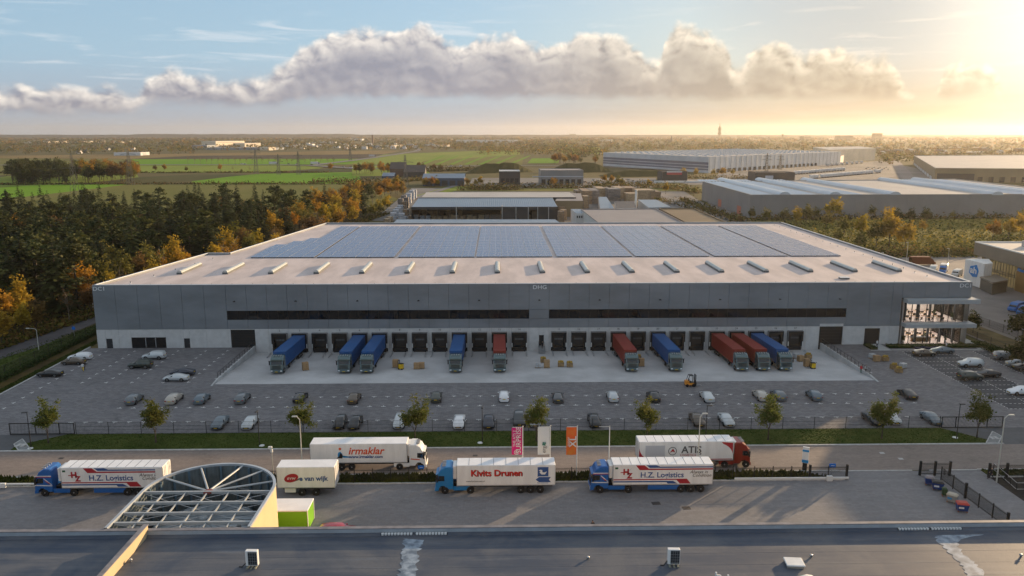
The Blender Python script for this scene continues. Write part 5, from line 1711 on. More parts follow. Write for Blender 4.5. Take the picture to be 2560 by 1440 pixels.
# parked trailers and far traffic
trl = MB(HW['white']).bbox(-1.3, 1.3, 0, 13.5, 1.1, 4.0, .05).mesh('box')
trw = MB(mat('tyre', (.012, .012, .013), .8)).box(-1.2, 1.2, 1.5, 5, 0, 1.1).mesh('running_gear')
k = 0
for row, (xa, ya, xb, yb, n_, w) in enumerate(((1990, 437, 2110, 427, 18, 'back'), (2030, 448, 2200, 433, 26, 'front'), (2070, 416, 2155, 409, 8, 'dock'))):
    for i in range(n_):
        t = i / (n_ - 1)
        if rf_.random() < .12: continue
        p = P(xa + (xb - xa) * t, ya + (yb - ya) * t)
        stamp('parked_trailer', [('box', trl, (0, 0, 0), []), ('running_gear', trw, (0, 0, 0), [])], p, -.25 + rf_.uniform(-.02, .02), 'white box trailer in the %s row of the striped hall yard, %s from the left' % (w, NUMW[i + 1]), 'trailer', 'parked trailers of the striped hall')
far_c = [MB(mat('far_car_' + n_, c, .3, spec=.6), cglass0).bbox(-2.2, 2.2, -.9, .9, .3, .95, .1).rings([[(-1.6, y, .95), (-1.1, y * .85, 1.5), (.5, y * .85, 1.5), (1.1, y, .95)] for y in (-.85, .85)], 1, True, False).mesh('far_car') for n_, c in (('white', (.62, .62, .62)), ('dark', (.03, .03, .035)), ('silver', (.35, .36, .37)))]
for i in range(34):
    if i < 10: px, py, rz, w = (605, 722, 612, 742, 780, 858, 877, 905, 1128, 1152)[i], (410.5, 411, 411.2, 411.3, 412.6, 418.5, 419.5, 420.5, 415.5, 415)[i], 0, 'car on the motorway, %s from the left' % ORD[i]
    elif i < 22: px, py, rz, w = 2165 + (i - 10) * 5.0, 425 - (i % 3) * 2.5, 1.2, 'car on the staff car park of the striped hall, %s row' % ('front', 'middle', 'rear')[i % 3]
    else: px, py, rz, w = 1462 + (i - 22) * 11, 452 + (i % 4) * 2.4, .6, 'vehicle in the scrap yard left of the dark box building, %s line' % ('rear', 'third', 'second', 'front')[i % 4]
    m_ = i % 3
    o = new('distant_car', far_c[m_], None, P(px, py, 1.0 if i < 10 else .15), rz, ('white', 'dark', 'silver')[m_] + ' ' + w, 'car', 'distant cars')
for i, (px, py) in enumerate(((683, 411), (787, 411), (930, 392))):
    o = new('distant_lorry', MB(HW['white'], HW['blue']).bbox(-6, 5, -1.25, 1.25, 1, 4, .05).bbox(5.3, 7.4, -1.2, 1.2, .5, 3.2, .05, 1).mesh('distant_lorry'), None, P(px, py, 1.0), .1, 'white lorry on the motorway, %s from the left' % ORD[i], 'lorry', 'distant lorries')

# ------------------------------------------------------------------ trees behind
def scatter(n_, region, kinds, hr, label, group, seed, edge=True):
    rg = random.Random(seed)
    for _ in range(n_):
        px, py = region(rg)
        p = P(px, py)
        k = rg.choice(kinds)
        tree(k, p.x, p.y, rg.uniform(*hr), KINDL.get(k, 'green tree') + ' ' + label, group, 0, None, rg)


KINDL['green'] = 'dark green round tree'
scatter(60, lambda r: (r.uniform(30, 185), r.uniform(437, 463) - (0)), ('pine', 'pine', 'spruce', 'green'), (17, 22), 'in the round wood on the left plain', 'trees of the round wood', 1)
scatter(42, lambda r: (r.uniform(170, 335), r.uniform(437, 458)), ('olive', 'orange', 'russet', 'green'), (15, 20), 'on the sunny side of the round wood', 'trees of the round wood', 2)
for px, py, k, h, w in ((388, 430, 'russet', 9, 'alone in the green field, first of three'), (411, 430, 'orange', 10, 'alone in the green field, second of three'), (466, 431, 'olive', 8, 'alone low in the green field'), (551, 430, 'orange', 10, 'alone in the green field right of the others'), (828, 429, 'orange', 11, 'alone by the motorway curve'), (604, 432, 'olive', 5, 'small at the ditch in the green field'), (860, 429, 'bare', 7, 'by the motorway curve'), (625, 431, 'bare', 9, 'alone near the left pylon of the bright field'), (583, 431, 'bare', 9, 'alone beside the orange field tree'), (1510, 460, 'orange', 9, 'right of the grey office'), (1530, 462, 'orange', 9, 'among the scrap yard'), (1664, 486, 'yellow', 10, 'bright beside the access road of the timber yard'), (1622, 466, 'yellow', 7, 'above the timber yard chimney'), (1735, 487, 'olive', 7, 'at the corner of the huge grey hall')):
    p = P(px, py)
    tree(k, p.x, p.y, h, KINDL[k] + ' ' + w, 'single trees on the plain')
for k in range(26):
    p = P(470 + k * 14.5 + rf_.uniform(-3, 3), 411 - (k > 22))
    tree('bare', p.x, p.y, rf_.uniform(11, 15), 'thin leafless roadside tree, %s of the row along the motorway' % NUMW[k + 1], 'roadside trees along the motorway', 0, 'roadside_tree', rf_)
scatter(16, lambda r: (r.uniform(890, 985), r.uniform(430, 437)), ('russet', 'olive', 'orange', 'green'), (10, 14), 'in the copse left of the farm', 'trees round the farm', 3)
scatter(10, lambda r: (r.uniform(1040, 1110), r.uniform(424, 432)), ('russet', 'olive', 'bare'), (8, 12), 'behind the farm barn', 'trees round the farm', 4)
scatter(46, lambda r: (lambda t: (790 + 215 * t + r.uniform(-45, 25), 545 - 62 * t + r.uniform(-22, 8)))(r.random()), ('orange', 'orange', 'yellow', 'russet', 'bare'), (9, 13), 'between the wood and the farm pylon', 'orange trees at the end of the wood', 5)
scatter(22, lambda r: (r.choice((r.uniform(1060, 1100), r.uniform(1150, 1240), r.uniform(1370, 1470), r.uniform(1480, 1560))), r.uniform(463, 468)), ('orange', 'orange', 'yellow', 'olive'), (6, 10), 'in the row before the grey office and blue shed', 'autumn trees of the middle distance', 6)
scatter(26, lambda r: (r.uniform(1380, 1530), r.uniform(402, 412)), ('orange', 'russet', 'olive'), (12, 17), 'left of the striped hall', 'trees left of the striped hall', 8)
scatter(6, lambda r: (r.uniform(1700, 1880), r.uniform(438, 444)), ('yellow', 'orange'), (8, 11), 'before the striped hall corner', 'trees before the striped hall', 9)
# golden trees right of the warehouse
for px, py, k, h, w in ((1915, 560, 'olive', 9, 'first on the left of the meadow'), (1960, 556, 'olive', 8, 'second on the meadow'), (1990, 563, 'yellow', 10, 'third, leaning on the others'), (2015, 560, 'olive', 11, 'fourth, half in shade'), (2040, 552, 'olive', 8, 'fifth, behind the tall one'), (2083, 556, 'yellow', 14, 'the tallest before the grey hall'), (2065, 572, 'olive', 9, 'sixth, below the tallest'), (2110, 590, 'olive', 10, 'low and wide before the big golden one'), (2150, 600, 'yellow', 12, 'left of the big golden one'), (2190, 618, 'olive', 12, 'below the big golden one'), (2222, 618, 'yellow', 17, 'the big golden one in the middle of the meadow'), (2262, 622, 'yellow', 12, 'right shoulder of the big golden one'), (2130, 580, 'olive', 7, 'small behind the golden group'), (2240, 560, 'green', 9, 'dark round one before the grey hall'), (2275, 556, 'green', 8, 'dark round one right of its twin'), (2180, 548, 'olive', 8, 'close to the grey hall wall'), (2315, 560, 'green', 9, 'round one alone before the grey hall'), (2450, 553, 'olive', 7, 'small one alone before the grey hall'), (2305, 580, 'yellow', 6, 'small golden one in the meadow'), (2480, 606, 'orange', 10, 'orange one at the depot roof'), (2520, 598, 'yellow', 10, 'yellow one at the picture edge'), (2550, 590, 'yellow', 11, 'yellow one at the picture edge, rear'), (2560, 575, 'olive', 12, 'olive one at the picture edge'), (1880, 552, 'olive', 8, 'at the foot of the grey hall corner'), (2380, 548, 'olive', 5, 'bush at the grey hall wall'), (1850, 563, 'russet', 5, 'bush near the mossy roof'), (2095, 610, 'olive', 8, 'beside the warehouse roof edge'), (2150, 632, 'olive', 9, 'behind the warehouse roof edge')):
    p = P(px, py)
    tree(k, p.x, p.y, h, KINDL[k] + ', ' + w, 'golden trees on the meadow right of the warehouse')
# hedges of bushes in the middle distance
def bushband(name, segs, seed, mats_):
    rg = random.Random(seed)
    b = MB(*mats_)
    for (xa, ya, xb, yb, n_, h, s) in segs:
        for _ in range(n_):
            t = rg.random()
            p = P(xa + (xb - xa) * t, ya + (yb - ya) * t)
            for _ in range(7):
                leafquad(b, Vector((p.x + rg.gauss(0, 2.0), p.y + rg.gauss(0, 3), abs(rg.gauss(.3, .42)) * h)), s, rg, .6, rg.randrange(len(mats_)))
    return new(name, b, kind='stuff')


bushband('bushes', [(1150, 476, 1300, 475, 160, 4.5, .8), (1170, 470, 1720, 471, 420, 4, .8), (1480, 463, 1640, 466, 160, 4, .8), (1050, 430, 1250, 424, 260, 5, 1.0), (880, 470, 1060, 450, 180, 4, .9), (1650, 470, 1750, 484, 90, 4, .8), (1700, 500, 1860, 560, 220, 3, .7), (1630, 496, 1790, 540, 120, 3, .6), (2180, 640, 2450, 634, 260, 2.8, .6), (1880, 549, 2560, 544, 300, 2.5, .7), (1700, 446, 1900, 447, 120, 4, .8)], 31, (LM['olive'], LM['green'], LM['russet']))
bushband('ditch_reeds', [(-60, 433.5, 340, 432.5, 200, 2.5, 1.0), (330, 432, 820, 431, 260, 1.6, .8), (-60, 462, 480, 460.5, 200, 2, .8), (480, 460.5, 912, 460.5, 200, 2.2, .8), (780, 456, 950, 455, 120, 4, .9)], 32, (LM['green'], LM['russet']))
# the far wooded plain out to the hills
def farwood(name, bands, seed, mats_, wts):
    rg = random.Random(seed)
    b = MB(*mats_)
    for (x0, x1, y0, y1, n_, h0, h1) in bands:
        for _ in range(n_):
            px, py = rg.uniform(x0, x1), rg.uniform(y0, y1)
            p = P(px, py)
            h, m_ = rg.uniform(h0, h1), rg.choices(range(len(mats_)), wts)[0]
            s = max(1.8, p.y * .00085)
            for _ in range(13):
                d = Vector((rg.gauss(0, .5) * h * .55 * max(1, s / 3.2), rg.gauss(0, .5) * h * .6, 0))
                leafquad(b, Vector((p.x + d.x, p.y + d.y, h * (.15 + .75 * rg.random() ** .7))), s, rg, .8, m_)
    return new(name, b, kind='stuff')


fm_ = (LM['russet'], LM['olive'], LM['green'], LM['needle'], LM['orange'])
farwood('distant_woodland', [(-80, 480, 360, 388, 620, 11, 17), (-80, 480, 352, 362, 420, 12, 18), (420, 1150, 362, 378, 520, 9, 14), (420, 1150, 350, 362, 620, 10, 16), (1130, 1420, 352, 380, 620, 12, 17), (1200, 1400, 376, 390, 160, 12, 17), (1400, 2060, 352, 380, 1000, 12, 18), (1400, 1520, 380, 396, 170, 12, 18), (2060, 2640, 354, 378, 700, 11, 16), (2190, 2640, 378, 400, 330, 9, 14), (2200, 2330, 396, 412, 60, 8, 12)], 41, fm_, (4, 5, 3, 2.5, .7))
farwood('distant_woodland', [(-80, 2640, 346.5, 353, 1700, 12, 18), (900, 2640, 342.5, 347, 900, 16, 24)], 42, fm_, (3, 2, 2, 4, 1))
# wooded hills on the horizon
hl_m = mat('wooded_hills', (.014, .020, .022), .95, ns=.004, c2=(.026, .028, .024), det=10, spec=.05)
hb_ = MB(hl_m)
def ridge(y, pts_):
    prev = None
    for px, pyt in pts_:
        q0, q1 = Q(px, 345, y), Q(px, pyt, y)
        cur = [(q0.x, y - 600, -.1), (q0.x, y, max(1, q1.z)), (q0.x * 1.06, y + 900, max(1, q1.z * .9)), (q0.x * 1.1, y + 1800, -.1)]
        if prev: hb_.rings([prev, cur], 0, False, False, False)
        prev = cur


rr_ = random.Random(9)
ridge(9500, [(-200 + 20 * k, 336.8 - (1.5 if 330 < -200 + 20 * k < 900 else 0) + rr_.uniform(-.5, .5) + 1.2 * max(0, (-200 + 20 * k - 900) / 1600)) for k in range(148)])
new('hills', hb_, kind='structure')
# ------------------------------------------------------------------ cars
tyre_m = mat('tyre', (.012, .012, .013), .8)
rim_m = mat('alloy', (.40, .42, .44), .3, .8)
cglass_m = mat('car_glass', (.012, .015, .018), .05, spec=.7)
plate_m = mat('yellow_plate', (.62, .42, .02), .5)
hl_m = mat('headlight', (.62, .66, .70), .1, spec=.8)
tl_m = mat('taillight', (.30, .012, .012), .2, spec=.6)
PAINT = {'black': (.010, .011, .013), 'white': (.76, .77, .78), 'silver': (.52, .55, .56), 'grey': (.13, .15, .165), 'dark grey': (.045, .052, .058),
         'blue grey': (.12, .16, .19), 'brown': (.085, .062, .040), 'dark green': (.035, .045, .036), 'dark blue': (.020, .026, .045), 'beige': (.44, .41, .36)}


def paint(c):
    m = mat('paint_' + c.replace(' ', '_'), PAINT[c], .28, .18 if c != 'white' else .0, spec=.6)
    m.node_tree.nodes['Principled BSDF'].inputs['Coat Weight'].default_value = .6
    m.node_tree.nodes['Principled BSDF'].inputs['Coat Roughness'].default_value = .06
    return m


# stations from tail to nose: x, half width, belt height, half width of roof, roof height
CARS = {
    'saloon': [(-2.36, .70, .80, .56, .82), (-2.28, .86, .92, .70, .96), (-1.72, .91, .97, .70, 1.02), (-1.0, .925, .97, .60, 1.37), (-.3, .93, .96, .61, 1.44), (.30, .93, .94, .60, 1.41), (1.08, .925, .91, .70, .97), (1.75, .91, .84, .66, .88), (2.2, .84, .70, .60, .73), (2.36, .66, .56, .5, .58)],
    'coupe': [(-2.36, .70, .82, .56, .84), (-2.25, .87, .94, .68, .97), (-1.9, .92, .96, .66, 1.02), (-.8, .93, .96, .58, 1.33), (-.2, .93, .95, .58, 1.37), (.30, .93, .93, .58, 1.33), (1.15, .925, .90, .70, .95), (1.8, .91, .83, .66, .87), (2.22, .84, .69, .60, .72), (2.38, .66, .55, .5, .57)],
    'estate': [(-2.38, .74, .78, .60, .80), (-2.34, .86, .94, .68, 1.0), (-2.02, .91, .98, .62, 1.40), (-1.1, .925, .97, .64, 1.49), (-.3, .93, .96, .64, 1.50), (.35, .93, .94, .62, 1.45), (1.10, .925, .91, .70, .98), (1.78, .91, .84, .66, .89), (2.22, .84, .70, .60, .73), (2.38, .66, .56, .5, .58)],
    'hatchback': [(-2.14, .72, .78, .58, .80), (-2.08, .85, .96, .66, 1.02), (-1.66, .90, 1.0, .60, 1.40), (-.9, .915, .98, .63, 1.50), (-.2, .92, .96, .63, 1.51), (.42, .92, .94, .61, 1.45), (1.14, .915, .92, .70, 1.0), (1.72, .89, .86, .66, .92), (2.06, .82, .72, .60, .76), (2.18, .66, .58, .5, .60)],
    'suv': [(-2.34, .78, .90, .64, .92), (-2.30, .91, 1.12, .74, 1.18), (-2.02, .95, 1.14, .70, 1.66), (-1.1, .965, 1.12, .72, 1.75), (-.3, .97, 1.11, .72, 1.76), (.42, .97, 1.10, .70, 1.70), (1.06, .965, 1.08, .78, 1.14), (1.72, .95, 1.02, .74, 1.08), (2.18, .90, .86, .70, .92), (2.32, .76, .70, .6, .72)],
}
CCACHE = {}


def ringpts(s, z0):
    x, w, zb, wt, zt = s
    h = [(w * .84, z0), (w * .985, z0 + .16), (w, zb * .72), (w * .97, zb), (wt, zt - .03), (wt * .86, zt), (0, zt + .025)]
    return [(x, y, z) for y, z in h] + [(x, -y, z) for y, z in h[-2::-1]]


def lerp(a, b, t): return tuple(p + (q - p) * t for p, q in zip(a, b))


def pane(b, q, u0, u1, v0, v1, off):
    """a glass pane on the quad q (corners bl br tr tl), between fractions, pushed out by off"""
    f = lambda u, v: Vector(lerp(lerp(q[0], q[1], u), lerp(q[3], q[2], u), v))
    n = (Vector(q[1]) - Vector(q[0])).cross(Vector(q[3]) - Vector(q[0])).normalized() * off
    b.face([tuple(f(u, v) + n) for u, v in ((u0, v0), (u1, v0), (u1, v1), (u0, v1))])


def car_parts(kind, colour):
    key = (kind, colour)
    if key in CCACHE: return CCACHE[key]
    st = CARS[kind]
    z0 = .34 if kind == 'suv' else .22
    if kind not in CCACHE:
        rs = [ringpts(s, z0) for s in st]
        body = MB(None, tyre_m).rings(rs, 0, True, True)
        xf, xb = (1.42, -1.38) if kind != 'hatchback' else (1.32, -1.28)
        wr = .37 if kind == 'suv' else .33
        wmax = st[4][1]
        for x in (xf, xb):
            for s in (-1, 1): body.tube((x, s * (wmax - .3), wr + .02), (x, s * (wmax + .004), wr + .02), wr + .07, n=16, m=1, smooth=False)
        # mirrors
        for s in (-1, 1): body.box(.72, .92, s * (wmax + .10) - .09, s * (wmax + .10) + .09, st[5][2] - .02, st[5][2] + .13, 0)
        i3, i6 = 3, 6
        ws = MB(cglass_m)           # windscreen and rear window: between belt edge rings, over the top
        a, c = rs[5], rs[6]
        pane(ws, [c[8], c[4], a[4], a[8]], .05, .95, .06, .94, -.012)
        rw = MB(cglass_m)
        a, c = rs[2 if kind in ('saloon', 'coupe') else 1], rs[3 if kind in ('saloon', 'coupe') else 2]
        pane(rw, [a[4], a[8], c[8], c[4]], .06, .94, .10, .92, -.012)
        sw = {}
        for s, (lo, hi) in (('n', (3, 4)), ('f', (9, 8))):
            b = MB(cglass_m)
            sg = -.012 if s == 'n' else .012
            rng_ = range(3, 5) if kind in ('saloon', 'coupe') else range(2, 5)
            for k in rng_:
                pane(b, [rs[k][lo], rs[k + 1][lo], rs[k + 1][hi], rs[k][hi]], .06 if k == rng_[0] else .02, .97, .10, .88, -sg)
            k = 5
            q = [rs[k][lo], rs[k + 1][lo], rs[k + 1][hi], rs[k][hi]]
            f = lambda u, v: Vector(lerp(lerp(q[0], q[1], u), lerp(q[3], q[2], u), v))
            n = (Vector(q[1]) - Vector(q[0])).cross(Vector(q[3]) - Vector(q[0])).normalized() * -sg
            b.face([tuple(f(u, v) + n) for u, v in ((.02, .1), (.80, .1), (.02, .86))])
            if kind in ('saloon', 'coupe'):
                k = 2
                q = [rs[k][lo], rs[k + 1][lo], rs[k + 1][hi], rs[k][hi]]
                b.face([tuple(f(u, v) + n) for u, v in ((.35, .12), (.97, .1), (.97, .86))])
            sw[s] = b.mesh('side_window')
        wh_ = MB(tyre_m).tube((0, -.11, 0), (0, .11, 0), wr, n=18).mesh('wheel')
        rm = MB(rim_m, tyre_m)
        for s in (-1, 1):
            for q in range(5):
                a = 2 * PI * q / 5
                rm.face([(math.cos(a + d) * r, s * .118, math.sin(a + d) * r) for d, r in ((-.35, .08), (-.30, wr * .68), (.30, wr * .68), (.35, .08))])
        rm = rm.mesh('rim')
        nx, tx = st[-2], st[1]
        hl = MB(hl_m).rings([[(nx[0] - .28, .0, nx[2] - .02), (nx[0] + .04, -.02, nx[2] - .06), (nx[0] + .06, -.02, nx[2] - .17), (nx[0] - .2, 0, nx[2] - .16)],
                             [(nx[0] - .30, .26, nx[2] + .0), (nx[0] - .05, .26, nx[2] - .05), (nx[0] - .05, .26, nx[2] - .16), (nx[0] - .25, .26, nx[2] - .16)]], 0, True, False).mesh('headlight')
        tl = MB(tl_m).box(tx[0] - .04, tx[0] + .18, -.17, .17, tx[2] - .22, tx[2] - .04).mesh('taillight')
        pl_ = MB(plate_m).box(-.015, .015, -.26, .26, -.055, .055).mesh('number_plate')
        gr = MB(tyre_m).box(st[-1][0] - .05, st[-1][0] + .012, -.48, .48, z0 + .10, z0 + .30).mesh('grille')
        CCACHE[kind] = (body, ws.mesh('windscreen'), rw.mesh('rear_window'), sw, wh_, rm, hl, tl, pl_, gr, xf, xb, wr, wmax, z0)
    body, ws, rw, sw, wh_, rm, hl, tl, pl_, gr, xf, xb, wr, wmax, z0 = CCACHE[kind]
    body.mats[0] = paint(colour)
    me = body.mesh('body')
    for f, poly in enumerate(me.polygons): pass
    parts = [('body', me, (0, 0, 0), []), ('windscreen', ws, (0, 0, 0), []), ('rear_window', rw, (0, 0, 0), []), ('side_window', sw['n'], (0, 0, 0), []), ('side_window', sw['f'], (0, 0, 0), [])]
    for x in (xf, xb):
        for s in (-1, 1): parts.append(('wheel', wh_, (x, s * (wmax - .09), wr), [('rim', rm, (0, 0, 0), [])]))
    for s in (-1, 1):
        parts.append(('headlight', hl, (0, .50, 0), []) if s > 0 else ('headlight', hl, (0, -.76, 0), []))
        parts.append(('taillight', tl, (0, s * .66, 0), []))
    parts += [('number_plate', pl_, (st[-1][0] + .02, 0, z0 + .22), []), ('number_plate', pl_, (st[0][0] - .02, 0, .72 if kind != 'suv' else .85), []), ('grille', gr, (0, 0, 0), [])]
    CCACHE[key] = parts
    return parts


LEFT, RIGHT, AWAY, NEAR = PI, 0.0, PI / 2, -PI / 2
CARLIST = [  # pixel of the ground under it, heading, kind, colour, label
    (201, 898, LEFT, 'estate', 'white', 'white estate car nearest the warehouse by the forest edge kerb'),
    (185, 910, LEFT, 'saloon', 'brown', 'bronze brown saloon parked beside the two walkers'),
    (126, 940, LEFT, 'coupe', 'black', 'black fastback alone by the forest edge kerb'),
    (386, 897, LEFT, 'suv', 'silver', 'silver off-roader before the dark shop window of the warehouse'),
    (352, 919, LEFT, 'suv', 'dark green', 'dark green off-roader beside the silver one in the west car park'),
    (457, 937, LEFT, 'coupe', 'dark blue', 'dark blue coupe parked behind the silver coupe near the retaining wall'),
    (441, 951, LEFT, 'coupe', 'silver', 'silver coupe parked in front of a dark blue one'),
    (337, 1005, AWAY, 'hatchback', 'grey', 'grey hatchback at the forest end of the middle parking row'),
    (437, 1003, AWAY, 'estate', 'beige', 'pale beige estate car beside the second young tree'),
    (506, 1004, AWAY, 'hatchback', 'blue grey', 'blue grey hatchback, third from the forest end of the middle row'),
    (607, 1002, AWAY, 'estate', 'grey', 'grey estate car, fourth from the forest end of the middle row'),
    (752, 1000, AWAY, 'coupe', 'black', 'black car half hidden behind the third young tree'),
    (886, 1002, AWAY, 'saloon', 'brown', 'brown saloon alone in the middle parking row'),
    (1091, 999, AWAY, 'saloon', 'dark green', 'dark green limousine right of the fourth young tree'),
    (1260, 998, AWAY, 'hatchback', 'white', 'white hatchback in the middle parking row seen from behind'),
    (1394, 1000, AWAY, 'coupe', 'dark grey', 'dark grey coupe right of the fifth young tree'),
    (1531, 998, AWAY, 'hatchback', 'silver', 'silver hatchback between the fifth and sixth young trees'),
    (1633, 998, AWAY, 'saloon', 'black', 'black saloon half hidden behind the sixth young tree'),
    (1767, 998, AWAY, 'saloon', 'silver', 'silver saloon left of the lamp post behind the red lorry'),
    (1900, 995, AWAY, 'estate', 'beige', 'pale estate car behind the seventh young tree'),
    (1945, 995, AWAY, 'hatchback', 'grey', 'grey hatchback half hidden beside the seventh young tree'),
    (2034, 995, AWAY, 'hatchback', 'blue grey', 'blue grey hatchback right of the seventh young tree'),
    (2267, 992, AWAY, 'saloon', 'black', 'black saloon at the supermarket end of the middle row'),
    (551, 1064, NEAR, 'saloon', 'blue grey', 'blue grey saloon nose to the front fence, nearest the forest'),
    (626, 1064, NEAR, 'saloon', 'silver', 'silver saloon nose to the front fence by a lamp post'),
    (851, 1064, NEAR, 'hatchback', 'black', 'black hatchback, forest side one of a pair at the front fence'),
    (889, 1064, NEAR, 'saloon', 'black', 'black saloon, office side one of a pair at the front fence'),
    (999, 1062, NEAR, 'estate', 'silver', 'silver estate car at the front fence left of the fourth young tree'),
    (1148, 1062, NEAR, 'coupe', 'white', 'whitish coupe at the front fence right of the fourth young tree'),
    (1222, 1062, NEAR, 'saloon', 'dark blue', 'dark blue saloon behind the middle lamp post'),
    (1298, 1058, NEAR, 'suv', 'dark grey', 'dark grey off-roader behind the pink flag'),
    (1336, 1059, NEAR, 'hatchback', 'silver', 'silver hatchback behind the trunk of the fifth young tree'),
    (1485, 1059, NEAR, 'coupe', 'black', 'black coupe between the orange flag and the bare pole'),
    (1742, 1057, NEAR, 'saloon', 'brown', 'brown saloon behind the tall street lamp pole'),
    (1815, 1057, NEAR, 'saloon', 'silver', 'silver saloon right of the fourth lot lamp post'),
    (2180, 1055, NEAR, 'saloon', 'black', 'black saloon behind the eighth young tree'),
    (2227, 1053, NEAR, 'hatchback', 'silver', 'silver hatchback right of the eighth young tree'),
    (2327, 1053, NEAR, 'saloon', 'blue grey', 'blue grey saloon next to the supermarket end gate'),
    (2310, 889, RIGHT, 'saloon', 'brown', 'brown saloon in the charcoal bays before the office hedge'),
    (2355, 882, LEFT, 'coupe', 'blue grey', 'blue grey coupe closest to the office hedge'),
    (2425, 916, LEFT, 'suv', 'silver', 'silver off-roader in the charcoal bays'),
    (2425, 949, RIGHT, 'suv', 'dark green', 'dark green off-roader in the charcoal bays'),
    (2468, 941, LEFT, 'coupe', 'black', 'black coupe in the charcoal bays beside a green off-roader'),
    (2552, 985, LEFT, 'estate', 'white', 'white estate car nearest the gate in the charcoal bays'),
    (2512, 898, RIGHT, 'suv', 'grey', 'grey off-roader by the hedge of the far bay row'),
    (2546, 916, RIGHT, 'saloon', 'blue grey', 'blue grey saloon beside the grey off-roader by the hedge'),
    (2562, 925, RIGHT, 'coupe', 'black', 'black coupe cut by the picture edge in the far bay row'),
]
for px, py, rz, kind, colour, lb in CARLIST:
    p = P(px, py)
    stamp('parked_car', car_parts(kind, colour), (p.x, p.y, .012), rz + random.uniform(-.03, .03), lb, 'car', 'cars parked on the warehouse car park')
# ------------------------------------------------------------------ lorries
roofw_m = mat('white_lorry_roof', (.78, .79, .81), .5, ns=.6, na=.05)
blue_p = mat('bright_blue_paint', (.010, .105, .36), .3, spec=.6)
blue2_p = mat('sky_blue_paint', (.012, .17, .42), .3, spec=.6)
red_p = mat('dark_red_paint', (.20, .018, .010), .3, spec=.6)
navy_m = mat('livery_navy', (.030, .085, .25), .5)
lred_m = mat('livery_red', (.36, .018, .03), .5)
orr_m = mat('livery_orange_red', (.62, .075, .015), .5)
lgrey_m = mat('livery_grey', (.09, .09, .095), .5)
lblue_m = mat('livery_blue', (.02, .24, .52), .5)
lblack_m = mat('livery_black', (.015, .015, .017), .5)
teal_p = mat('teal_grey_paint', (.115, .165, .175), .25, .5, spec=.6)
chas_m = mat('chassis_black', (.016, .016, .018), .7)
WH = MB(tyre_m).tube((0, -.15, 0), (0, .15, 0), .5, n=20).mesh('wheel')
WR = MB(rim_m)
WR.lathe([(.29, -.02), (.27, .02), (.10, .05), (.08, .10)], n=14)
WR.v = [(x, z + .10, y) for x, y, z in WR.v] + []
_h = len(WR.v)
WR.quadm([(x, -y, z) for x, y, z in WR.v], [f for f in WR.f], 0)
WR = WR.mesh('rim')


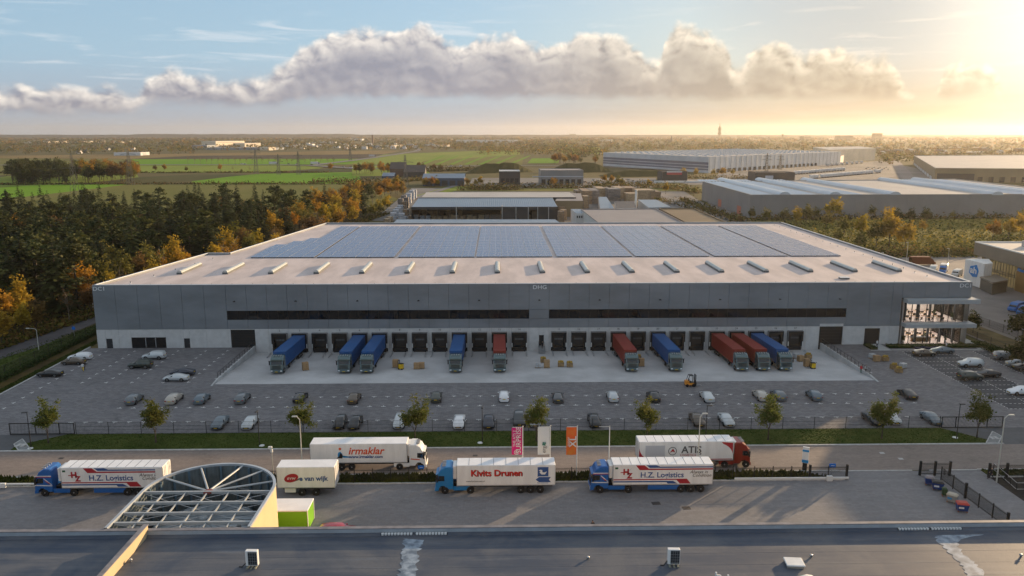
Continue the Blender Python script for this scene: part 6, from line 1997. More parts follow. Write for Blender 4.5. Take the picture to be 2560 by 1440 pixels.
def cabparts(paint_m, s, tall=3.75, visor=None):
    """tractor cab: nose at local +x times s, back wall at x 0"""
    H = tall
    pr = [(0, .95), (0, H - .25), (.25, H), (1.0, H - .02), (1.65, H - .42), (1.97, 2.78), (2.26, 1.85), (2.34, 1.2), (2.34, .42), (1.98, .38), (1.9, .8), (1.62, 1.1), (1.2, 1.1), (.9, .8), (.82, .6), (0, .6)]
    rs = []
    for y, k in ((-1.25, .955), (-1.13, 1), (1.13, 1), (1.25, .955)):
        rs.append([(s * (1.1 + (x - 1.1) * (k if k == 1 else .97)), y, 1.9 + (z - 1.9) * k) for x, z in pr])
    cab = MB(paint_m).rings(rs, 0, True, False).mesh('cab')
    X = lambda v: v * s
    win = MB(cglass_m)
    win.face([(X(2.285), -1.1, 1.88), (X(2.285), 1.1, 1.88), (X(2.02), 1.06, 2.68), (X(2.02), -1.06, 2.68)])
    win = win.mesh('windscreen')
    vis = MB(visor or chas_m).rings([[(X(1.98), y, 2.70), (X(2.30), y, 2.62), (X(2.30), y, 2.66), (X(1.96), y, 2.82)] for y in (-1.12, 1.12)], 0, True, False).mesh('sun_visor')
    sw = {}
    for sg in (-1, 1):
        sw[sg] = MB(cglass_m).face([(X(1.15), sg * 1.262, 1.85), (X(2.08), sg * 1.262, 1.80), (X(1.86), sg * 1.255, 2.55), (X(1.15), sg * 1.255, 2.55)])
        b = MB(cglass_m)
        b.face([(X(1.15), sg * 1.262, 1.85), (X(2.08), sg * 1.262, 1.80), (X(1.86), sg * 1.255, 2.55), (X(1.15), sg * 1.255, 2.55)])
        sw[sg] = b.mesh('side_window')
    gr = MB(chas_m, paint_m)
    for k in range(4): gr.box(min(X(2.30), X(2.37)), max(X(2.30), X(2.37)), -.85, .85, .95 + k * .21, 1.07 + k * .21)
    gr = gr.mesh('grille')
    bm = MB(paint_m).bbox(min(X(2.2), X(2.45)), max(X(2.2), X(2.45)), -1.22, 1.22, .36, .80, .04).mesh('bumper')
    hl = MB(hl_m).bbox(min(X(2.40), X(2.48)), max(X(2.40), X(2.48)), -.2, .2, .52, .74, .02).mesh('headlight')
    mi = MB(chas_m).box(min(X(2.0), X(2.2)), max(X(2.0), X(2.2)), -.10, .10, 1.75, 2.6).box(min(X(1.9), X(2.1)), max(X(1.9), X(2.1)), -.3, .3, 2.55, 2.6).mesh('mirror')
    pl = MB(plate_m).box(min(X(2.45), X(2.47)), max(X(2.45), X(2.47)), -.26, .26, .40, .51).mesh('number_plate')
    lb = MB(steel_m)
    for y in (-.7, -.25, .25, .7): lb.box(min(X(.95), X(1.45)), max(X(.95), X(1.45)), y - .06, y + .06, H - .12, H + .06)
    lb = lb.mesh('roof_lamp')
    sub = [('windscreen', win, (0, 0, 0), []), ('sun_visor', vis, (0, 0, 0), []), ('side_window', sw[-1], (0, 0, 0), []), ('side_window', sw[1], (0, 0, 0), []), ('grille', gr, (0, 0, 0), []), ('bumper', bm, (0, 0, 0), []),
           ('headlight', hl, (0, .95, 0), []), ('headlight', hl, (0, -.95, 0), []), ('mirror', mi, (0, 1.42, 0), []), ('mirror', mi, (0, -1.42, 0), []), ('number_plate', pl, (0, 0, 0), []), ('roof_lamp', lb, (0, 0, 0), [])]
    return cab, sub


def wheelset(xs, w=1.12):
    return [('wheel', WH, (x, sg * w, .5), [('rim', WR, (0, 0, 0), [])]) for x in xs for sg in (-1, 1)]


# docked lorries: ribbed box trailer and a grey cab facing the car park
DL = 18.6
CAB, CSUB = cabparts(teal_p, 1, 3.55, mat('dark_visor', (.03, .045, .035), .4))
sk = MB(teal_p).bbox(15.4, 16.5, -1.24, -1.16, .5, 1.05, .03).bbox(15.4, 16.5, 1.16, 1.24, .5, 1.05, .03).mesh('side_skirt')
ch = MB(chas_m).box(.3, DL - .4, -.5, .5, .62, 1.0).box(12.0, DL - 2.2, -1.1, 1.1, .72, 1.05).box(8.4, 11.4, -1.1, -1.0, .45, .95).box(8.4, 11.4, 1.0, 1.1, .45, .95).mesh('chassis')
def box_trailer(c, nm):
    m = mat(nm, c, .45, ns=.4, na=.07)
    b = MB(m)
    L = 16.0
    b.bbox(0, L, -1.24, 1.24, 1.1, 4.0, .05)
    for k in range(33):
        x = .15 + k * (L - .3) / 32
        for s in (-1, 1): b.box(x - .10, x + .10, s * 1.27 - .03, s * 1.27 + .03, 1.25, 3.85)
    for s in (-1, 1): b.box(0, L, s * 1.27 - .035, s * 1.27 + .035, 3.85, 4.02).box(0, L, s * 1.27 - .035, s * 1.27 + .035, 1.08, 1.25)
    b.box(L - .02, L + .10, -1.15, -1.05, 1.15, 3.95).box(L - .02, L + .10, 1.05, 1.15, 1.15, 3.95).box(L, L + .10, -1.05, 1.05, 3.6, 3.75)
    return b.mesh('trailer')


TB, TR_ = box_trailer((.016, .085, .25), 'blue_container'), box_trailer((.22, .028, .018), 'red_container')
rails_ = []
DT = [(3, 'blue', 'docked at bay three, nearest the forest'), (6, 'blue', 'docked at bay six'), (7, 'blue', 'docked at bay seven'), (11, 'blue', 'docked alone at bay eleven'), (13, 'red', 'docked alone at bay thirteen'),
      (18, 'red', 'docked at bay eighteen left of pallets'), (20, 'blue', 'docked at bay twenty above the forklift'), (23, 'red', 'at bay twenty-three, first of three'), (24, 'red', 'at bay twenty-four between two others'), (25, 'blue', 'docked at bay twenty-five, nearest the office')]
slope = math.atan(-DZ / (FY - 1.5 - DY0))
for n_, c, w in DT:
    x = DK[n_ - 2]
    parts = [('trailer', TB if c == 'blue' else TR_, (0, 0, 0), []), ('chassis', ch, (0, 0, 0), []), ('cab', CAB, (DL - 2.4, 0, 0), CSUB), ('side_skirt', sk, (0, 0, 0), [])]
    parts += wheelset((2.6, 3.9, 5.2)) + wheelset((13.2, DL - 1.3))
    o = stamp('container_lorry', parts, (x, FY - .9, DZ + .10), 0, '%s ribbed container lorry with grey cab %s' % (c, w), 'lorry', '%s container lorries at the loading docks' % c)
    o.rotation_euler = (0, -slope, -PI / 2)


class Side:
    """livery on the side that faces the camera: u runs along world x from the trailer's world-left end"""
    def __init__(self, parent, y): self.p, self.y = parent, y
    def poly(self, name, m, pts, lift=.006):
        b = MB(m)
        b.rings([[(u, self.y - l, z) for u, z in pts] for l in (-.002, lift)], 0, True, False)
        return new(name, b, self.p)
    def text(self, s, u, z, size, m, **k): return text(s, size, m, 'lettering', self.p, (u, self.y - .012, z), extrude=.006, **k)


def lorry(px0, px1, pyb, s, label, paint_m, trailer_l, cabgap=.75, z1=4.0, cab_tall=3.8, wheels=(), tractor=None, body=white_p, roof_ribs=10, skirt=None, group=None, visor=None, under=True):
    """an articulated lorry between two photo columns, its near wheels on photo row pyb; s +1 nose to the right"""
    a, b = P(px0, pyb), P(px1, pyb)
    L = b.x - a.x
    r = new('articulated_lorry', None, None, (a.x, (a.y + b.y) / 2 + 1.25, .012), label=label, cat='lorry', group=group)
    t0, t1 = (0, trailer_l) if s > 0 else (L - trailer_l, L)
    tb = MB(body, roofw_m)
    tb.bbox(t0, t1, -1.28, 1.28, 1.15, z1, .04)
    tr = new('trailer', tb, r)
    rm = MB(roofw_m, lgrey_m)
    rm.box(t0 + .06, t1 - .06, -1.2, 1.2, z1, z1 + .015)
    for k in range(1, roof_ribs): rm.box(t0 + (t1 - t0) * k / roof_ribs - .02, t0 + (t1 - t0) * k / roof_ribs + .02, -1.2, 1.2, z1 + .015, z1 + .03, 1)
    new('trailer_roof', rm, tr)
    ed = MB(steel_m)
    for x in (t0, t1 - .06): ed.box(x, x + .06, -1.295, -1.28, 1.15, z1).box(x, x + .06, 1.28, 1.295, 1.15, z1)
    ed.box(t0, t1, -1.30, -1.28, 1.13, 1.24).box(t0, t1, 1.28, 1.30, 1.13, 1.24)
    new('edge_rail', ed, tr)
    dr = MB(body, steel_m)
    xe = t0 if s > 0 else t1
    for y0, y1 in ((-1.2, -.02), (.02, 1.2)): dr.box(xe - .03, xe + .03, y0, y1, 1.3, z1 - .15)
    for y in (-.8, -.4, .4, .8): dr.box(xe - .06, xe + .06, y - .025, y + .025, 1.2, z1 - .1, 1)
    new('rear_doors', dr, tr)
    c = MB(chas_m)
    c.box(t0 + .3 if s > 0 else .5, L - .5 if s > 0 else t1 - .3, -.45, .45, .6, 1.12)
    new('chassis', c, r)
    if tractor is not False:
        cab, sub = cabparts(paint_m, s, cab_tall, visor)
        cx = L - 2.42 if s > 0 else 2.42
        cb = new('cab', cab, r, (cx, 0, 0))
        for q in sub: new(q[0], q[1], cb, q[2])
        xa, xb2 = (L - 2.42 - 2.2, L - 2.42) if s > 0 else (2.42, 2.42 + 2.2)
        new('side_skirt', MB(paint_m).bbox(xa, xb2, -1.2, -1.12, .45, 1.05, .03).bbox(xa, xb2, 1.12, 1.2, .45, 1.05, .03), r)
        cool = MB(body, chas_m).bbox(*((t1, t1 + .5) if s > 0 else (t0 - .5, t0)), -1.0, 1.0, 2.0, z1 - .2, .05)
        new('cooling_unit', cool, tr)
    if skirt: new('side_skirt', MB(skirt[0]).bbox(skirt[1], skirt[2], -1.22, -1.14, .42, 1.08, .03), r)
    for q in wheelset(wheels):
        w_ = new(q[0], q[1], r, q[2])
        new('rim', WR, w_)
    return r, tr, Side(tr, -1.30 + .018), L, t0, t1


def hz(px0, px1, py, label, gap):
    r, tr, sd, L, t0, t1 = lorry(px0, px1, py, -1, label, blue_p, 13.35, wheels=(1.32, 5.1), skirt=(blue_p, 7.7, 11.9), group='white lorries with red and blue stripes', visor=blue_p, roof_ribs=11)
    for x in (12.1, 13.45, 14.8): 
        for q in wheelset((x,)):
            w_ = new(q[0], q[1], r, q[2]); new('rim', WR, w_)
    u = lambda f: t0 + (t1 - t0) * f
    sd.poly('red_stripe', lred_m, [(u(.225), 3.93), (u(.31), 3.93), (u(.355), 3.45), (u(.998), 3.45), (u(.998), 3.25), (u(.265), 3.25)])
    sd.poly('blue_stripe', navy_m, [(u(.33), 3.93), (u(.43), 3.93), (u(.47), 3.72), (u(.998), 3.72), (u(.998), 3.55), (u(.365), 3.55)])
    sd.poly('red_stripe', lred_m, [(u(.005), 1.98), (u(.74), 1.98), (u(.78), 1.30), (u(.67), 1.30), (u(.635), 1.83), (u(.005), 1.83)])
    sd.poly('blue_stripe', navy_m, [(u(.005), 1.70), (u(.60), 1.70), (u(.65), 1.30), (u(.55), 1.30), (u(.535), 1.52), (u(.005), 1.52)])
    sd.poly('green_patch', mat('livery_green', (.01, .10, .05), .5), [(u(.02), 3.66), (u(.05), 3.66), (u(.05), 3.40), (u(.02), 3.40)])
    sd.text('H', u(.13), 2.97, 1.1, lred_m, offset=.05)
    sd.text('Z', u(.165), 2.42, 1.0, lred_m, offset=.05)
    sd.poly('red_stripe', lred_m, [(u(.075), 2.98), (u(.16), 2.98), (u(.16), 2.86), (u(.075), 2.86)])
    sd.poly('blue_leaf', navy_m, [(u(.155), 3.1), (u(.185), 3.5), (u(.165), 3.2)])
    sd.text('H.Z. Logistics', u(.49), 2.52, 1.05, navy_m, offset=.02)
    sd.text('Always in', u(.855), 2.92, .62, lblack_m, shear=.35)
    sd.text('Condition', u(.885), 2.45, .62, lblack_m, shear=.35)
    cs = Side(r, -1.262)
    cs.poly('white_stripe', white_p, [(.15, 1.62), (2.4, 1.55), (2.4, 1.45), (.15, 1.50)])
    cs.poly('red_stripe', lred_m, [(.30, 2.78), (2.40, 2.78), (2.40, 2.68), (.35, 2.68)])
    cs.poly('white_stripe', white_p, [(.36, 2.90), (2.40, 2.90), (2.40, 2.80), (.36, 2.80)])
    cs.poly('red_flash', lred_m, [(1.35, 2.35), (2.28, 1.75), (1.95, 1.75)])
    cs.poly('white_flash', white_p, [(1.32, 2.50), (1.45, 2.50), (2.40, 1.66), (2.22, 1.66)])
    return r, tr, sd, u


hz(1475, 1781, 1232, 'white refrigerated lorry with stripes and blue cab beside the bare flagpole', 0)
r_, tr_, sd_, u_ = hz(90, 411, 1240, 'white striped lorry with blue cab and open rear door behind the round frame', 0)
new('open_door', MB(white_p).bbox(u_(.93), u_(.998) + .0, -1.36, -1.31, 1.2, 3.9, .02), tr_)
# sky blue cab, red lettering
r, tr, sd, L, t0, t1 = lorry(1088, 1388, 1234, -1, 'white lorry with sky blue cab, red lettering and a duck emblem', blue2_p, 13.1, wheels=(1.32, 4.7, 11.4, 12.7, 14.0), roof_ribs=8, visor=blue2_p)
u = lambda f: t0 + (t1 - t0) * f
sd.text('Kivits Drunen', u(.41), 2.85, 1.22, lblack_m, offset=.035)
o = sd.text('Kivits Drunen', u(.405), 2.90, 1.22, mat('livery_bright_red', (.55, .02, .015), .5), offset=.03)
o.location.y -= .012
sd.text('www.kivitsdrunen.nl', u(.19), 1.78, .30, lblack_m)
sd.poly('navy_panel', navy_m, [(u(.82), 1.42), (u(.93), 1.42), (u(.93), 3.72), (u(.82), 3.72)])
sd.poly('white_arrow', white_p, [(u(.79), 1.95), (u(.83), 1.5), (u(.97), 1.5), (u(.945), 1.95), (u(.97), 2.4), (u(.83), 2.4)], .010)
sd.poly('navy_arrow', navy_m, [(u(.80), 1.95), (u(.835), 1.58), (u(.955), 1.58), (u(.935), 1.95), (u(.955), 2.32), (u(.835), 2.32)], .014)
sd.poly('white_duck', white_p, [(u(.84), 2.95), (u(.86), 2.68), (u(.895), 2.68), (u(.915), 3.1), (u(.885), 2.95), (u(.868), 3.0), (u(.868), 3.3), (u(.85), 3.36), (u(.832), 3.2), (u(.85), 3.12)], .010)
# white lorry on the road, orange lettering
r, tr, sd, L, t0, t1 = lorry(778, 1066, 1176, 1, 'white lorry with orange red lettering and white cab on the road', white_p, 13.7, wheels=(3.0, 4.4, 5.8, 12.6, 15.6), roof_ribs=1, visor=white_p)
u = lambda f: t0 + (t1 - t0) * f
sd.text('irmaklar', u(.575), 2.92, 1.5, orr_m, shear=.25, offset=.03)
sd.text('www.irmaklar.com', u(.575), 2.08, .62, navy_m, offset=.02)
sd.poly('blue_figure', lblue_m, [(u(.285), 2.05), (u(.335), 2.2), (u(.41), 2.12), (u(.41), 1.95), (u(.345), 1.95), (u(.33), 2.6), (u(.312), 2.85), (u(.292), 2.75), (u(.285), 2.4)])
sd.poly('black_road', lblack_m, [(u(.27), 1.85), (u(.30), 2.2), (u(.31), 2.7), (u(.33), 2.5), (u(.335), 2.1), (u(.33), 1.85)], .010)
sd.poly('orange_dot', orr_m, [(u(.310) + .19 * math.cos(q * PI / 6), 3.28 + .2 * math.sin(q * PI / 6)) for q in range(12)])
cs = Side(r, -1.262)
cs.poly('orange_stripe', orr_m, [(L - 2.2, 1.75), (L - .9, 1.62), (L - .9, 1.48), (L - 2.2, 1.60)])
# red cab, curved red corners
r, tr, sd, L, t0, t1 = lorry(1595, 1877, 1170, 1, 'white lorry with dark red cab and curved red corner patches on the road', red_p, 13.6, wheels=(2.6, 3.9, 5.2, 12.4, 15.5), roof_ribs=11, visor=red_p)
u = lambda f: t0 + (t1 - t0) * f
arc = lambda cx, cz, rx, rz, a0, a1: [(cx + rx * math.cos(a0 + (a1 - a0) * k / 10), cz + rz * math.sin(a0 + (a1 - a0) * k / 10)) for k in range(11)]
sd.poly('red_corner', lred_m, arc(u(.80), 1.9, t1 - u(.80) - .1, 1.95, 0, PI / 2)[::-1][3:] + arc(u(.86), 3.93, t1 - u(.87), 1.4, -.1, 0)[::-1] + [(u(.87), 3.93)])
sd.poly('red_corner', lred_m, [(u(.005), 3.1)] + arc(u(.16), 3.2, .155 * (t1 - t0), 1.95, PI, PI * 1.48) + [(u(.005), 1.25)])
sd.poly('red_stripe', lred_m, [(u(.16), 1.24), (u(.99), 1.28), (u(.99), 1.40), (u(.16), 1.32)])
sd.poly('grey_patch', mat('livery_pale_grey', (.48, .49, .52), .4), [(u(.07), 1.8), (u(.275), 1.8), (u(.275), 3.45), (u(.07), 3.45)])
sd.text('ATIS', u(.555), 2.75, 1.45, lgrey_m, offset=.03)
sd.poly('cedilla', lgrey_m, [(u(.647), 2.25), (u(.662), 2.25), (u(.655), 2.02), (u(.64), 2.05)])
sd.text('LOGISTICS', u(.52), 1.98, .48, lred_m)
sd.poly('ring_emblem', lgrey_m, [(u(.355) + .62 * math.cos(q * PI / 10), 2.6 + .62 * math.sin(q * PI / 10)) for q in range(20)])
sd.poly('emblem_field', white_p, [(u(.355) + .52 * math.cos(q * PI / 10), 2.6 + .52 * math.sin(q * PI / 10)) for q in range(20)], .010)
sd.poly('red_wedge', lred_m, [(u(.325), 2.35), (u(.36), 3.0), (u(.385), 2.4), (u(.355), 2.55)], .014)
# the box trailer without a tractor
r, tr, sd, L, t0, t1 = lorry(695, 839, 1240, -1, 'cream white box trailer without tractor behind the round frame wall', white_p, P(839, 1240).x - P(695, 1240).x, z1=4.05, wheels=(3.2, 5.05), tractor=False, roof_ribs=1)
u = lambda f: t0 + (t1 - t0) * f
sd.text('e van wijk', u(.63), 2.45, .92, navy_m, offset=.03)
sd.poly('red_disc', lred_m, [(u(.25) + 1.0 * math.cos(q * PI / 10) * .9 + .25 * math.sin(q * PI / 10), 2.55 + .62 * math.sin(q * PI / 10)) for q in range(20)])
sd.poly('grey_shadow', lgrey_m, [(u(.25) + .2, 2.0), (u(.25) + .95, 2.25), (u(.25) + 1.1, 2.6), (u(.25) + .55, 2.2)], .010)
sd.text('evw', u(.245), 2.55, .68, white_p, shear=.3).location.y -= .01
new('under_box', MB(white_p).bbox(u(.12), u(.31), -1.1, -.5, .42, 1.05, .03), r)
# ------------------------------------------------------------------ the roof we look over
felt_m = mat('bitumen_felt', (.09, .10, .12), .62, spec=.4)
nt = felt_m.node_tree
N.nt = nt
g_ = nt.nodes.new('ShaderNodeNewGeometry').outputs['Position']
mp_ = nt.nodes.new('ShaderNodeMapping')
nt.links.new(g_, mp_.inputs[0])
mp_.inputs['Scale'].default_value = (.10, 1.1, 1)
f1, f2, f3 = noise(mp_.outputs[0], 1.0, 8.0, .65, .2), noise(g_, .16, 6.0, .62, .5), noise(g_, 5.0, 4.0, .7)
c1 = mixc(sstep(f2 * .62 + f1 * .38, .36, .62), (.038, .056, .092), (.108, .114, .130))
c1 = mixc(sstep(f1, .56, .72) * .5, c1, (.125, .15, .19))
c1 = mixc(sstep(f3, .35, .75) * .30, c1, (.055, .058, .065))
nt.links.new(c1, nt.nodes['Principled BSDF'].inputs['Base Color'])
bm0 = nt.nodes.new('ShaderNodeBump')
bm0.inputs['Strength'].default_value = .35
bm0.inputs['Distance'].default_value = .03
put(bm0.inputs['Height'], f3)
nt.links.new(bm0.outputs[0], nt.nodes['Principled BSDF'].inputs['Normal'])
cop_m = mat('zinc_coping', (.42, .46, .50), .45, .3, ns=.6, na=.1)
cream_m = mat('cream_render', (.56, .435, .26), .75, ns=.4, na=.05)
paper_m = mat('weathered_coping', (.20, .19, .20), .6, ns=.8, na=.2)
FZ, FYP = 8.0, 70.85
fr_ = new('flat_roof_building', None, None, (0, FYP, 0), label='dark felt roof with zinc parapet that the view looks over', cat='building')
new('wall', MB(cream_m).box(-80, 95, -70, .42, 0, FZ + .3), fr_)
rs_ = MB(felt_m)
for k in range(14): rs_.box(-80, 95, -k * 1.02 - 1.02, -k * 1.02, FZ + .2, FZ + .32 + (.005 if k % 2 else 0))
rs_.box(-80, 95, -70, -14.28, FZ + .2, FZ + .32)
FZ += .32
new('roof', rs_, fr_)
px_ = [-80 + 12.5 * k for k in range(15)]
pme = MB(cop_m).box(0.006, 12.494, 0, .42, FZ - .1, 8.92).mesh('parapet')
cme = MB(paper_m).bbox(0.003, 12.497, -.03, .47, 8.92, 9.0, .015).mesh('coping')
for x in px_:
    q = new('parapet', pme, fr_, (x, 0, 0))
    new('coping', cme, q)
new('upstand', MB(felt_m).rings([[(x, -.35, FZ + .01), (x, -.02, FZ + .22), (x, -.02, FZ + .0)] for x in (-80, 95)], 0, True, False), fr_)
bm_ = MB(bp_m)
for k in range(10): bm_.bbox(.04 + k * .31, .30 + k * .31, -.30, -.05, .05, .26, .03)
bm_ = bm_.mesh('outlet_cell_row')
tr_m = MB(black_m).box(0, 3.15, -.28, -.03, .03, .22).mesh('roof_outlet')
for px in (955, 1040, 2248, 2331):
    p = P(px, 1330, FZ)
    o = new('roof_outlet', tr_m, fr_, (p.x, 0, FZ))
    new('outlet_cell_row', bm_, o)
patch_m = mat('silver_patch', (.10, .135, .18), .5, ns=1.3, c2=(.31, .37, .44), det=9)
rng = random.Random(11)
for pts in ([(1008, 1346, 1060, 1350), (1010, 1360, 1052, 1365), (1006, 1380, 1046, 1385), (1003, 1400, 1044, 1400), (1000, 1420, 1042, 1424), (993, 1445, 1038, 1445)],
            [(2340, 1338, 2462, 1336), (2342, 1350, 2400, 1348), (2362, 1370, 2392, 1366), (2388, 1395, 2416, 1390), (2406, 1415, 2442, 1412), (2420, 1445, 2468, 1445)]):
    b = MB(patch_m)
    L_, R_ = [], []
    for (a, c, d, e), (a2, c2, d2, e2) in zip(pts, pts[1:]):
        for k in range(6):
            t = k / 6
            L_.append(P(a + (a2 - a) * t + rng.uniform(-5, 5), c + (c2 - c) * t, FZ + .025))
            R_.append(P(d + (d2 - d) * t + rng.uniform(-6, 6), e + (e2 - e) * t, FZ + .025))
    for k in range(len(L_) - 1): b.face([L_[k], R_[k], R_[k + 1], L_[k + 1]])
    b.v = [(v[0], v[1] - FYP, v[2]) for v in b.v]
    new('silver_patch', b, fr_)
# the cream fire wall that runs along the roof
wx = P(369, 1318, 9.3).x
fw = new('fire_wall', None, None, (wx - .25, FYP, FZ - .0), label='long low cream wall running across the felt roof', cat='wall')
new('wall', MB(cream_m).box(-.2, .2, -40, .25, -.05, 1.1), fw)
new('coping', MB(paper_m).bbox(-.26, .26, -40, .35, 1.1, 1.18, .02), fw)
# outdoor units, hatch, vents
acg_m = mat('fan_grille', (.03, .035, .04), .5)
def ac(px, py, rz, lb):
    p = P(px, py, FZ)
    case = MB(white_p).bbox(-.55, .55, -.22, .22, .16, 1.62, .03).mesh('casing')
    g = MB(acg_m).box(-.30, .50, -.25, -.222, .26, 1.54)
    g2 = MB(steel_m)
    for k in range(5): g2.box(-.30, .50, -.262, -.25, .36 + k * .27, .375 + k * .27)
    for k in range(3): g2.box(-.10 + k * .2, -.085 + k * .2, -.262, -.25, .26, 1.54)
    ft = MB(mat('support_block', (.25, .25, .2), .8)).box(-.45, -.28, -.5, .45, 0, .12).box(.28, .45, -.5, .45, 0, .12).box(-.05, .1, -.55, .4, 0, .08)
    pi = MB(black_m).tube((-.55, 0, .4), (-.9, -.2, .06), .05).tube((-.9, -.2, .06), (-1.2, -.15, .05), .05)
    stamp('air_conditioner', [('casing', case, (0, 0, 0), []), ('fan_grille', g.mesh('fan_grille'), (0, 0, 0), [('guard', g2.mesh('guard'), (0, 0, 0), [])]), ('support', ft.mesh('support'), (0, 0, 0), []), ('pipe', pi.mesh('pipe'), (0, 0, 0), [])], p, rz, lb, 'air conditioner', 'outdoor air conditioning units on the felt roof')


ac(632, 1416, -.05, 'white outdoor air conditioning unit between fire wall and silver patch')
ac(1683, 1412, -.05, 'white outdoor air conditioning unit beside the white roof hatch')
p = P(1985, 1412, FZ)
h = new('roof_hatch', None, None, p, -.10, label='flat white roof hatch on the sunny part of the felt roof', cat='hatch')
new('curb', MB(mat('hatch_curb', (.30, .29, .26), .7)).box(-.72, .72, -.62, .62, 0, .2), h)
new('lid', MB(white_p).bbox(-.82, .82, -.72, .72, .2, .36, .04), h)
v = MB(white_p)
v.tube((0, 0, 0), (0, 0, .55), .08).tube((0, 0, .5), (-.45, -.1, .62), .08).tube((-.42, -.1, .6), (-.42, -.1, .9), .08).tube((.25, -.3, 0), (.25, -.3, .5), .08).tube((.25, -.3, .45), (.6, -.3, .45), .08).tube((.6, -.3, .4), (.6, -.3, .75), .08)
new('vent_pipe', v, None, P(1800, 1452, FZ), label='branching white vent pipes on the felt roof near the hatch', cat='vent pipe')
new('roof_dome', MB(white_p).lathe([(.95, 0), (.9, .25), (.55, .5), (.0, .55)], n=8), None, P(2022, 1457, FZ), label='faceted white roof dome below the hatch', cat='roof light')
sv = MB(steel_m).lathe([(.10, 0), (.10, .15), (.17, .17), (.12, .28), (0, .3)], n=10).mesh('vent_cap')
for px, py, w in ((1470, 1398, 'left of the hatch side unit'), (2028, 1393, 'right of the white hatch'), (327, 1404, 'beside the cream fire wall'), (2552, 1392, 'at the picture edge')):
    new('roof_ventilator', sv, None, P(px, py, FZ), label='small metal vent cap on the felt roof ' + w, cat='vent cap', group='vent caps on the felt roof')

# ------------------------------------------------------------------ the round steel frame with its corrugated wall
C0 = P(518, 1226, 9.0)
RR = (P(620, 1320, 9).x - P(265, 1320, 9).x) / 2
DXC = (P(620, 1320, 9).x + P(265, 1320, 9).x) / 2
drum = new('round_silo_screen', None, None, (DXC, C0.y, 0), label='round open steel framed screen with corrugated walls around a silo roof', cat='silo screen')
cor_m = mat('corrugated_steel', (.17, .20, .21), .45, .35, ns=.7, na=.15)
YS = FYP + .5 - C0.y
path = [(-RR, YS + (0 - YS) * k / 12) for k in range(12)] + [(RR * math.cos(PI - PI * k / 40), RR * math.sin(PI - PI * k / 40)) for k in range(41)] + [(RR, 0 + (YS) * (k + 1) / 12) for k in range(12)]
full = []
for (a, b) in zip(path, path[1:]):
    for q in range(4): full.append((a[0] + (b[0] - a[0]) * q / 4, a[1] + (b[1] - a[1]) * q / 4))
full.append(path[-1])
cw_ = MB(cor_m)
def offs(pts, d):
    out = []
    for k, p in enumerate(pts):
        a, b = Vector(pts[max(0, k - 1)]), Vector(pts[min(len(pts) - 1, k + 1)])
        t = (b - a).normalized()
        out.append((p[0] + t.y * d[k % len(d)], p[1] - t.x * d[k % len(d)]))
    return out


ins = offs(full, (.10, .10, .16, .16))
cw_.rings([[(x, y, z) for x, y in ins] for z in (.0, 8.8)], 0, False, False, False)
new('corrugated_wall', cw_, drum)
ow = MB(cream_m)
o1 = offs(full, (-.12,))
ow.rings([[(x, y, z) for x, y in o1] for z in (.0, 8.95)], 0, False, False, False)
new('outer_wall', ow, drum)
rimb = MB(cop_m)
ri, ro = offs(path, (.14,)), offs(path, (-.16,))
rimb.rings([[(x, y, 8.82) for x, y in ro], [(x, y, 9.06) for x, y in ro], [(x, y, 9.06) for x, y in ri], [(x, y, 8.82) for x, y in ri]], 0, False, False, False)
new('rim_beam', rimb, drum)
gir_m = mat('painted_girder', (.40, .42, .43), .45, .2, ns=.5, na=.1)
cols_m = mat('blue_grey_column', (.10, .16, .21), .5)
cm = MB(cols_m).box(-.1, .1, -.1, .1, 0, 8.8).mesh('column')
for k in range(0, 12): 
    a = PI - PI * (k + .5) / 12
    new('column', cm, drum, ((RR - .3) * math.cos(a), (RR - .3) * math.sin(a), 0), a)
gz = cm2 = MB(cols_m)
ring2 = MB(gir_m)
for zz in (3.0, 6.0):
    for k in range(20):
        a, b = PI * k / 20, PI * (k + 1) / 20
        ring2.bar(((RR - .22) * math.cos(a), (RR - .22) * math.sin(a), zz), ((RR - .22) * math.cos(b), (RR - .22) * math.sin(b), zz), .08, .12)
new('wall_rail', ring2, drum)
ybeams = [P(518, y, 8.9).y - C0.y for y in (1228, 1254, 1280, 1304)]
for y in ybeams: new('girder', MB(gir_m).box(-RR + .1, RR - .1, y - .11, y + .11, 8.62, 8.92), drum)
ys2 = ybeams + [YS + .3]
for i in range(len(ys2) - 1):
    for k in range(1, 6):
        x = -RR + 2 * RR * k / 6 + .5 * (0)
        new('purlin', MB(gir_m).box(x - .06, x + .06, ys2[i + 1] + .12, ys2[i] - .12, 8.68, 8.84), drum)
    for k in (0, 2, 4):
        x0, x1 = -RR + 2 * RR * k / 6 + .1, -RR + 2 * RR * (k + 2) / 6 - .1
        new('cross_brace', MB(steel_m).tube((x0, ys2[i], 8.66), (x1, ys2[i + 1], 8.66), .035, n=5).tube((x1, ys2[i], 8.64), (x0, ys2[i + 1], 8.64), .035, n=5), drum)
hub_y = ybeams[0] + .25
for a in (2.62, 2.02, 1.32, .87, .36):
    new('strut', MB(gir_m).tube((.25 * math.cos(a), hub_y + .2 * math.sin(a), 8.78), ((RR - .15) * math.cos(a), (RR - .15) * math.sin(a), 8.86), .12, n=8), drum)
new('hub', MB(mat('rust_primer', (.16, .04, .03), .6)).lathe([(.55, 8.66), (.55, 8.84), (.4, 8.9), (0, 8.9)], (0, hub_y - .05, 0), n=14), drum)
silo_m = mat('silo_roof', (.30, .35, .39), .4, .4, ns=.5, na=.08)
sl = MB(silo_m)
sr, sy = RR - 1.55, -1.7
sl.lathe([(sr - .05, 0), (sr - .05, 5.6)], (0, sy, 0), 48, 0, False)
vs, fs = [(0, sy, 6.7)], []
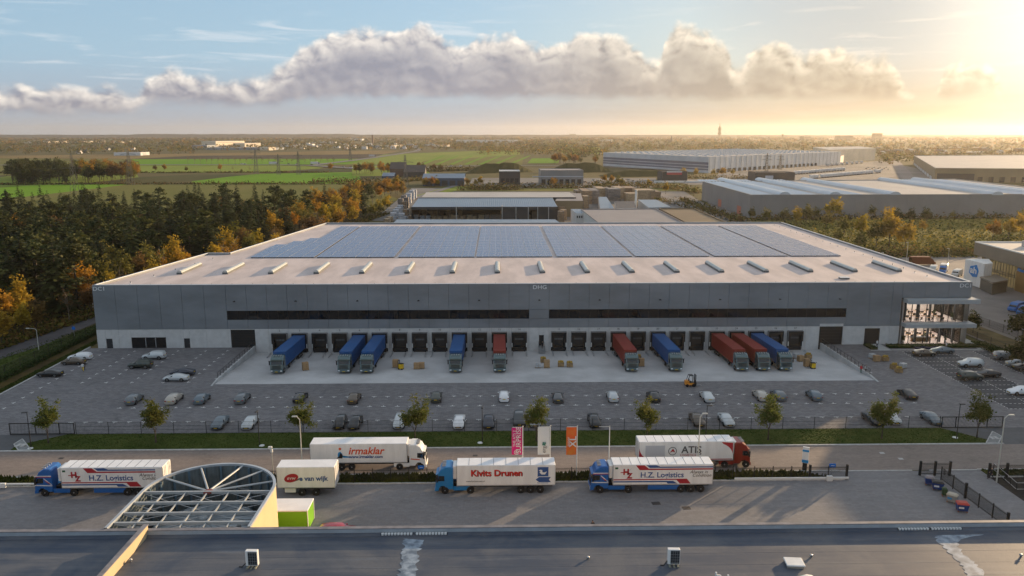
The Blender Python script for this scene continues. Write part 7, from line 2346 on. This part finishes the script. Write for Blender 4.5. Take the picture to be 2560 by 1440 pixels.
for k in range(48):
    a = 2 * PI * k / 48
    r = sr + .1
    vs.append((r * math.cos(a), sy + r * math.sin(a), 5.55 + (.05 if k % 2 else 0)))
for k in range(48): fs.append((0, 1 + k, 1 + (k + 1) % 48))
sl.quadm(vs, fs, 0)
new('silo_tank', sl, drum)
new('cap', MB(silo_m).lathe([(.5, 6.5), (.45, 6.85), (0, 6.9)], (0, sy, 0), n=14), drum)
for k in range(24):
    a = 2 * PI * k / 24
    new('roof_seam', MB(silo_m).tube((.4 * math.cos(a), sy + .4 * math.sin(a), 6.68), (sr * math.cos(a), sy + sr * math.sin(a), 5.62), .035, n=4), drum)
new('service_platform', MB(steel_m).box(RR - 2.6, RR - .6, -4.6, -3.0, 6.0, 6.1).box(RR - 2.6, RR - 2.55, -4.6, -3.0, 6.1, 7.1).box(RR - 1.4, RR - .9, -4.2, -3.6, 6.1, 6.9), drum)

# green container and the red car by the wall
p1 = P(768, 1276, 2.75)
p2 = P(783, 1246, 2.75)
lime_m = mat('lime_green_paint', (.17, .42, .012), .45, ns=.4, na=.06)
gc = new('green_container', None, None, (p1.x - 3.0, (p1.y + p2.y) / 2, 0), label='lime green container with white roof beside the round silo screen', cat='container')
hy = (p2.y - p1.y) / 2
new('body', MB(lime_m).bbox(-3, 3, -hy, hy, .1, 2.6, .03), gc)
new('roof', MB(roofw_m).bbox(-3.06, 3.06, -hy - .06, hy + .06, 2.6, 2.76, .03), gc)
new('corner_trim', MB(white_p).box(2.96, 3.05, -hy - .04, -hy + .08, .1, 2.6).box(2.96, 3.05, hy - .08, hy + .04, .1, 2.6).box(-3, 3.03, -hy - .03, -hy + .02, .1, .2), gc)
PAINT['red'] = (.28, .015, .03)
p = P(846, 1312, 1.45)
stamp('parked_car', car_parts('estate', 'red'), (p.x, p.y, 0), .03, 'red car beside the parapet right of the green container', 'car')

# ------------------------------------------------------------------ yard fences, gates, poles, bins
bars_ = MB(fence_m)
for k in range(20): bars_.box(k * .125 - .014, k * .125 + .014, -.014, .014, .12, 1.9)
bars_.box(-.05, 2.45, -.025, .025, .25, .30).box(-.05, 2.45, -.025, .025, 1.68, 1.73)
bars_ = bars_.mesh('bar_panel')
ypost = MB(fence_m).box(-.05, .05, -.05, .05, 0, 2.0).mesh('post')
bpost = MB(fence_m).bbox(-.14, .14, -.14, .14, 0, 2.15, .02).mesh('post')
def barfence(a, b, label, group=None, name='bar_fence', cat='fence', big=()):
    a, b = Vector(a), Vector(b)
    L = (b - a).length
    n = max(1, round(L / 2.5))
    f = new(name, None, None, (a.x, a.y, 0), math.atan2(b.y - a.y, b.x - a.x), label, cat, group)
    for k in range(n + 1):
        new('post', bpost if k in big else ypost, f, (k * L / n, 0, 0))
        if k < n: new('bar_panel', bars_, f, (k * L / n, 0, 0), scale=(L / n / 2.5, 1, 1))
    return f


GX0, GX1 = P(1835, 1195).x, P(2110, 1192).x
barfence((-62, 100.5), (GX0 - .3, 100.5), 'long black bar fence along the planted verge of the lorry yard', 'bar fences of the lorry yard')
g = barfence((GX0, 100.2), (GX1, 100.2), 'black sliding bar gate with white bottom beam beside the yard entrance', None, 'sliding_gate', 'gate', (4, 6))
new('beam', MB(bp_m).bbox(-.2, GX1 - GX0 + .2, -.35, -.12, .12, .42, .03), g)
new('drive_box', MB(bp_m).bbox(GX1 - GX0 - 3.0, GX1 - GX0 - 2.2, -.7, -.36, .0, .75, .04), g)
g2 = new('guard_rail', None, None, (P(0, 1205).x - 12, 99.6, 0), label='white guide rail with a drive box behind the striped lorry', cat='rail')
new('rail', MB(bp_m).bbox(0, P(90, 1205).x - P(0, 1205).x + 13, -.1, .1, .45, .68, .03), g2)
new('drive_box', MB(bp_m).bbox(13.2, 14.2, -.45, -.12, .2, .85, .04), g2)
bq = P(2466, 1190)
barfence((bq.x, 100.3), (bq.x + 30, 100.3), 'black bar fence behind the planting bed at the second entrance', 'bar fences of the lorry yard', big=(0, 1))
barfence((61.3, 99.6), (61.7, 86.0), 'black bar fence behind the wheeled bins', 'bar fences of the lorry yard', big=(2, 5, 6))
barfence((59.2, 101.2), (63.3, 101.0), 'short black pedestrian gate between both yard entrances', None, 'pedestrian_gate', 'gate', (0, 1, 2))
rl = MB(steel_m)
pts = [P(2483, 1178), P(2540, 1228), P(2620, 1228)]
rl2 = new('pipe_fence', None, None, (pts[0].x, pts[0].y, 0), label='low tubular fence round the dark planting bed', cat='fence')
for a, b in zip(pts, pts[1:]):
    n = 4
    for k in range(n + 1):
        q = a + (b - a) * k / n - pts[0]
        new('post', MB(black_m).tube((0, 0, 0), (0, 0, 1.2), .05).mesh('post'), rl2, (q.x, q.y, 0))
    for z in (.3, 1.2): new('rail', MB(steel_m).tube((a.x - pts[0].x, a.y - pts[0].y, z), (b.x - pts[0].x, b.y - pts[0].y, z), .035), rl2)

bin_b = mat('blue_bin', (.012, .045, .19), .45)
bin_k = mat('black_lid', (.03, .032, .036), .5)
bin_r = mat('red_lid', (.42, .06, .045), .5)
bin_g = mat('grey_bin', (.26, .26, .25), .5)
bin_gr = mat('green_bin', (.035, .07, .03), .5)
cast_m = mat('castor', (.25, .09, .04), .6)
def wheelie(px, py, bm, lm, label, w=1.35, d=1.0, h=1.05, rz=-.35, logo=True):
    p = P(px, py)
    r = new('wheeled_bin', None, None, p, rz, label, 'bin', 'wheeled bins along the yard fence')
    rs = [[(sx * w / 2 * k, sy * d / 2 * k, z) for sx, sy in ((-1, -1), (1, -1), (1, 1), (-1, 1))] for z, k in ((.2, .82), (.25, .84), (h, 1.0))]
    new('body', MB(bm).rings(rs, 0, True, False), r)
    new('lid', MB(lm).rings([[(sx * w / 2 * k, sy * d / 2 * k, z) for sx, sy in ((-1, -1), (1, -1), (1, 1), (-1, 1))] for z, k in ((h, 1.05), (h + .08, 1.05), (h + .26, .7))], 0, True, False), r)
    for sx in (-.38, .38):
        for sy in (-.38, .38): new('castor', MB(cast_m).tube((-.04, 0, .1), (.04, 0, .1), .1, n=10).box(-.03, .03, -.03, .03, .1, .22).mesh('castor'), r, (sx * w, sy * d, 0))
    if logo: new('emblem', MB(bp_m if bm is bin_b else lblue_m).obox((-.15 * w, -d / 2 * .95, h * .62), .22 * w, .02, .11, .0), r)


wheelie(2322, 1212, bin_b, mat('grey_lid', (.24, .22, .23), .5), 'blue wheeled bin with grey lid next to the pedestrian gate', 1.1, .8, logo=False)
wheelie(2343, 1224, bin_b, bin_k, 'blue wheeled bin with black lid beside the green bin')
wheelie(2360, 1240, bin_gr, bin_gr, 'small green bin between the blue and grey bins', .6, .65, .95, logo=False)
wheelie(2379, 1256, bin_g, mat('pale_lid', (.42, .39, .32), .5), 'grey wheeled bin with blue emblem', 1.2, .8, logo=True, rz=-.8)
wheelie(2404, 1278, bin_b, bin_r, 'blue wheeled bin with red lid nearest the parapet', rz=-.25)

# flags
def flag(px, pyt, lb, cloth=None):
    b = P(px, 1197)
    t = Q(px, pyt, b.y)
    r = new('flagpole', None, None, b, label=lb, cat='flagpole', group='white flagpoles beside the yard')
    new('pole', MB(bp_m).tube((0, 0, 0), (0, 0, t.z), .085, .055, n=8), r)
    new('pole_cap', MB(steel_m).lathe([(.07, 0), (.09, .06), (0, .14)], (0, 0, t.z), n=8), r)
    if cloth is None:
        new('arm', MB(bp_m).box(-1.5, 0, -.02, .02, t.z - .06, t.z - .02), r)
        return r
    m1, w, h, rng_ = cloth
    new('arm', MB(bp_m).box(-w, 0, -.025, .025, t.z - .08, t.z - .03), r)
    f = new('flag', None, r, (0, 0, t.z - .1))
    vs, fs = [], []
    nx, nz = 8, 16
    for j in range(nz + 1):
        for i in range(nx + 1):
            u, v = i / nx, j / nz
            vs.append((-.09 - u * w, .10 * math.sin(u * 5 + v * 4 + rng_) * (.3 + v), -v * h + .06 * math.sin(u * 6 + rng_) * v))
    for j in range(nz):
        for i in range(nx): fs.append((j * (nx + 1) + i, j * (nx + 1) + i + 1, (j + 1) * (nx + 1) + i + 1, (j + 1) * (nx + 1) + i))
    me = MB(m1).quadm(vs, fs, 0, True).mesh('cloth')
    c = new('cloth', me, r, (0, 0, t.z - .1))
    bpy.data.objects.remove(f)
    return r, c


pink_m = mat('pink_cloth', (.58, .012, .17), .7)
wcloth_m = mat('white_cloth', (.66, .66, .64), .7)
oran_m = mat('orange_cloth', (.72, .11, .022), .7, ns=.9, c2=(.62, .20, .03))
r, c = flag(1306.5, 1067, 'flagpole with pink flag saying surprise', (pink_m, 1.42, 3.95, 0.3))
for s, x, z, sz in (('SURPRISE', -.55, -1.75, .95), ('THE ATS 2', -1.15, -1.55, .52)):
    text(s, sz, wcloth_m, 'lettering', c, (x, -.16, z), (PI / 2, -PI / 2, 0), extrude=.004)
sp = MB(wcloth_m)
for k in range(22):
    a0, a1 = k * .55, (k + 1) * .55
    sp.bar((-.85 + (.06 + .015 * k) * math.cos(a0), -.17, -3.5 + (.06 + .015 * k) * math.sin(a0)), (-.85 + (.06 + .015 * (k + 1)) * math.cos(a1), -.17, -3.5 + (.06 + .015 * (k + 1)) * math.sin(a1)), .02, .06)
new('spiral_print', sp, c)
r, c = flag(1374.5, 1066, 'flagpole with white flag and green clover mark', (wcloth_m, 1.62, 4.0, 1.7))
text('erg', .75, lgrey_m, 'lettering', c, (-.85, -.19, -3.2), (PI / 2, -PI / 2, 0), extrude=.004)
cl = MB(mat('clover_green', (.03, .16, .12), .7))
for a in (.6, 2.2, 3.8, 5.3): cl.obox((-.85 + .17 * math.cos(a), -.20, -2.35 + .17 * math.sin(a)), .11, .004, .11, 0)
new('clover_print', cl, c)
r, c = flag(1441, 1066, 'flagpole with orange flag saying XL', (oran_m, 1.40, 4.05, 2.6))
text('XL', 1.35, wcloth_m, 'lettering', c, (-.55, -.17, -2.05), (PI / 2, -PI / 2, 0), extrude=.004, offset=.02)
text('super', .62, wcloth_m, 'lettering', c, (-1.2, -.17, -2.05), (PI / 2, -PI / 2, 0), extrude=.004)
flag(1521, 1066, 'bare white flagpole behind the striped blue cab')
# street lamps and camera pole
pale_m = mat('pale_lamp_metal', (.50, .50, .46), .45, .2)
def lamp(px, pyb, pyt, dirx, lb, arm=1.6, y=None):
    b = P(px, pyb)
    t = Q(px, pyt, b.y)
    h = t.z
    post = MB(pale_m).tube((0, 0, 0), (0, 0, h - .3), .10, .06, n=8).tube((0, 0, h - .35), (dirx * .3, 0, h), .06, .05).tube((dirx * .3, 0, h), (dirx * arm, 0, h + .12), .05, .045)
    hd = MB(pale_m).bbox(min(dirx * arm, dirx * (arm + .75)), max(dirx * arm, dirx * (arm + .75)), -.14, .14, h + .03, h + .2, .05)
    stamp('street_lamp', [('post', post.mesh('post'), (0, 0, 0), []), ('lamp_head', hd.mesh('lamp_head'), (0, 0, 0), [])], b, 0, lb, 'street lamp', 'pale street lamps')


lamp(757, 1192, 1043, -1, 'pale street lamp behind the cream box trailer', .3)
lamp(1743, 1192, 1036, 1, 'pale street lamp standing behind the striped lorry and before the red one', .25)
lamp(2491, 1206, 1040, 1, 'pale street lamp by the planting bed at the second yard entrance', .5)
lamp(97, 875, 822, -1, 'pale street lamp on the grass beside the forest path', 1.5)
b = P(683, 1190)
stamp('camera_pole', [('post', MB(pale_m).tube((0, 0, 0), (0, 0, 4.1), .07, .06, n=8).mesh('post'), (0, 0, 0), []), ('camera', MB(bp_m).bbox(-.45, .1, -.14, .14, 4.1, 4.4, .04).bbox(-.15, .15, -.15, .15, 3.5, 3.95, .04).mesh('camera'), (0, 0, 0), [])], b, 0, 'slim pole with white security cameras behind the round screen', 'camera pole')
# sign totem and small blue signs
b = P(2011, 1177)
t = new('sign_totem', None, None, b, -.5, label='narrow white and blue sign totem on the verge', cat='sign')
new('post', MB(black_m).box(-.3, .3, -.1, .1, 0, 1.4), t)
new('sign_face', MB(white_p).bbox(-.42, .42, -.12, .12, 1.2, 3.6, .02), t)
new('band', MB(lblue_m).box(-.43, .43, -.14, .14, 1.25, 1.7).box(-.43, .43, -.14, .14, 2.9, 3.2), t)
sg_m = mat('road_sign_blue', (.01, .16, .60), .4)
def bluesign(px, py, z, label, w=.85, h=.5):
    p = P(px, py)
    r = new('blue_sign', None, None, p, 0, label, 'sign', 'blue direction signs')
    new('post', MB(steel_m).tube((0, .05, 0), (0, .05, z + h / 2), .04), r)
    new('sign_face', MB(sg_m).bbox(-w / 2, w / 2, -.02, .02, z - h / 2, z + h / 2, .01), r)
    new('arrow', MB(bp_m).obox((.04, -.03, z), w * .25, .005, .035, 0).face([(-w * .36, -.034, z), (-w * .16, -.034, z - .14), (-w * .16, -.034, z + .14)]) if False else MB(bp_m).obox((.04, -.03, z), w * .25, .005, .035, 0), r)


bluesign(1053, 1190, 1.3, 'blue arrow sign on the fence under the white cab')
bluesign(2079, 1189, 1.5, 'blue arrow sign on the sliding gate', .95, .6)
p = P(186, 841)
r = new('blue_sign', None, None, p, 0, 'round blue cycle path sign on the grass by the forest path', 'sign')
new('post', MB(steel_m).tube((0, .05, 0), (0, .05, 2.0), .05), r)
new('sign_face', MB(sg_m).tube((0, -.02, 2.0), (0, .02, 2.0), .42, n=18, smooth=False), r)
# ------------------------------------------------------------------ people
skin_m = mat('skin', (.42, .25, .17), .6)
hair_m = mat('hair', (.03, .02, .014), .8)
shoe_m = mat('shoe', (.02, .02, .02), .6)
CL = {k: mat('cloth_' + k.replace(' ', '_'), c, .85) for k, c in {'white': (.62, .63, .64), 'red': (.42, .02, .03), 'navy': (.02, .025, .04), 'black': (.012, .012, .014), 'yellow': (.62, .42, .02), 'teal': (.03, .13, .13), 'dark': (.035, .03, .028), 'grey': (.12, .13, .14)}.items()}


def body_mesh(stride, bend=0.0):
    """one continuous figure grown over its skeleton; faces then get skin, hair, shirt, trousers and shoes"""
    J = {'pelvis': (0, 0, .95, .15), 'chest': (.0, 0, 1.22, .165), 'neckb': (0, 0, 1.44, .10), 'neck': (.01, 0, 1.52, .062), 'head': (.02, 0, 1.64, .098), 'crown': (.01, 0, 1.74, .075)}
    E_ = [('pelvis', 'chest'), ('chest', 'neckb'), ('neckb', 'neck'), ('neck', 'head'), ('head', 'crown')]
    for s, y in (('l', .1), ('r', -.1)):
        k = stride if s == 'l' else -stride
        J['hip' + s] = (0, y, .88, .105)
        J['knee' + s] = (k * .6 + .03, y, .50, .068)
        J['ank' + s] = (k * 1.2 - .02, y, .09, .05)
        J['toe' + s] = (k * 1.2 + .14, y * 1.2, .05, .045)
        J['sh' + s] = (0, y * 1.95, 1.40, .072)
        J['elb' + s] = (-k * .35 - .02, y * 2.5, 1.13, .048)
        J['wr' + s] = (-k * .7 + .08, y * 2.45, .89, .034)
        J['pal' + s] = (-k * .75 + .10, y * 2.4, .81, .036)
        E_ += [('pelvis', 'hip' + s), ('hip' + s, 'knee' + s), ('knee' + s, 'ank' + s), ('ank' + s, 'toe' + s), ('neckb', 'sh' + s), ('sh' + s, 'elb' + s), ('elb' + s, 'wr' + s), ('wr' + s, 'pal' + s)]
        for q, dy in enumerate((-.022, -.007, .008, .022)):
            n = 'f%d' % q + s
            J[n] = (-k * .78 + .12, y * 2.4 + dy, .735 + abs(dy) * .4, .010)
            E_.append(('pal' + s, n))
        J['th' + s] = (-k * .75 + .16, y * 2.35, .79, .011)
        E_.append(('pal' + s, 'th' + s))
    nm = list(J)
    me = bpy.data.meshes.new('figure')
    me.from_pydata([J[n][:3] for n in nm], [(nm.index(a), nm.index(b)) for a, b in E_], [])
    o = bpy.data.objects.new('figure', me)
    COL.objects.link(o)
    md = o.modifiers.new('skin', 'SKIN')
    for i, n in enumerate(nm):
        me.skin_vertices[0].data[i].radius = (J[n][3],) * 2
    me.skin_vertices[0].data[0].use_root = True
    o.modifiers.new('sub', 'SUBSURF').levels = 1
    dg = bpy.context.evaluated_depsgraph_get()
    r = bpy.data.meshes.new_from_object(o.evaluated_get(dg))
    bpy.data.objects.remove(o)
    return r


BM = [body_mesh(.0), body_mesh(.28), body_mesh(.12)]


def person(px, py, rz, pose, shirt, trousers, label, z=0.0, sleeve=.95):
    me = BM[pose].copy()
    me.materials.clear()
    for m in (CL[shirt], CL[trousers], skin_m, hair_m, shoe_m): me.materials.append(m)
    for p in me.polygons:
        c = p.center
        arm = abs(c.y) > .21
        p.use_smooth = True
        if c.z < .12: i = 4
        elif c.z > 1.69 or (c.z > 1.56 and c.x < -.03): i = 3
        elif c.z > 1.50: i = 2
        elif arm and c.z < sleeve: i = 2
        elif c.z > .93 or arm: i = 0
        else: i = 1
        p.material_index = i
    r = new('person', me, None, P(px, py, z), rz, label, 'person')
    face = MB(hair_m, skin_m)
    face.box(.095, .112, .022, .048, 1.645, 1.66).box(.095, .112, -.048, -.022, 1.645, 1.66).box(.09, .108, -.025, .025, 1.575, 1.585)
    face.box(.10, .135, -.012, .012, 1.605, 1.645, 1)
    new('face', face, r)
    return r


person(208, 928, -1.2, 1, 'white', 'yellow', 'person in white top and yellow trousers walking beside the bronze car', .01)
person(212, 924, -1.4, 1, 'black', 'black', 'person in black clothes walking behind the one in yellow trousers', .01)
person(2152, 933, -2.6, 0, 'red', 'teal', 'person in red top and teal trousers at the railing', .01)
person(2164, 933, -2.9, 2, 'white', 'black', 'person in white shirt and black trousers beside the one in red', .01)
person(2192, 868, -1.3, 2, 'white', 'navy', 'person in white shirt walking on the office entrance path', .03)
person(2365, 873, 2.8, 0, 'white', 'grey', 'person in white shirt behind the blue grey coupe', .01)
person(1356, 872, -1.5, 0, 'black', 'black', 'person in black standing on the steps of the middle door', -.06)
person(2477, 1198, 2.4, 1, 'dark', 'navy', 'person in dark clothes bending past the fence of the planting bed', .01)
person(1481, 1334, 2.0, 0, 'dark', 'navy', 'person in dark jacket by the parapet below the striped lorry', .0)

# ------------------------------------------------------------------ pallets, boxes, forklifts
pal_m = mat('pallet_wood', (.30, .20, .10), .8, ns=2, na=.25, world=False)
card_m = mat('cardboard', (.34, .22, .115), .8, ns=1.5, na=.15, world=False)
wrap_m = mat('wrapped_goods', (.42, .43, .44), .35, ns=2, na=.12, world=False)
sack_m = mat('yellow_sacks', (.42, .27, .045), .7, ns=2, na=.2, world=False)
palm = MB(pal_m)
for k in range(5): palm.box(-.6, .6, -.5 + k * .22, -.38 + k * .22, .12, .145)
for x in (-.58, -.06, .46): palm.box(x, x + .12, -.5, .5, .0, .12)
palm = palm.mesh('pallet')
LOADS = {}
def load(kind):
    if kind in LOADS: return LOADS[kind]
    rng = random.Random(kind)
    out = []
    if kind in ('box', 'tall'):
        me = MB(card_m).bbox(-.29, .29, -.24, .24, 0, .37, .012).mesh('box')
        for z in range(4 if kind == 'tall' else 3):
            for x in (-.3, .3):
                for y in (-.25, .25): out.append(('box', me, (x + rng.uniform(-.01, .01), y, .145 + z * .375), []))
    elif kind == 'crate':
        c = MB(pal_m)
        for k in range(4):
            c.box(-.6, .6, -.5, -.47, .16 + k * .2, .33 + k * .2).box(-.6, .6, .47, .5, .16 + k * .2, .33 + k * .2).box(-.6, -.57, -.47, .47, .16 + k * .2, .33 + k * .2).box(.57, .6, -.47, .47, .16 + k * .2, .33 + k * .2)
        for x in (-.6, 0, .6): c.box(x - .04, x + .04, -.53, -.5, .15, .95)
        out.append(('crate', c.mesh('crate'), (0, 0, 0), []))
        s = MB(sack_m).bbox(-.22, .22, -.14, .14, 0, .5, .07).mesh('sack')
        for x in (-.35, 0, .32): out.append(('sack', s, (x, rng.uniform(-.2, .2), .8), [], rng.uniform(-.5, .5)))
    else:
        me = MB(wrap_m).bbox(-.28, .28, -.23, .23, 0, .44, .04).mesh('wrapped_box')
        for z in range(2):
            for x in (-.3, .3):
                for y in (-.25, .25): out.append(('wrapped_box', me, (x, y, .145 + z * .45), []))
    LOADS[kind] = [('pallet', palm, (0, 0, 0), [])] + out
    return LOADS[kind]


PL = [(764, 925, 'tall', .5, 'tall pallet of brown boxes beside the first blue lorry'), (989, 918, 'tall', 0, 'pallet of brown boxes on the yellow stacker'), (1042, 922, 'box', 0, 'brown box pallet before dock ten, stacker side'), (1054, 921, 'box', 0, 'brown box pallet before dock ten, right beside its twin'),
      (1345, 919, 'wrap', 0, 'wrapped white pallet at the pallets left of the mid steps'), (1358, 906, 'crate', 0, 'crate of yellow sacks behind the wrapped pallet by the mid steps'), (1367, 919, 'tall', 0, 'brown box pallet beside the wrapped pallet by the mid steps'),
      (1402, 916, 'crate', 0, 'crate with sacks, first of a pair before dock fifteen'), (1424, 917, 'crate', 0, 'crate with sacks, second of a pair before dock fifteen'),
      (1586, 914, 'wrap', 0, 'wrapped pallet right behind the lone red lorry cab'), (1595, 900, 'crate', 0, 'crate of yellow sacks between docks eighteen and nineteen'), (1603, 915, 'tall', 0, 'brown box pallet between docks eighteen and nineteen'),
      (1990, 895, 'wrap', .3, 'wrapped pallet beside the blue lorry nearest the office'), (2001, 903, 'box', .3, 'brown box pallet before dock twenty-seven'), (2020, 896, 'crate', .2, 'crate of yellow sacks before dock twenty-seven'), (2017, 916, 'tall', .1, 'brown box pallet carried by the yellow truck near the office'),
      (2180, 896, 'wrap', .2, 'wrapped pallet on the pavers before the entrance'), (2191, 903, 'box', .1, 'box pallet on the pavers between wrapped goods and sacks'), (2212, 902, 'crate', .1, 'crate of sacks on the pavers before the entrance'),
      (2234, 922, 'crate', .2, 'crate of sacks at the pallets nearest the charcoal bays'), (2246, 931, 'crate', 0, 'front crate at the pallets nearest the charcoal bays'), (2257, 920, 'wrap', .3, 'wrapped pallet at the pallets nearest the charcoal bays')]
for px, py, k, rz, lb in PL:
    z = -.62 if px < 2100 else .01
    if px < 2100:
        y = P(px, py, -.5).y
        z = DZ * (y - DY0) / (FY - 1.5 - DY0) + .012
    o = stamp('pallet_load', load(k), P(px, py, z), rz, lb, 'pallet', 'pallet loads standing outside the docks')
    if px < 2100: o.rotation_euler = (-slope, 0, rz)
ye_m = mat('yellow_machine', (.62, .40, .012), .4)
or_m = mat('orange_machine', (.66, .26, .035), .4)
def stacker(px, py, rz, lb):
    y = P(px, py, -.5).y
    z = DZ * (y - DY0) / (FY - 1.5 - DY0) + .02
    parts = [('body', MB(ye_m).bbox(-.45, .45, -.42, .42, .15, 1.15, .06).mesh('body'), (0, 0, 0), []), ('mast', MB(black_m).box(.46, .56, -.4, -.3, .1, 1.9).box(.46, .56, .3, .4, .1, 1.9).box(.46, .56, -.3, .3, 1.8, 1.9).box(-.40, .42, -.38, .38, 1.15, 1.25).mesh('mast'), (0, 0, 0), []),
             ('fork', MB(steel_m).box(.56, 1.6, -.3, -.16, .06, .12).box(.56, 1.6, .16, .3, .06, .12).mesh('fork'), (0, 0, 0), []), ('handle', MB(black_m).tube((-.4, 0, 1.1), (-.75, 0, 1.3), .04).mesh('handle'), (0, 0, 0), [])]
    for x in (-.3, .35): parts.append(('wheel', MB(tyre_m).tube((0, -.45, .15), (0, .45, .15), .15, n=12).mesh('wheel'), (x, 0, 0), []))
    stamp('pallet_truck', parts, P(px, py, z), rz, lb, 'pallet truck', 'yellow pallet trucks')


stacker(1003, 923, PI * .9, 'yellow pallet truck with black mast before dock eight')
stacker(2032, 921, PI, 'yellow pallet truck near the office side retaining wall')
p = P(1727, 965)
fk = [('body', MB(or_m, black_m).bbox(-1.15, .55, -.55, .55, .3, .75, .06).bbox(-1.2, -.45, -.52, .52, .75, 1.15, .08).box(-.35, .5, -.5, .5, .75, .8, 1).mesh('body'), (0, 0, 0), []),
      ('guard', MB(black_m).bar((-.75, -.48, 1.1), (-.45, -.45, 2.15), .08, .08).bar((-.75, .48, 1.1), (-.45, .45, 2.15), .08, .08).bar((.5, -.48, .7), (.25, -.45, 2.15), .08, .08).bar((.5, .48, .7), (.25, .45, 2.15), .08, .08).box(-.5, .3, -.5, .5, 2.12, 2.2).mesh('guard'), (0, 0, 0), []),
      ('seat', MB(chair_m).bbox(-.45, 0, -.25, .25, .8, 1.0, .04).bbox(-.5, -.38, -.25, .25, 1.0, 1.5, .04).mesh('seat'), (0, 0, 0), []),
      ('mast', MB(black_m).box(.7, .85, -.45, -.32, .1, 2.3).box(.7, .85, .32, .45, .1, 2.3).box(.72, .84, -.32, .32, 1.0, 1.1).box(.72, .84, -.32, .32, 2.2, 2.3).box(.85, .93, -.5, .5, .2, .8).mesh('mast'), (0, 0, 0), []),
      ('fork', MB(steel_m).box(.9, 2.1, -.38, -.26, .08, .13).box(.9, 2.1, .26, .38, .08, .13).mesh('fork'), (0, 0, 0), [])]
for x, r_ in ((.42, .34), (-.85, .28)):
    for s in (-.52, .52): fk.append(('wheel', MB(tyre_m).tube((0, -.12, r_), (0, .12, r_), r_, n=14).mesh('wheel'), (x, s, 0), []))
stamp('forklift', fk, (p.x, p.y, .012), .05, 'orange forklift with black mast driving at the yard edge', 'forklift')
